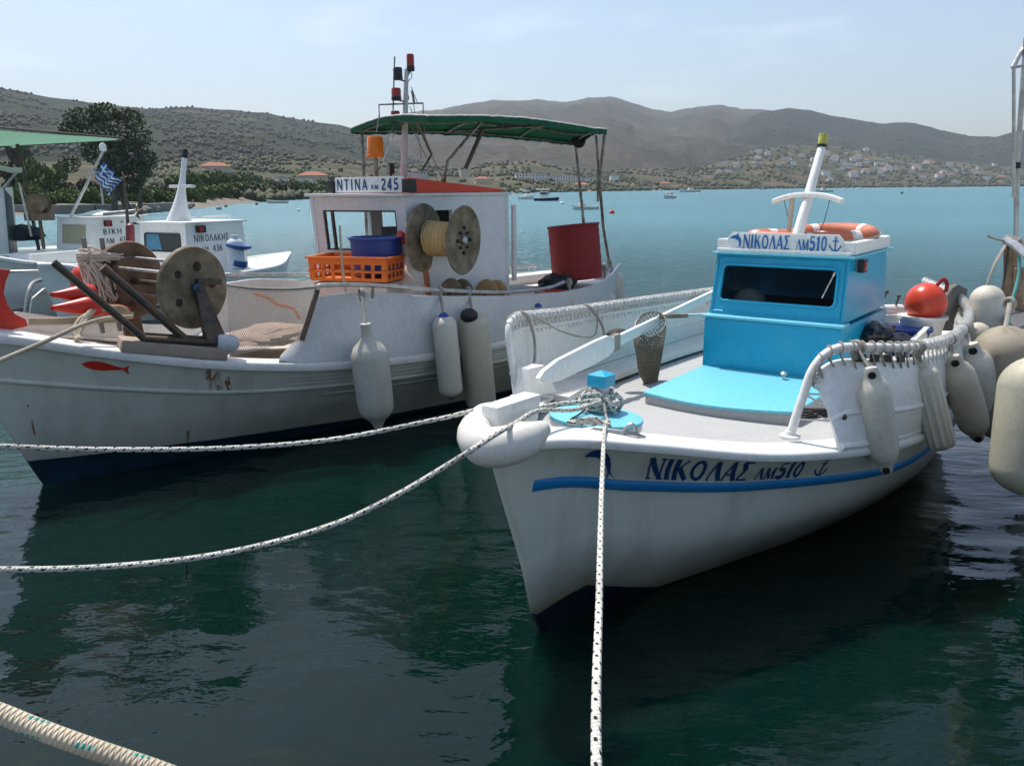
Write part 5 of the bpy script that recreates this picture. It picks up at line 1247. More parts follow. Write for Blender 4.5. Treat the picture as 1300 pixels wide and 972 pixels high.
# red fish mark, rust stains
mb = MB(); fz = lambda x: 0.0
def f2(u, v, off):
    x, z = u, v; b = h2.hb(x, z); b2 = h2.hb(x + .02, z); sl = (b2 - b) / .02; l = math.hypot(1, sl); return Vector((x - sl / l * off, -(b + off / l), z))
def hullpx(px, py):
    """(x, z) on the near hull side seen at a pixel of the photograph"""
    best = None
    for k in range(60):
        y = -.02 - k * .02; L = B2.ony(px, py, y)
        if 0.02 < L.z < 1.4: 
            e = abs(h2.hb(L.x, L.z) + y)
            if best is None or e < best[0]: best = (e, L.x, L.z)
    return best[1], best[2]
fa = hullpx(103, 462); fb = hullpx(164, 469)
def fish(u, v, off):
    return f2(fa[0] + (fb[0] - fa[0]) * u, fa[1] + (fb[1] - fa[1]) * u + v, off)
us = [0, .08, .2, .35, .5, .65, .78, .86]; hw = [.002, .022, .036, .040, .034, .022, .012, .010]
mb.grid([[fish(u, h, .004) for u, h in zip(us, hw)], [fish(u, -h * .9, .004) for u, h in zip(us, hw)]])
mb.add([fish(u, v, .005) for u, v in [(.84, .0), (1.0, .040), (.96, .0), (1.0, -.045)]], [(0, 1, 2), (0, 2, 3)]); mb.build('fish_mark', RED, t2, smooth=False)
n = NT('rust_stain'); n.set(Base_Color=n.mix(n.noise(20, 3), (.36, .17, .03), (.16, .06, .015)), Roughness=.9)
al = n.ramp(n.noise(16, 5, .65, n.mapping((1.6, 1.6, .5))), [(.40, 0), (.60, .9)]); n.link(al, n.b.inputs['Alpha']); RSTAIN = n.m
for (x0, y0, x1, y1, wd, tl) in ((263, 470, 268, 496, .07, 1), (274, 474, 280, 498, .09, 1), (288, 480, 293, 500, .06, 1), (238, 547, 239, 562, .05, 1), (36, 514, 44, 552, .035, 1)):
    a = hullpx(x0, y0); b = hullpx(x1, y1); mb = MB()
    rows = []
    for i in range(9):
        q = i / 8; x = a[0] + (b[0] - a[0]) * q; z = a[1] + (b[1] - a[1]) * q; k = wd * (1 - .5 * q) * .5
        rows.append([f2(x + k * g * .5, z + k * g, .0024) for g in (-1, -.3, .3, 1)])
    mb.grid(rows); mb.build('rust_stain', RSTAIN, t2, smooth=False)
for (x0, y0, r_) in ((263, 472, .014), (238, 548, .011), (36, 515, .009)):
    a = hullpx(x0, y0); c = f2(a[0], a[1], .003); mb = MB(); mb.ball(tuple(c), r_, 8, 5); mb.build('rust_bolt', RUST, t2)
# bulwarks aft of the open bow
def topz(x): return lerp_tab([(2.0, 1.385), (2.4, 1.40), (3.3, 1.30), (4.4, 1.20), (5.2, 1.165), (6.2, 1.17), (7.0, 1.21), (7.62, 1.27)], x)
for sd in (-1, 1):
    rows = []
    for i in range(40):
        x = 1.72 + 5.88 * i / 39; b = h2.sheer_b(x); zs = h2.sheer_z(x) + .008
        t_ = min(1, max(0, (x - 1.72) / .5)); zt = zs + .04 + (topz(max(x, 2.05)) - zs - .04) * min(1, max(0, (x - 1.80) / .22))
        col_ = []
        for j in range(7):
            q = j / 6; col_.append(Vector((x + .10 * q * (1 if x < 3 else 0), sd * (b - .012 + (.02 if x > 3 else -.05) * q), zs + (zt - zs) * q)))
        rows.append(col_)
    mb = MB(); mb.slab(rows, .03 * -sd); mb.build('bulwark', paint('bulwark_white', (.62, .63, .62), .35, .25), t2, sharp=50)
mb = MB(); rows = []
for i in range(24):
    x = -.2 + 2.2 * i / 23; b = h2.sheer_b(x); zs = h2.sheer_z(x) + .008; hh = .16 * min(1, (i + 1) / 4)
    rows.append([Vector((x, b - .03, zs)), Vector((x, b - .02, zs + hh * .5)), Vector((x, b - .01, zs + hh))])
mb.slab(rows, -.03); mb.build('bow_bulwark', WHITE2, t2, sharp=50)
# bulwark rail with front leg, and the net laced under it
rl = [B2.ony(383, 432, -.90), B2.ony(394, 398, -.93), B2.ony(403, 368, -.95), B2.ony(412, 362, -.96), B2.ony(470, 362, -1.0), B2.ony(555, 368, -1.04), B2.ony(640, 371, -1.06), B2.ony(692, 366, -1.0), B2.ony(716, 358, -.95)]
mb = MB(); mb.tube(crom(rl, 61), .020, 9); rail2 = mb.build('bulwark_rail', STAIN, t2)
mb = MB(); mb.tube(crom(rl[:3], 9), .023, 9); mb.build('rail_leg', RUST, rail2)
for sd in (1,):
    mb = MB(); mb.tube(crom([(x, h2.sheer_b(x) * sd, topz(x) + .07) for x in (2.2, 3.2, 4.4, 5.6, 6.6)], 30), .018, 8)
    for x in (2.3, 3.4, 4.4, 5.6, 6.5): mb.tube([(x, h2.sheer_b(x) * sd, topz(x) - .02), (x, h2.sheer_b(x) * sd, topz(x) + .07)], .014, 7)
    mb.build('far_rail', STAIN, t2)
mb = MB()
for p in (rl[4], rl[5], rl[6]): mb.tube([p + Vector((.03, .0, 0)), Vector((p.x + .03, p.y + .02, p.z - .12))], .016, 8)
mb.build('rail_post', STAIN, rail2)
# fishing net stretched from the reel to the rail leg
nA, nB, nC, nD = B2.ony(288, 362, -.62), B2.ony(404, 364, -.95), B2.ony(386, 432, -.9), B2.ony(292, 452, -.74)
def npt(u, v):
    top = nA.lerp(nB, u); bot = nD.lerp(nC, u); c = top.lerp(bot, v); c.z -= .03 * math.sin(math.pi * u) * (1 - v); c.y += .05 * math.sin(math.pi * v) * math.sin(math.pi * u); return c
mb = MB(); NU, NV = 34, 17
for i in range(-NV, NU + 1):
    for s_ in (0, 1):
        pts = []
        for j in range(NV + 1):
            u = (i + j) / NU if s_ == 0 else (i + NV - j) / NU
            if 0 <= u <= 1: pts.append(npt(u, j / NV))
        if len(pts) > 1: mb.tube(pts, .0024, 4, caps=False)
mb.build('safety_net', paint('net_tan', (.52, .44, .36), .9, .3), t2)
mb = MB(); mb.tube(crom([nA, npt(.3, 0), npt(.7, 0), nB], 20), .012, 7); mb.build('net_head_rope', ROPEG, t2)
# wheelhouse: slightly skewed walls with openings
c_ = {'nf': (3.52, -.52), 'ff': (3.16, .62), 'fa': (4.75, .66), 'na': (4.90, -.52)}
zb_, zt_ = .80, 2.235
def V(k, z, dx=0.): return Vector((c_[k][0] + dx, c_[k][1], z))
LEAN = .11
PINK_BOUNCE = paint('wheelhouse_white_pink_bounce', (.70, .64, .60), .5, .25); CABW = paint('wheelhouse_white', (.70, .70, .69), .45, .25)  # pinkish copy of the white: light bounced off the orange crate, put into the colour
mb = MB(); P_, n_ = panel_wall(mb, V('ff', zb_), V('nf', zb_), V('nf', zt_, -LEAN), V('ff', zt_, -LEAN), [(.13, .9, .615, .905)], .05); wh = mb.build('wheelhouse', [PINK_BOUNCE], t2, smooth=False)
mb = MB()
Pn, nn_ = panel_wall(mb, V('nf', zb_), V('na', zb_), V('na', zt_), V('nf', zt_, -LEAN), [(.10, .42, .70, .90)], .05); mb.build('side_wall', CABW, wh, smooth=False)
mb = MB(); panel_wall(mb, V('fa', zb_), V('ff', zb_), V('ff', zt_, -LEAN), V('fa', zt_), [(.1, .46, .6, .9), (.56, .94, .6, .9)], .05); mb.build('side_wall', CABW, wh, smooth=False)
mb = MB(); panel_wall(mb, V('na', zb_), V('fa', zb_), V('fa', zt_), V('na', zt_), [(.35, .75, .03, .9)], .05); mb.build('back_wall', CABW, wh, smooth=False)
mb = MB(); k = [V('nf', zt_ + .002, -LEAN - .04), V('na', zt_ + .002, .03), V('fa', zt_ + .002, .03), V('ff', zt_ + .002, -LEAN - .04)]; mb.prism([p + Vector((0, (.04 if p.y > 0 else -.03), 0)) for p in k], (0, 0, .03)); mb.build('roof', CABW, wh, bevel=.008)
mb = MB(); a, b = V('nf', zt_ + .034, .0), V('na', zt_ + .034, -.12); mb.hexa([a + Vector((-.05, -.02, 0)), b + Vector((0, -.02, 0)), b + Vector((0, .9, 0)), a + Vector((-.2, .95, 0)), a + Vector((-.05, -.02, .15)), b + Vector((0, -.02, .03)), b + Vector((0, .9, .03)), a + Vector((-.2, .95, .15))]); mb.build('roof_hatch', paint('red_roof', (.68, .055, .018), .5, .2), wh, bevel=.008)
mb = MB()
for (u0, u1, v0, v1) in ((.13, .9, .615, .905),):
    q = [P_(u0, v0), P_(u1, v0), P_(u1, v1), P_(u0, v1)]
    for a, b in zip(q, q[1:] + q[:1]): mb.beam(a - n_ * .02, b - n_ * .02, .035, .03, n_)
a, b = P_(.22, v0) - n_ * .02, P_(.22, v1) - n_ * .02; mb.beam(a, b, .025, .03, n_)
mb.build('window_frame', DKSTEEL, wh)
mb = MB(); mb.box((4.35, -.12, 1.80), (.5, .62, .62)); mb.box((4.1, .2, 1.75), (.5, .5, .3)); mb.ball((3.95, .02, 1.78), .15, 12, 8); mb.box((4.5, -.25, 2.0), (.6, .2, .35)); mb.build('console', paint('dark_interior', (.03, .028, .026), .7), wh)
mb = MB(); mb.box((4.955, -.545, 1.70), (.05, .04, .85)); mb.build('door_edge', PINK_BOUNCE, wh, bevel=.006)
# name board with black ends
sA = B2.onx(425, 228.5, 3.24); sB = B2.onx(511, 229.0, 3.36); sA.z = sB.z = 2.275; SU = (sB - sA).normalized(); SN = Vector((SU.y, -SU.x, 0)); 
if SN.x > 0: SN = -SN
SLen = (sB - sA).length; bh = .155
mb = MB(); mb.prism([sA, sB, sB + Vector((0, 0, bh)), sA + Vector((0, 0, bh))], -SN * .025); nbd = mb.build('name_board', WHITE, wh, bevel=.003)
def smap2(u, v, off): return sA + SU * u + Vector((0, 0, v)) + SN * off
mb = MB(); k = SLen / 1.0
lettering(mb, 'NTINA', smap2, .112, .035 * k, .024, .17, .13, 0, 0, .95 * k, .22); mb.build('name_lettering', NAVY, nbd, smooth=False); mb = MB()
lettering(mb, 'LM', smap2, .05, .545 * k, .03, .2, .14, 0, 0, 1.15 * k, .3); mb.build('district_lettering', NAVY, nbd, smooth=False); mb = MB(); lettering(mb, '245', smap2, .115, .70 * k, .024, .19, .14, 0, 0, .95 * k, .16); mb.build('number_lettering', NAVY, nbd, smooth=False)
for u0_, nm in ((-.10, 0), (SLen + .005, 1)):
    mb = MB(); a = sA + SU * u0_ - SN * .1; mb.hexa([a, a + SU * .09, a + SU * .09 - SN * -.12, a - SN * -.12] + [p + Vector((0, 0, .13)) for p in (a, a + SU * .09, a + SU * .09 - SN * -.12, a - SN * -.12)]); o = mb.build('side_light', BLACKP, wh, bevel=.006)
    mb = MB(); c = sA + SU * (u0_ + (.075 if nm == 0 else .02)) + SN * .0 + Vector((0, 0, .07)); mb.box(tuple(c - SN * .04), (.05, .05, .09)); mb.build('lens', MATS['red_lens'], o)
# beacon, floodlight
bc_ = B2.W(*B2.ony(478, 226, -.02)); bl = B2.ony(478, 226, -.02)
mb = MB(); mb.tube([bl, bl + Vector((0, 0, .2))], .022, 8); bs = mb.build('beacon_post', STEEL, wh)
mb = MB(); mb.lathe([(.085, .2), (.10, .205), (.10, .225), (.09, .23), (.078, .40), (.07, .41), (.001, .415)], bl, (0, 0, 1), 22)
n = NT('amber_lens'); n.set(Base_Color=(.85, .22, .01), Roughness=.2, Transmission_Weight=.25, IOR=1.4); mb.build('beacon_lens', n.m, bs)
fl = bl + Vector((.08, -.14, .02)); M_ = Matrix.Rotation(R(-25), 3, 'Z'); mb = MB(); mb.box(tuple(fl + Vector((0, 0, .07))), (.05, .14, .11), M=M_); mb.tube([fl - Vector((0, 0, .05)), fl + Vector((0, 0, .03))], .012, 6); fo = mb.build('floodlight', BLACKP, wh, bevel=.006)
mb = MB(); mb.box(tuple(fl + M_ @ Vector((-.028, 0, .07))), (.006, .115, .085), M=M_); mb.build('lens', plain('flood_glass', (.30, .31, .3), .1), fo)
# mast, lamps, spreader, aerials, stays
m0, m1 = Vector((3.80, -.02, 2.26)), B2.ony(516, 88, -.02)
mb = MB(); mb.tube([m0, m0.lerp(m1, .5), m1], [.036, .033, .022], 10); mast2 = mb.build('mast', paint('mast_white', (.66, .64, .62), .45, .3), t2)
def lamp(px, py, wd, hh, dark=False, side=-1):
    c = B2.ony(px, py, -.05); mb = MB(); mb.lathe([(wd * .4, 0), (wd, .004), (wd, hh * .3), (wd * .96, hh * .32)], c - Vector((0, 0, hh / 2)), (0, 0, 1), 16); o = mb.build('lamp_base', BLACKP, mast2)
    mb = MB(); mb.lathe([(wd * .95, hh * .32), (wd * .95, hh * .9), (wd * .8, hh), (.001, hh)], c - Vector((0, 0, hh / 2)), (0, 0, 1), 16); mb.build('lens', MATS['red_lens'] if not dark else BLACKP, o)
    mb = MB(); q = (c - m0).z / (m1 - m0).z; mb.tube([c - Vector((0, 0, hh * .4)), m0.lerp(m1, min(q, 1)) - Vector((0, 0, hh * .5))], .009, 6); mb.build('bracket', STEEL, mast2)
lamp(521, 80, .042, .17); lamp(505, 94, .050, .125, True); lamp(503, 120, .052, .125); lamp(502, 149, .05, .125)
mb = MB(); a, b = B2.ony(481, 133, -.02), B2.ony(537, 131, -.02); mb.tube([a, b], .009, 6); mb.tube([a, a - Vector((0, 0, .13))], .006, 6); mb.tube([b, b - Vector((0, 0, .14))], .006, 6); mb.tube([B2.ony(501, 72, -.02), B2.ony(499, 140, -.02)], .008, 6); mb.tube([B2.ony(523, 115, -.02), B2.ony(526, 132, -.02)], .013, 6); mb.build('spreader', STEEL, mast2)
mb = MB()
for (x0, y0, x1, y1, yy) in ((481, 146, 478, 168, -.02), (513, 140, 560, 238, -.3), (520, 135, 566, 236, .1), (525, 132, 535, 200, 0), (537, 145, 541, 186, .0), (500, 160, 462, 232, .2), (506, 155, 486, 205, -.3), (522, 110, 530, 130, -.02)):
    a = B2.ony(x0, y0, -.02); b = B2.ony(x1, y1, yy); mb.tube([a, a.lerp(b, .5) - Vector((0, 0, .01)), b], .0045, 5)
cb = [B2.ony(x, y, -.04) for x, y in ((521, 90), (523, 98), (518, 104), (516, 115), (519, 125), (514, 133))]; mb.tube(cb, .005, 5, sub=5); mb.build('stays', paint('stay_grey', (.30, .29, .28), .6), mast2)
mb = MB(); c = B2.ony(531, 227, -.1); mb.lathe([(.10, -.05), (.115, .0), (.10, .05), (.05, .08), (.001, .085)], c, (0, 0, 1), 18); mb.build('radar_dome', WHITE, wh)
# canopy: green cloth over a bent tube frame
n = NT('green_canvas'); nb_ = n.noise(5, 5); n.set(Base_Color=n.mix(n.ramp(nb_, [(.35, 0), (.7, 1)]), (.012, .12, .055), (.02, .17, .08)), Roughness=.8, Normal=n.bump(n.noise(18, 3), .4, .01))
tr = n.n('BsdfTranslucent'); tr.inputs['Color'].default_value = (.012, .17, .07, 1); ms = n.n('MixShader'); ms.inputs[0].default_value = .35
n.link(n.b.outputs[0], ms.inputs[1]); n.link(tr.outputs[0], ms.inputs[2]); n.link(ms.outputs[0], n.out.inputs['Surface']); CANV = n.m
cF, cA_ = (3.42, 3.84), (6.15, 7.9)       # front and after ends at y = -.9 / .9
def can(u, v):
    y = -.92 + 1.84 * v; xf = cF[0] + (cF[1] - cF[0]) * v; xa = cA_[0] + (cA_[1] - cA_[0]) * v
    x = xf + (xa - xf) * u; sag = .028 * abs(math.sin(u * math.pi * 3)) * math.sin(math.pi * v)
    return Vector((x, y, 2.97 + .06 * math.sin(math.pi * v) + .05 * math.sin(math.pi * min(1, u * 1.1)) - sag - .05 * (1 - v) * 0))
rows = [[can(i / 30, j / 16) for j in range(17)] for i in range(31)]
mb = MB(); mb.slab(rows, .006)
canopy = mb.build('canopy', CANV, t2, sharp=60)
mb = MB(); rg = random.Random(6)
edge = [can(i / 60, 0) for i in range(61)] + [can(1, j / 24) for j in range(1, 25)] + [can(1 - i / 60, 1) for i in range(1, 61)] + [can(0, 1 - j / 24) for j in range(1, 25)]
mb.slab([[p + Vector((0, 0, .004)) for p in edge], [p + Vector((0, 0, -.045 - .02 * rg.random())) for p in edge]], .004); mb.build('valance', CANV, canopy, sharp=60)
mb = MB(); mb.tube([p + Vector((0, 0, .006 + .006 * rg.random())) for p in edge], .008, 5); mb.build('edge_lacing', LACE, canopy)
mb = MB()
def ct(a, b, r=.016): mb.tube([a - Vector((0, 0, .02)), b - Vector((0, 0, .02))], r, 8)
for v in (.03, .5, .97):
    mb.tube([can(i / 12, v) - Vector((0, 0, .025)) for i in range(13)], .016, 8)
for u in (.03, .35, .68, .97): mb.tube([can(u, j / 10) - Vector((0, 0, .028)) for j in range(11)], .016, 8)
ct(can(.35, .03), can(.68, .5)); ct(can(.68, .03), can(.35, .97))
mb.build('canopy_frame', STEEL, t2)
def post(pts, r=.018, m=STEEL): mb = MB(); mb.tube(pts, r, 8); mb.build('canopy_post', m, t2)
a = can(.03, .97); post([a, Vector((a.x, a.y, 2.25)), Vector((a.x, a.y - .02, .9))])
post([can(.12, .5) - Vector((0, 0, .02)), B2.ony(548, 196, .0), B2.ony(533, 222, -.05), B2.ony(528, 232, -.06)], .015)
post([can(.30, .1) - Vector((0, 0, .02)), B2.ony(568, 205, -.6), B2.ony(563, 238, -.45)], .017)
post([B2.ony(612, 166, -.6), B2.ony(591, 214, -.45)], .022, DKSTEEL)
a = can(.97, .97); post([a, B2.ony(741, 284, .55), Vector((B2.ony(741, 284, .55).x, .5, 1.1))], .022)
a = can(.97, .1); e = B2.ony(773, 332, -.1); post([B2.ony(768, 166, -.35), B2.ony(761, 228, -.3), B2.ony(766, 290, -.2), e], .02)
post([B2.ony(757, 172, .0), B2.ony(760, 215, -.05), B2.ony(759, 256, -.05)], .019)
mb = MB(); c = B2.ony(735, 178, .6); mb.ball(tuple(c), .1, 10, 8, sq=(1.2, .8, 1.1)); mb.build('rolled_curtain', paint('black_cloth', (.012, .012, .012), .9, .1, bump=.6), canopy)

# ---- net hauler reels, bolted to the deck
def flange(parent, c, ax, r, m, holes=True, hub=None):
    ax = Vector(ax).normalized(); mb = MB(); mb.lathe([(.02, -.012), (r * .78, -.012), (r * .84, -.022), (r * .97, -.022), (r, -.008), (r, .012), (r * .97, .022), (r * .84, .02), (r * .78, .008), (.02, .008)], c, ax, 40)
    o = mb.build('flange', m, parent)
    if holes:
        e1 = Vector((0, 0, 1)); e1 = (e1 - ax * e1.dot(ax)).normalized(); e2 = ax.cross(e1); hm = rusty('flange_hole_dark', (.05, .035, .025), (.02, .016, .012), .9, 0)
        for g, rr_, s in ((75, .52, .12), (5, .55, .11), (-65, .55, .12), (140, .55, .1), (215, .55, .1)):
            q = Vector(c) + (e1 * math.sin(R(g)) + e2 * math.cos(R(g))) * r * rr_; mb = MB(); mb.lathe([(.001, -.0135), (r * s, -.0135), (r * s, .0115), (.001, .0115)], q, ax, 16); mb.build('flange_hole', hm, o)
    return o
ny, fy = -.45, .36
nc, fc_ = B2.ony(245, 365, ny), B2.ony(164, 356, fy); ax = (fc_ - nc).normalized()
mb = MB(); mb.tube([nc - ax * .1, fc_ + ax * .06], .028, 10); reel = mb.build('net_reel', DKSTEEL, t2)
fn = flange(reel, nc, ax, .345, OCHRE); ff = flange(reel, fc_, ax, .345, RUST, False)
e1 = (Vector((0, 0, 1)) - ax * ax.z).normalized(); e2 = ax.cross(e1)
for g in (20, 80, 140, 200, 260, 320):
    mb = MB(); o_ = (e1 * math.sin(R(g)) + e2 * math.cos(R(g))) * .20; mb.tube([nc + o_, fc_ + o_], .015, 8); mb.build('spacer_rod', STAIN if g in (80, 140) else RUST, reel)
mb = MB(); 
for g in range(0, 360, 60): mb.tube([fc_ - ax * .02, fc_ - ax * .02 + (e1 * math.sin(R(g)) + e2 * math.cos(R(g))) * .24], .02, 6)
mb.lathe([(.001, -.05), (.21, -.05), (.22, -.02), (.001, -.02)], fc_, ax, 24); mb.build('spokes', RUST, reel)
mb = MB(); mb.ball(tuple(nc - ax * .06), .035, 8, 6, sq=(1.3, 1, 1)); mb.build('hub_rag', paint('blue_rag', (.03, .13, .25), .8, .2), reel)
# bracket arm on the near side
mb = MB(); hb_ = nc - ax * .05; ft = B2.ony(274, 432, -.66); side = Vector((1, .1, 0)).normalized()
mb.hexa([ft - side * .09 - ax * .02, ft + side * .09 - ax * .02, ft + side * .09 + ax * .03, ft - side * .09 + ax * .03, hb_ - side * .03 - ax * .02 + Vector((0, 0, .03)), hb_ + side * .05 - ax * .02 + Vector((0, 0, .03)), hb_ + side * .05 + ax * .03 + Vector((0, 0, .03)), hb_ - side * .03 + ax * .03 + Vector((0, 0, .03))])
mb.beam(hb_ + Vector((0, 0, .05)), hb_ + side * .22 + Vector((0, 0, .035)), .05, .05); mb.build('bracket', DKSTEEL, reel, bevel=.006)
mb = MB(); ft2 = fc_ + Vector((.02, .04, -.55)); mb.hexa([ft2 - side * .09, ft2 + side * .09, ft2 + side * .09 + ax * .04, ft2 - side * .09 + ax * .04, fc_ + ax * .04 - side * .05, fc_ + ax * .04 + side * .05, fc_ + ax * .08 + side * .05, fc_ + ax * .08 - side * .05]); mb.build('bracket', RUST, reel, bevel=.006)
# roller frame: two slanting tubes with a base tube and white roller end
mb = MB(); y0 = -.56
A1, A2 = B2.ony(68, 333, y0 + .08), B2.ony(183, 430, y0); B1_, B2_ = B2.ony(132, 341, y0), B2.ony(238, 433, y0 - .04); E_ = B2.ony(288, 436, y0 - .12)
mb.tube([A1, A2], .029, 12); mb.tube([B1_, B2_], .033, 12); frm = mb.build('roller_frame', DKSTEEL, t2)
mb = MB(); mb.tube([A2, (A2 + E_) / 2 + Vector((0, 0, .0)), E_], .030, 10); mb.tube([B2_ + Vector((0, .02, 0)), E_ + Vector((-.03, 0, .01))], .032, 10); mb.tube([A2 + Vector((.03, .06, .03)), E_ + Vector((0, .06, .03))], .014, 8); mb.build('base_tube', DKSTEEL, frm)
mb = MB(); d_ = (E_ - B2_).normalized(); mb.tube([E_ - d_ * .08, E_ - d_ * .06, E_ + d_ * .04, E_ + d_ * .08, E_ + d_ * .1], [.06, .075, .078, .06, .02], 18); mb.build('roller_end', paint('roller_white', (.52, .55, .57), .45, .4), frm)
mb = MB(); mb.tube([A1 - (A2 - A1).normalized() * .002, A1 + (A2 - A1).normalized() * .0], .024, 12); mb.build('tube_bore', BLACKP, frm)
mb = MB(); mb.tube([B1_ - (B2_ - B1_).normalized() * .015, B1_ + (B2_ - B1_).normalized() * .05], .036, 12); mb.build('rusty_collar', RUST, frm)
mb = MB(); 
for px in (110, 133): mb = MB(); q = B2.ony(px, 330, .42); mb.tube([B2.ony(px - 4, 302, .42), q, Vector((q.x + .06, .42, 1.1))], .021, 10); mb.build('pipe_stub', paint('pipe_grey', (.20, .195, .185), .6, .4), t2)
# plank box forming the roller bed on the gunwale
mb = MB(); a, b = B2.ony(150, 428, -.42), B2.ony(285, 445, -.62); mb.beam(a - Vector((0, 0, .05)), b - Vector((0, 0, .02)), .26, .1); mb.build('roller_bed', paint('bed_dirty_white', (.36, .29, .23), .8, .9, (.12, .07, .04), 5), t2, bevel=.02)
# line hauler on the wheelhouse side
ny2 = -.97; nc2, fc2 = B2.ony(587, 305, ny2), B2.ony(540, 302, -.56); ax2 = (fc2 - nc2).normalized()
mb = MB(); mb.tube([nc2 - ax2 * .03, fc2 + ax2 * .2], .03, 10); hr = mb.build('line_hauler', STEEL, t2)
def cone_flange(c, sgn, nm=True):
    mb = MB(); mb.lathe([(.02, 0), (.10, .0), (.15, sgn * .012), (.30, sgn * .012), (.335, sgn * .03), (.345, sgn * .02), (.335, sgn * .0), (.3, sgn * -.008), (.02, sgn * -.012)], c, ax2, 44); return mb.build('flange', OCHRE, hr)
cone_flange(nc2, -1); cone_flange(fc2, 1)
mb = MB(); rg = random.Random(2); mb.lathe([(.13, .02), (.165, .04), (.17, .2), (.165, .36), (.13, .40)], nc2, ax2, 28); dr = mb.build('line_drum', paint('yellow_line', (.60, .40, .17), .85, .5, (.45, .25, .16), 12, 1.0), hr)
mb = MB(); e1 = Vector((0, 0, 1)); e2 = ax2.cross(e1).normalized(); pts = []
for i in range(620):
    a = i * .42; h_ = .03 + .35 * abs(((i * .42 / 6.283 / 9) % 2) - 1); rr_ = .168 + .006 * rg.random() + .004 * math.sin(i * .05); pts.append(nc2 + ax2 * (h_ + .008 * rg.random()) + (e1 * math.cos(a) + e2 * math.sin(a)) * rr_)
mb.tube(pts, .0055, 5); mb.build('line_turns', paint('yellow_line_b', (.64, .44, .20), .85, .6, (.50, .34, .26), 16), hr)
mb = MB(); e1b = (e1 - ax2 * e1.dot(ax2)).normalized()
for g in range(0, 360, 45):
    q = nc2 - ax2 * .022 + (e1b * math.cos(R(g)) + e2 * math.sin(R(g))) * (.10 if g % 90 else .125); mb.ball(tuple(q), .016 if g % 90 else .02, 8, 6)
mb.build('hub_holes', BLACKP, hr)
mb = MB(); mb.lathe([(.001, -.045), (.03, -.045), (.042, -.03), (.042, -.012), (.001, -.01)], nc2, ax2, 18); mb.build('hub', STAIN, hr)
mb = MB(); q = fc2 + ax2 * .06; mb.lathe([(.03, 0), (.075, .01), (.08, .05), (.07, .06), (.075, .12), (.075, .22), (.05, .24), (.001, .245)], q, (-.85, .35, .03), 16); mb.build('hydraulic_motor', RED, hr, bevel=.002)
mb = MB(); 
a = fc2 + ax2 * .08; ftp = Vector((a.x + .12, a.y + .02, .80)); mb.beam(a, ftp, .14, .06, (1, 0, 0)); mb.build('pedestal', paint('pedestal_orange', (.42, .16, .07), .7, .6, (.12, .05, .03)), hr, bevel=.01)
mb = MB(); mb.tube([B2.ony(518, 328, -.62), B2.ony(516, 345, -.72), B2.ony(528, 358, -.8), B2.ony(545, 370, -.85)], .017, 8, sub=6); mb.build('hose', paint('hose_tan', (.42, .33, .27), .6), hr)

# ---- things on the older boat
W2 = B2.W
# orange slatted crate on a pinkish box
def crate(c, ang, wd, dp, hg, m, label, rows_=2, cols_=7, name='fish_crate'):
    t = thing(name, label, 'crate', Matrix.Translation(c) @ Matrix.Rotation(ang, 4, 'Z')); mb = MB()
    for (A, Bq, nx) in (((-wd / 2, -dp / 2), (wd / 2, -dp / 2), cols_), ((wd / 2, -dp / 2), (wd / 2, dp / 2), cols_ - 2), ((wd / 2, dp / 2), (-wd / 2, dp / 2), cols_), ((-wd / 2, dp / 2), (-wd / 2, -dp / 2), cols_ - 2)):
        holes = []
        for i in range(nx):
            for j in range(rows_):
                u0 = .05 + .9 * (i + .16) / nx; u1 = .05 + .9 * (i + .84) / nx; v0 = .10 + .66 * (j + .12) / rows_; v1 = .10 + .66 * (j + .88) / rows_
                holes.append((u0, u1, v0, v1))
        panel_wall(mb, (A[0], A[1], 0), (Bq[0], Bq[1], 0), (Bq[0] * 1.02, Bq[1] * 1.02, hg), (A[0] * 1.02, A[1] * 1.02, hg), holes, .012)
    mb.build('side', m, t, smooth=False)
    mb = MB(); k = [(-wd / 2, -dp / 2), (wd / 2, -dp / 2), (wd / 2, dp / 2), (-wd / 2, dp / 2)]
    for z, s_ in ((hg + .003, 1.05), (hg * .42, 1.012)):
        for a, b in zip(k, k[1:] + k[:1]): mb.beam((a[0] * s_, a[1] * s_, z), (b[0] * s_, b[1] * s_, z), .032, .02)
    mb.build('rim', m, t, bevel=.004); mb = MB(); mb.box((0, 0, .012), (wd - .03, dp - .03, .015)); mb.build('bottom', m, t); return t
ck = B2.ony(412, 352, .16); cr_c = W2(3.02, -.20, 1.41)
ang = B2.a + math.atan2(-1.0, .30) + R(0)
crate(W2(3.10, -.14, 1.42), B2.a + R(-62), .84, .52, .23, ORANGE, 'orange slatted plastic fish crate in front of the wheelhouse, under the blue tub')
t = thing('fish_box', 'pale pinkish box with a handle slot under the orange fish crate', 'box', Matrix.Translation(W2(3.10, -.14, 1.06)) @ Matrix.Rotation(B2.a + R(-62), 4, 'Z'))
BOXP = paint('box_pinkish', (.62, .47, .40), .6, .3)
mb = MB(); mb.box((0, 0, .17), (.80, .48, .34)); mb.build('body', BOXP, t, bevel=.02); mb = MB(); mb.box((.22, -.243, .22), (.14, .012, .03)); mb.build('handle_slot', BLACKP, t, bevel=.005)
mb = MB(); mb.box((0, 0, -.12), (.84, .5, .22)); tag(mb.build('hatch_box', BOXP, M=Matrix.Translation(W2(3.10, -.14, 1.06)) @ Matrix.Rotation(B2.a + R(-62), 4, 'Z'), bevel=.02), 'low pinkish deck box under the pale fish box in front of the wheelhouse', 'box')
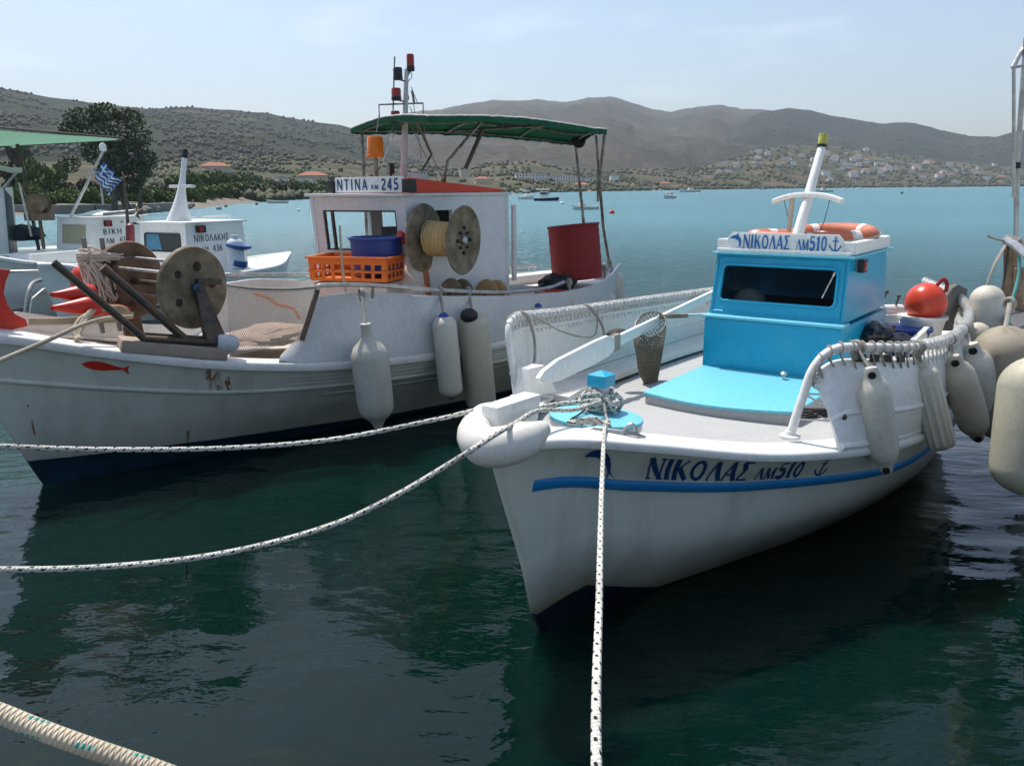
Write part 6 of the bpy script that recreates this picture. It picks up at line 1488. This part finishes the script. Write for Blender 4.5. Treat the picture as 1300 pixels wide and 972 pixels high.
# blue tub standing in the crate
t = thing('tub', 'round blue plastic tub standing in the orange fish crate', 'tub', W2(3.24, -.26, 1.47)); mb = MB(); mb.lathe([(.20, 0), (.24, .01), (.265, .34), (.28, .345), (.285, .37), (.262, .372), (.25, .34), (.22, .04), (.001, .04)], (0, 0, 0), (0, 0, 1), 32); mb.build('pail', paint('tub_blue', (.012, .045, .24), .4, .2), t)
mb = MB(); mb.tube([Vector((.285 * math.cos(R(g)), .285 * math.sin(R(g)), .35 + .02 * math.sin(R(g * 2)))) for g in range(0, 181, 12)], .008, 6); mb.build('handle', STAIN, t)
rope('hanging_cord', [W2(2.76, -.33, 1.97), W2(2.74, -.36, 1.75), W2(2.74, -.38, 1.48), W2(2.76, -.4, 1.1)], .011, ROPET, 'tan cord hanging down over the front of the orange fish crate', sub=6, seg=7)
# spare spools lying behind the bulwark
def spool(px, py, r, label, m):
    c = B2.ony(px, py, -.78); t = thing('line_spool', label, 'spool', W2(*c), 'spools behind the bulwark'); q = (Vector((-.35, -.9, .12))).normalized(); q = Matrix.Rotation(R(-20), 3, 'Z') @ q
    mb = MB(); mb.lathe([(.02, 0), (r * .9, .0), (r, .01), (r, .02), (r * .9, .03), (.08, .034), (.08, .16), (r * .9, .165), (r, .18), (r * .9, .19), (.02, .19)], (0, 0, 0), -q, 30); mb.build('drum', m, t); mb = MB(); mb.lathe([(.001, -.02), (.02, -.02), (.02, 0), (.001, 0)], (0, 0, 0), -q, 10); mb.build('axle', DKSTEEL, t)
spool(571, 374, .17, 'grey brown spool end showing above the bulwark, directly below the line hauler', OCHRE); spool(616, 375, .175, 'orange brown wooden spool end showing above the bulwark, right of the grey one', paint('spool_orange', (.50, .30, .13), .7, .5, (.2, .1, .04)))
# red drum at the stern, leaning
dc = W2(6.42, -.28, 1.16); da = Vector((-.09, .03, 1)).normalized(); t = thing('drum', 'dark red ribbed plastic drum tilted on the stern of the older boat', 'drum', dc); prof = []
rD, hD = .325, .68
for i in range(37):
    q = i / 36; prof.append((rD * (1 + (.013 if i % 6 in (2, 3) and 4 < i < 33 else 0)), hD * q))
mb = MB(); mb.lathe([(.001, 0.)] + prof + [(rD * .97, hD), (rD * .95, hD - .03), (.001, hD - .03)], (0, 0, 0), da, 36); mb.build('shell', DRED, t, sharp=60); mb = MB(); mb.torus(da * hD, rD * 1.0, .014, da, 40); mb.build('rim', DRED, t)
crumple(W2(5.85, -.42, 1.15), (.32, .16, .12), paint('black_tarp', (.014, .014, .014), .7, .1, bump=.6), 'black tarpaulin bundle on the deck left of the red drum', 9, 'tarpaulin', 'tarpaulin')
mb = MB(); mb.lathe([(.3, 0), (.31, .01), (.3, .03), (.02, .035)], (0, 0, 0), (0, 0, 1), 26); tag(mb.build('tyre_lid', BLACKP, M=Matrix.Translation(W2(5.35, -.25, 1.1))), 'flat black round lid lying left of the tarpaulin bundle', 'lid')
mb = MB(); mb.box((0, 0, 0), (.9, .5, .12)); tag(mb.build('red_board', RED, M=Matrix.Translation(W2(5.2, -.62, 1.06)) @ Matrix.Rotation(B2.a, 4, 'Z'), bevel=.01), 'red painted board behind the bulwark right of the wheelhouse', 'board')
# inside deck of the stern
mb = MB(); rows = []
for i in range(12):
    x = 5.0 + 2.2 * i / 11; b = h2.sheer_b(x) - .05; rows.append([Vector((x, b * q, 1.02)) for q in (-1, -.3, .3, 1)])
mb.slab(rows, .05); mb.build('stern_deck', WHITE2, t2)
mb = MB(); mb.box((6.1, .45, 1.1), (1.9, .25, .18)); mb.build('stern_locker', WHITE, t2, bevel=.02)
nh = W2(*B2.ony(345, 425, -.2)); crumple(nh, (.46, .34, .08), paint('net_heap', (.48, .36, .28), .95, .6, (.2, .11, .07), 12, 1.0), 'heap of pinkish brown netting on the deck behind the stretched net', 12, 'net_heap', 'net')
rope('orange_line', [W2(*B2.ony(x, y, -.25)) for x, y in ((322, 372), (340, 378), (352, 386), (372, 392), (380, 404))], .016, paint('orange_line', (.60, .20, .08), .8, .3), 'thick orange line draped over the netting behind the stretched net', sub=6)
# red cones on the foredeck
def cone(px0, py0, px1, py1, y, r, label):
    a = W2(*B2.ony(px0, py0, y)); b = W2(*B2.ony(px1, py1, y)); L = (b - a).length; t = thing('net_float', label, 'float', a, 'red cone floats')
    mb = MB(); mb.lathe([(.001, 0), (.022, 0.003), (.024, .02), (.03, .05), (r * .75, L * .5), (r * .95, L * .66), (r, L * .78), (r * .9, L * .93), (r * .5, L), (.001, L)], (0, 0, 0), b - a, 20); mb.build('float_body', RED, t)
    mb = MB(); mb.lathe([(.001, -.012), (.018, -.012), (.02, .0), (.001, .001)], (0, 0, 0), b - a, 10); mb.build('tip', DRED, t)
cone(66, 374, 122, 373, .05, .085, 'upper red cone float lying on the bow, pointing left'); cone(66, 391, 128, 388, -.02, .085, 'lower red cone float lying on the bow, pointing left')
mb = MB(); mb.ball(tuple(W2(*B2.ony(106, 356, .5))), .12, 18, 12, sq=(.9, .9, 1.1)); tag(mb.build('net_float', RED), 'round red float behind the slanting steel tube on the bow', 'float')
mb = MB(); mb.ball(tuple(W2(*B2.ony(145, 395, .15))), .1, 16, 10, sq=(1.4, .9, .7)); tag(mb.build('net_float', RED), 'flat red float half hidden under the rope coil on the bow', 'float')
# coil of pale line hanging over the far reel flange
mb = MB(); rg = random.Random(14)
for k in range(32):
    a = B2.ony(rg.uniform(98, 118), rg.uniform(316, 338), .20 + .1 * rg.random()); b = B2.ony(rg.uniform(116, 150), rg.uniform(372, 398), .2 + .1 * rg.random()); s_ = B2.ony(rg.uniform(130, 158), rg.uniform(322, 334), .3)
    m_ = a.lerp(b, .5) + Vector((rg.uniform(-.08, .06), rg.uniform(-.05, .05), rg.uniform(.0, .06)))
    mb.tube([W2(*p) for p in (s_, a + Vector((.02, 0, .03)), a, m_, b)], .008, 6, sub=6)
tag(mb.build('line_coil', paint('pale_line', (.62, .53, .44), .9, .4, (.40, .22, .15), 10)), 'thick hank of pale pinkish line hanging between the slanting tubes and the rusty reel flange', 'line')
# rope from the bow and its turns
rope('bow_line', [W2(*B2.ony(168, 402, -.15)), W2(*B2.ony(150, 403, -.2)), W2(*B2.ony(130, 405, -.28)), W2(*B2.ony(100, 414, -.38)), W2(*B2.ony(60, 432, -.52)), W2(*B2.ony(20, 449, -.62)), W2(*B2.ony(-30, 470, -.75)), W2(*B2.ony(-140, 515, -1.2)), W2(*B2.ony(-300, 560, -2.0))], .017, ROPET, 'tan mooring rope leading from the older boat over its gunwale to the left', sub=8, seg=9)
mb = MB(); rg = random.Random(17)
for k in range(6):
    mb.tube([W2(*B2.ony(x + rg.uniform(-5, 5), y + rg.uniform(-4, 4), yy)) for x, y, yy in ((96, 432, -.30), (100, 415, -.2), (112, 398, -.12), (128, 389, -.05), (150, 392, .0), (165, 400, .05))], .014, 7, sub=6)
for k in range(3): mb.tube([W2(*B2.ony(x, y + 3 * k, yy)) for x, y, yy in ((36, 405, .1), (70, 405, .08), (110, 403, .05), (150, 402, .05))], .012, 7, sub=5)
tag(mb.build('rope_turns', ROPET), 'loose turns of tan rope heaped on the bow below the slanting steel tubes', 'rope')
# fenders
def f2_(px, py, y=-1.17): return B2.W(*B2.ony(px, py, y))
def r2(px, py): return B2.W(*B2.ony(px, py, -1.03))
G2 = 'fenders along the older boat'
fender(f2_(464, 410, -1.2), f2_(481, 546, -1.2), .165, 'large tapered off-white fender with a long neck, leftmost on the older boat', FENDB if False else paint('fender_vinyl_grey', (.50, .49, .43), .55, .5, (.2, .17, .11), 5), 'bottle', hang=[r2(458, 372)], group=G2, rr=.014)
fender(f2_(563, 400), f2_(573, 504), .118, 'slim blue capped white fender between the two larger fenders of the older boat', FENDW, 'ribbed' if False else 'round', hang=[r2(558, 368)], group=G2, capm=FBLUE, endm=BLACKP, rr=.011)
fender(f2_(600, 396), f2_(612, 522), .155, 'large off-white fender with a black top, right of the blue capped one', FENDC, 'round', hang=[r2(594, 369)], group=G2, capm=None, rr=.012)
mb = MB(); c = f2_(596, 402); mb.ball(tuple(c + Vector((0, -.06, .02))), .075, 12, 9, sq=(1.2, .8, 1)); tag(mb.build('fender_sock', BLACKP), 'black rag tied over the top of the large off-white fender', 'rag')
fender(f2_(683, 388, -1.1), f2_(686, 480, -1.1), .11, 'fender with a blue cap showing above the laced white rail', FENDW, 'round', hang=[B2.W(*B2.ony(681, 368, -1.0))], group=G2, capm=FBLUE, rr=.010)
fender(f2_(724, 378, -1.03), f2_(732, 470, -1.05), .12, 'cream tapered fender top showing above the laced white rail', FENDC, 'bottle', hang=[B2.W(*B2.ony(722, 358, -.93))], group=G2, rr=.010)
fender(f2_(768, 370, -.45), f2_(770, 440, -.45), .12, 'black ended fender hanging at the stern quarter of the older boat', FENDW, 'round', hang=[B2.W(*B2.ony(767, 340, -.35))], group=G2, capm=BLACKP, rr=.010)
fender(f2_(779, 344, -.18), f2_(786, 412, -.18), .125, 'white fender with a blue cap hanging outermost at the stern of the older boat', FENDW, 'round', hang=[B2.W(*B2.ony(773, 333, -.12))], group=G2, capm=FBLUE, rr=.010)

# ================================================================== WHITE BOATS ON THE LEFT
def white_boat(fr, label, sc_=1.0, sheer=.0):
    t = thing('fishing_boat', label, 'boat', fr.mat())
    lv = [[(x * sc_, b * sc_, z) for x, b, z in l] for l in lv1]
    for l in lv[3:]:
        for i, q in enumerate(l): l[i] = (q[0], q[1], q[2] + sheer)
    h = Hull(lv, 40, 16); h.build(WHITE, t); h.cap(WHITE, t, .16, .03, .05, .012); h.deck(WHITE2, t, .12, -.03); return t, h
BN = Frame(-7.75, 14.17, 62); BV = Frame(-10.64, 16.33, 62); BC = Frame(-14.6, 18.6, 50)
tN, hN = white_boat(BN, 'white boat with a dark glazed cabin and white cross armed mast, behind the rusty reels', .82)
tV, hV = white_boat(BV, 'white boat with a beige curtained cabin window, left of the dark glazed cabin', .84, .05)
tC, hC = white_boat(BC, 'white boat with a pale green awning and beige folded cover, far left', .95, .1)
def cabin_box(t, x0, x1, yr, yl, z0, z1, rake, win, winm, framem=None, roof_out=.04):
    mb = MB(); A, Bq, Cq, D = Vector((x0, yl, z0)), Vector((x0, yr, z0)), Vector((x0 + rake, yr + .03, z1)), Vector((x0 + rake, yl - .03, z1))
    P, nn = panel_wall(mb, A, Bq, Cq, D, [win], .03)
    mb.add([Bq, Vector((x1, yr, z0)), Vector((x1 - .05, yr + .03, z1)), Cq], [(0, 1, 2, 3)]); mb.add([A, Vector((x1, yl, z0)), Vector((x1 - .05, yl - .03, z1)), D], [(0, 1, 2, 3)]); mb.add([Vector((x1, yr, z0)), Vector((x1, yl, z0)), Vector((x1 - .05, yl - .03, z1)), Vector((x1 - .05, yr + .03, z1))], [(0, 1, 2, 3)])
    c = mb.build('cabin', WHITE, t, smooth=False)
    mb = MB(); mb.prism([Vector((x0 + rake - roof_out, yr - roof_out + .03, z1 + .002)), Vector((x1 + roof_out, yr - roof_out + .03, z1 + .002)), Vector((x1 + roof_out, yl + roof_out - .03, z1 + .002)), Vector((x0 + rake - roof_out, yl + roof_out - .03, z1 + .002))], (0, 0, .035)); mb.build('roof', WHITE, c, bevel=.01)
    u0, u1, v0, v1 = win; e = .01; q = [P(u0 - e, v0 - e), P(u1 + e, v0 - e), P(u1 + e, v1 + e), P(u0 - e, v1 + e)]; mb = MB(); mb.add([p - nn * .016 for p in q], [(0, 1, 2, 3)]); mb.build('window', winm, c, smooth=False)
    q = rrect(P, u0, u1, v0, v1, .05, .9); mb = MB(); mb.tube([p + nn * .004 for p in q], .012, 6, closed=True); mb.build('window_frame', framem or WHITE, c)
    return c, P, nn
def solve_box(fr, px_l, px_c, px_r, y_top):
    return None
# dark glazed cabin with its writing
def onb(fr, x, y): return None
cN, PN, nN = cabin_box(tN, 2.2, 3.75, -.66, .66, .66, 1.70, .05, (.10, .88, .50, .83), plain('dark_glass', (.035, .045, .045), .08), BLACKP)
mb = MB(); q = [PN(.12, .52), PN(.46, .52), PN(.40, .81), PN(.12, .81)]; mb.add([p - nN * .012 for p in q], [(0, 1, 2, 3)]); mb.build('painted_window_reflection', plain('reflection_blue', (.07, .22, .34), .4), cN, smooth=False)  # window reflection painted as a flat blue panel over the dark pane
def side_map(x0, y, z0, y1=None): return lambda u, v, off: Vector((x0 + u, y - off - .0, z0 + v))
mb = MB(); fN = lambda u, v, off: Vector((2.42 + u, -.66 - off + .03 * ((1.36 + v - .66) / 1.04), 1.36 + v)); lettering(mb, 'NIKOLAKHS', fN, .13, 0, 0, .15, .11, 0, 0, .92, .1); mb.build('name_lettering', paint('black_lettering', (.02, .022, .03), .5, .02), cN, smooth=False); mb = MB()
def fN2(x): return lambda u, v, off: Vector((x + u, -.66 - off + .03 * ((1.16 + v - .66) / 1.04), 1.16 + v))
lettering(mb, 'LM', fN2(2.58), .10, 0, 0, .16, .11, 0, 0, .9, .14); mb.build('district_lettering', MATS['black_lettering'], cN, smooth=False); mb = MB()
lettering(mb, '436', fN2(2.86), .12, 0, 0, .16, .11, 0, 0, .9, .14); mb.build('number_lettering', MATS['black_lettering'], cN, smooth=False)
mb = MB(); mb.box((2.58, -.675, 1.60), (.2, .07, .14)); o = mb.build('side_light', BLACKP, cN, bevel=.01); mb = MB(); mb.box((2.55, -.70, 1.60), (.09, .05, .09)); mb.build('lens', MATS['red_lens'], o)
# its mast
mb = MB(); rows = []; mA, mB_ = Vector((2.75, .12, 1.735)), Vector((3.05, .12, 2.95))
for i in range(13):
    q = i / 12; c = mA.lerp(mB_, q ** .9); a = .055 + .24 * (1 - q) ** 3.2; b = .045 + .10 * (1 - q) ** 2.5
    rows.append([c + Vector((a * math.cos(R(g)), b * math.sin(R(g)), 0)) for g in range(0, 361, 24)])
mb.grid(rows); mb.add(rows[-1][:-1], [tuple(range(15))]); mN = mb.build('mast', WHITE, cN)
mb = MB(); c = mA.lerp(mB_, .55); mb.box((c.x, c.y, c.z), (.12, .62, .055)); mb.build('cross_arm', WHITE, mN, bevel=.015); mb = MB(); mb.lathe([(.05, -.01), (.055, 0), (.055, .15), (.05, .16), (.001, .16)], mB_, (.2, 0, 1), 14); mb.build('mast_lamp', BLACKP, mN)
mb = MB(); mb.tube([(2.6, -.4, 1.75), (2.6, -.4, 1.82), (3.6, -.4, 1.82), (3.6, -.4, 1.75)], .015, 7); mb.build('roof_rail', WHITE, cN)
# curtained cabin
cV, PV, nV = cabin_box(tV, 2.25, 3.7, -.66, .66, .72, 1.75, .14, (.14, .80, .46, .88), paint('curtain_beige', (.42, .38, .25), .6, .3))
mb = MB(); fV = lambda zz, x: (lambda u, v, off: Vector((x + u, -.66 - off + .03 * ((zz + v - .72) / 1.03), zz + v))); lettering(mb, 'BIKH', fV(1.40, 2.56), .12, 0, 0, .17, .12, 0, 0, 1.2, .25); mb.build('name_lettering', MATS['black_lettering'], cV, smooth=False); mb = MB(); lettering(mb, 'LM', fV(1.20, 2.60), .12, 0, 0, .17, .12, 0, 0, .95, .12); mb.build('district_lettering', MATS['black_lettering'], cV, smooth=False); mb = MB(); lettering(mb, '610', fV(1.20, 2.95), .13, 0, 0, .17, .12, 0, 0, .95, .12); mb.build('number_lettering', MATS['black_lettering'], cV, smooth=False)
mb = MB(); mb.box((2.68, -.675, 1.64), (.16, .07, .13)); o = mb.build('side_light', BLACKP, cV, bevel=.01); mb = MB(); mb.box((2.66, -.70, 1.64), (.10, .05, .10)); mb.build('lens', MATS['red_lens'], o)
mb = MB(); mb.tube([(3.0, -.69, 1.66), (3.03, -.69, 1.66)], .02, 6); mb.tube([(3.3, -.69, 1.62), (3.45, -.69, 1.60)], .02, 6); mb.build('fittings', DKSTEEL, cV)
mb = MB(); mb.slab([[Vector((2.7 + .7 * i / 6, -.3 + .7 * j / 6, 1.80 + .10 * math.sin(math.pi * i / 6) * math.sin(math.pi * j / 6))) for j in range(7)] for i in range(7)], .02); mb.build('roof_hatch', WHITE, cV)
mb = MB(); mb.hexa([(.95, -.42, .72), (2.24, -.60, .72), (2.24, .60, .72), (.95, .42, .72), (1.05, -.36, 1.08), (2.24, -.55, 1.10), (2.24, .55, 1.10), (1.05, .36, 1.08)]); mb.build('trunk_cabin', WHITE, tV, bevel=.03)
# flag pole and flag
fa_ = aty(89, 276, 18.3); fb_ = aty(131, 192, 18.5); la, lb = BV.L(fa_), BV.L(fb_)
mb = MB(); mb.tube([la, lb], .030, 8); fp = mb.build('flag_pole', STAIN, tV); mb = MB(); mb.lathe([(.06, 0), (.075, .02), (.07, .12), (.03, .17), (.001, .175)], lb, (0, 0, 1), 12); mb.build('pole_lamp', WHITE, fp)
mb = MB(); q = la.lerp(lb, .68); mb.box(tuple(q), (.08, .3, .05)); mb.build('clamp', STAIN, fp)
FB, FW = plain('flag_blue', (.02, .11, .36), .8), plain('flag_white', (.72, .74, .76), .8)
flag0, flagd = aty(131, 205, 18.4), None
fu, fv = (aty(152, 222, 18.2) - aty(131, 205, 18.4)) / 27, (aty(120, 226, 18.5) - aty(131, 205, 18.4)) / 18
mb = MB()
def fpt(i, j): 
    return flag0 + fu * i + fv * j + Vector((.02, .12, .02)) * math.sin(i * .55 + j * .2) * (i / 27) + Vector((0, 0, -.004 * i))
for j in range(18):
    for i in range(27):
        st_ = j // 2; blue = st_ % 2 == 0
        if i < 10 and j < 10: blue = not (4 <= i < 6 or 4 <= j < 6)
        mb.add([fpt(i, j), fpt(i + 1, j), fpt(i + 1, j + 1), fpt(i, j + 1)], [(0, 1, 2, 3)], 0 if blue else 1)
t = mb.build('flag', [FB, FW], smooth=False); bm = bmesh.new(); bm.from_mesh(t.data); bmesh.ops.remove_doubles(bm, verts=bm.verts, dist=.0005); bm.to_mesh(t.data); bm.free(); tag(t, 'small blue and white striped flag with a white cross flying from the slanting pole', 'flag')
# dark red fender and rod between the two cabins, whip aerial
a = aty(165, 283, 17.0); b = aty(166, 322, 17.0); mb = MB(); mb.lathe([(.02, 0), (.075, .04), (.085, .1), (.085, .55), (.06, .62), (.001, .64)], a, b - a, 14); tag(mb.build('fender', paint('dark_red_vinyl', (.16, .02, .03), .5, .3)), 'dark red fender standing between the two white cabins', 'fender')
a, b = aty(163, 290, 17.2), aty(157, 222, 17.2); mb = MB(); mb.tube([a, b], [.035, .02], 7); tag(mb.build('boat_hook', DKSTEEL), 'thin dark pole rising between the two white cabins', 'pole')
a = aty(168, 268, 17.4); t = thing('outboard_motor', 'small dark propeller end of an outboard tilted up behind the dark glazed cabin', 'motor', a); mb = MB(); mb.tube([(-.6, 0, -.05), (.05, 0, .0)], .035, 8); mb.build('shaft', STAIN, t); mb = MB()
for g in (90, 210, 330): mb.prism([Vector((.08, 0, 0)), Vector((.1, .16 * math.cos(R(g)), .16 * math.sin(R(g)))), Vector((.14, .16 * math.cos(R(g + 50)), .16 * math.sin(R(g + 50))))], (.02, 0, 0))
mb.build('propeller', DKSTEEL, t)
# blue and white water can beside the dark glazed cabin
pc = aty(301, 342, 16.2); s = .0162; t = thing('water_can', 'white water can with blue bands on the side deck right of the dark glazed cabin', 'can', pc)
mb = MB(); mb.lathe([(.14, 0), (.16, .02), (.16, .5), (.13, .56), (.07, .60), (.07, .66), (.001, .66)], (0, 0, 0), (0, 0, 1), 20); mb.build('can_body', paint('can_white', (.6, .66, .72), .4, .1), t)
mb = MB(); mb.lathe([(.163, .40), (.24, .44), (.24, .48), (.163, .47)], (0, 0, 0), (.15, 0, 1), 20); mb.lathe([(.163, .08), (.166, .09), (.166, .18), (.163, .19)], (0, 0, 0), (.3, 0, 1), 20); mb.build('blue_band', FBLUE, t)
# bow rails of the dark glazed boat, near the red cones
mb = MB(); r_ = BN
def rr2(px, py, Y): return BN.L(aty(px, py, Y))
mb.tube([rr2(32, 400, 14.0), rr2(36, 372, 14.1), rr2(46, 357, 14.4), rr2(75, 354, 14.8), rr2(100, 353, 15.0)], .035, 8, sub=5); mb.tube([rr2(78, 405, 14.2), rr2(80, 388, 14.3), rr2(88, 379, 14.4), rr2(98, 378, 14.5)], .05, 8, sub=5)
mb.tube([rr2(0, 345, 14.5), rr2(40, 344, 14.8), rr2(90, 344, 15.2)], .022, 7); mb.tube([rr2(62, 346, 15), rr2(66, 366, 15)], .022, 7); mb.build('bow_rail', STAIN, tN)
# raised white bow bulwark with lacing
mb = MB(); pts = [rr2(38, 398, 14.4), rr2(42, 378, 14.4), rr2(56, 366, 14.7), rr2(110, 362, 15.2), rr2(180, 360, 15.8), rr2(180, 402, 15.8), rr2(110, 404, 15.2), rr2(60, 402, 14.8)]
mb.prism(pts, (.0, .05, 0)); mb.build('bow_bulwark', WHITE2, tN, bevel=.01)
# deck clutter of the awning boat: wheelhouse slice, folded cover, reel
def bc(px, py, Y): return BC.L(aty(px, py, Y))
mb = MB(); k = [bc(-120, 330, 18.5), bc(12, 322, 18.5), bc(5, 238, 18.5), bc(-120, 238, 18.5)]; mb.prism(k, (.5, .9, 0)); mb.build('wheelhouse', WHITE, tC, bevel=.02)
mb = MB(); mb.prism([bc(5, 240, 18.45), bc(12, 322, 18.45), bc(22, 320, 18.9), bc(14, 250, 18.9)], (.02, .02, 0)); mb.build('side_glass', DKGL, tC)
mb = MB(); rows = [[bc(-80 + 108 * i / 8, 228 - 16 * math.sin(math.pi * (.25 + .5 * j / 6)) + (3 if i > 6 else 0), 18.2 + .5 * j / 6) for j in range(7)] for i in range(9)]; mb.slab(rows, .04); mb.build('folded_cover', paint('cover_beige', (.52, .48, .38), .85, .3), tC)
mb = MB(); mb.tube([bc(4, 240, 18.3), bc(24, 215, 18.3)], .03, 8); mb.tube([bc(24, 232, 18.4), bc(40, 300, 18.4)], .025, 8); mb.build('cover_frame', STAIN, tC)
c = bc(48, 259, 19.0); mb = MB(); mb.tube([c - Vector((.12, .12, 0)), c + Vector((.12, .12, 0))], .17, 18); rr = mb.build('line_reel', paint('reel_brown', (.20, .14, .08), .8, .4, bump=.5), tC); mb = MB()
for s_ in (-1, 1): mb = MB(); mb.lathe([(.02, 0), (.22, .0), (.22, .02), (.02, .02)], c + Vector((.13, .13, 0)) * s_, (1, 1, 0), 22); mb.build('flange', WOOD, rr)
mb = MB(); mb.box(tuple(c + Vector((0, 0, -.28))), (.5, .4, .16)); mb.tube([c + Vector((0, 0, -.3)), c + Vector((0, 0, -1.0))], .04, 8); mb.build('stand', WOOD, rr)
# awning
n = NT('pale_green_canvas'); n.set(Base_Color=n.mix(n.ramp(n.noise(3, 4), [(.3, 0), (.7, 1)]), (.30, .46, .37), (.36, .52, .42)), Roughness=.85)
tr = n.n('BsdfTranslucent'); tr.inputs['Color'].default_value = (.48, .66, .55, 1); ms = n.n('MixShader'); ms.inputs[0].default_value = .6
n.link(n.b.outputs[0], ms.inputs[1]); n.link(tr.outputs[0], ms.inputs[2]); n.link(ms.outputs[0], n.out.inputs['Surface'])
q = [bc(-190, 146, 16.0), bc(156, 175.5, 20.3), bc(150, 178, 21.8), bc(18, 185, 23.0), bc(-170, 192, 22.0)]
mb = MB(); mb.slab([[q[0].lerp(q[1], i / 10) + Vector((0, 0, -.06 * math.sin(math.pi * i / 10))), (q[0].lerp(q[1], i / 10) + q[4].lerp(q[2], i / 10)) / 2 + Vector((0, 0, .02)), (q[4].lerp(q[3], i / 6) if i < 6 else q[3].lerp(q[2], (i - 6) / 4))] for i in range(11)], .008); aw = mb.build('awning', n.m, tC, sharp=60)
mb = MB(); mb.tube([q[4], q[3], q[2], q[1], q[0]], .022, 6); mb.tube([bc(22, 183, 20.5), bc(52, 330, 20.5)], .045, 8); mb.tube([bc(150, 177, 20.8), bc(146, 190, 20.8), bc(126, 196, 20.8)], .02, 6); mb.build('awning_pole', DKSTEEL, tC)
mb = MB(); mb.lathe([(.06, 0), (.07, .02), (.07, .1), (.001, .12)], q[3] + Vector((0, 0, -.02)), (-.6, -.4, .6), 10); mb.build('pole_end', WHITE, aw)
crumple(BC.W(*bc(25, 298, 19.2)), (.5, .3, .22), paint('navy_cover', (.02, .03, .05), .7, .1, bump=.5), 'dark navy covered outboard at the left, beside the thin awning pole', 4, 'outboard_cover', 'cover')

# ================================================================== BOAT AT THE RIGHT EDGE
BR = Frame(3.72, 2.10, 62)
tR, hR = white_boat(BR, 'white boat with dark deck edge and steel awning posts, cut off by the right edge', 1.12, .32)
mb = MB(); 
def brp(px, py, Y): return BR.L(aty(px, py, Y))
mb.tube([brp(1290, 300, 7.4), brp(1291, 210, 7.4), brp(1303, 48, 7.4)], .022, 9); mb.tube([brp(1287, 250, 7.3), brp(1287, 86, 7.3)], .014, 8); mb.tube([brp(1286, 86, 7.3), brp(1300, 58, 7.45), brp(1330, 20, 7.8)], .02, 8); mb.tube([brp(1286, 86, 7.3), brp(1310, 82, 7.5)], .012, 7); po = mb.build('awning_post', STAIN, tR)
mb = MB(); mb.tube([brp(1291, 206, 7.39), brp(1291, 214, 7.39)], .03, 9); mb.build('tape_band', BLACKP, po)
mb = MB(); mb.tube([brp(1278, 305, 7.3), brp(1290, 312, 6.9), brp(1310, 330, 6.4), brp(1360, 380, 5.6)], .035, 9); mb.build('side_rail', STAIN, tR)
mb = MB(); 
for px in (1279, 1287): a = brp(px, 305, 7.25); b = brp(px - 1, 400, 7.25); mb.beam(a, b, .06, .05, (1, 0, 0))
mb.beam(brp(1294, 340, 7.0), brp(1294, 395, 7.0), .07, .05, (1, 0, 0)); mb.build('wooden_stanchion', WOOD, tR, bevel=.006)
mb = MB(); a, b = brp(1274, 378, 7.6), brp(1330, 450, 5.8); mb.beam(a, b, .22, .06); mb.build('deck_edge', paint('slate_deck', (.10, .105, .11), .6, .3), tR, bevel=.01)
# ropes on that rail
rope('tied_rope', [aty(1253, 299, 7.2), aty(1260, 302, 7.2), aty(1272, 305, 7.25), aty(1280, 306, 7.28)], .010, ROPEG, 'short grey rope tail sticking out left from the rail at the right edge', sub=6)
mb = MB(); rg = random.Random(3); c = aty(1280, 306, 7.28)
for k in range(5): mb.torus(c + Vector((.012 * k, -.02 * k, -.006 * k)), .045, .012, Vector((.6, -1, 0)), 18)
tag(mb.build('rail_hitch', ROPEG), 'grey rope hitches round the rail end of the boat at the right edge', 'rope')
rope('tied_rope', [aty(1281, 306, 7.2), aty(1277, 340, 7.1), aty(1270, 380, 7.0), aty(1262, 412, 6.9)], .011, paint('dark_rope', (.06, .055, .05), .9), 'dark rope slanting down from the rail hitches beside the tall white fender', sub=6)
rope('tied_rope', [aty(1294, 316, 6.8), aty(1293, 350, 6.7), aty(1284, 385, 6.5), aty(1278, 420, 6.2)], .013, ROPEN, 'turquoise rope hanging from the rail down to the brown round fender', sub=6)
GR = 'fenders of the boat at the right edge'
fender(aty(1252, 362, 7.0), aty(1256, 426, 6.95), .135, 'tall clean white fender hanging in front of the water at the right', FENDW, 'round', hang=[aty(1262, 335, 7.05), aty(1279, 306, 7.25)], group=GR, rr=.008)
fender(aty(1276, 414, 5.8), aty(1272, 556, 5.8), .215, 'big brownish dirty round fender below the turquoise rope', FENDB, 'round', hang=[aty(1281, 385, 6.0)], group=GR, capm=None, rr=.014)
fender(aty(1322, 452, 4.5), aty(1303, 628, 4.42), .20, 'biggest cream cylinder fender, lowest at the right edge', paint('fender_cream_big', (.45, .425, .32), .5, .55, (.2, .18, .1), 4), 'round', hang=[aty(1335, 400, 4.7)], group=GR, rr=.014)

# ================================================================== AIR
zmax = 900
mb = MB(); mb.box((0, 3000, zmax / 2 - 1.5), (15000, 9000, zmax)); n = NT('haze_air'); n.t.nodes.remove(n.b)
pv = n.n('VolumePrincipled'); pv.inputs['Color'].default_value = (.76, .88, 1.0, 1); pv.inputs['Density'].default_value = 0.00010; pv.inputs['Anisotropy'].default_value = .2
n.link(pv.outputs[0], n.out.inputs['Volume']); tag(mb.build('haze', n.m, smooth=False), kind='stuff')
for o in list(bpy.data.objects):
    if o.name.split('.')[0] in ('crown', 'trunk', 'wall', 'roof', 'window') and o.parent is None: bpy.data.objects.remove(o)
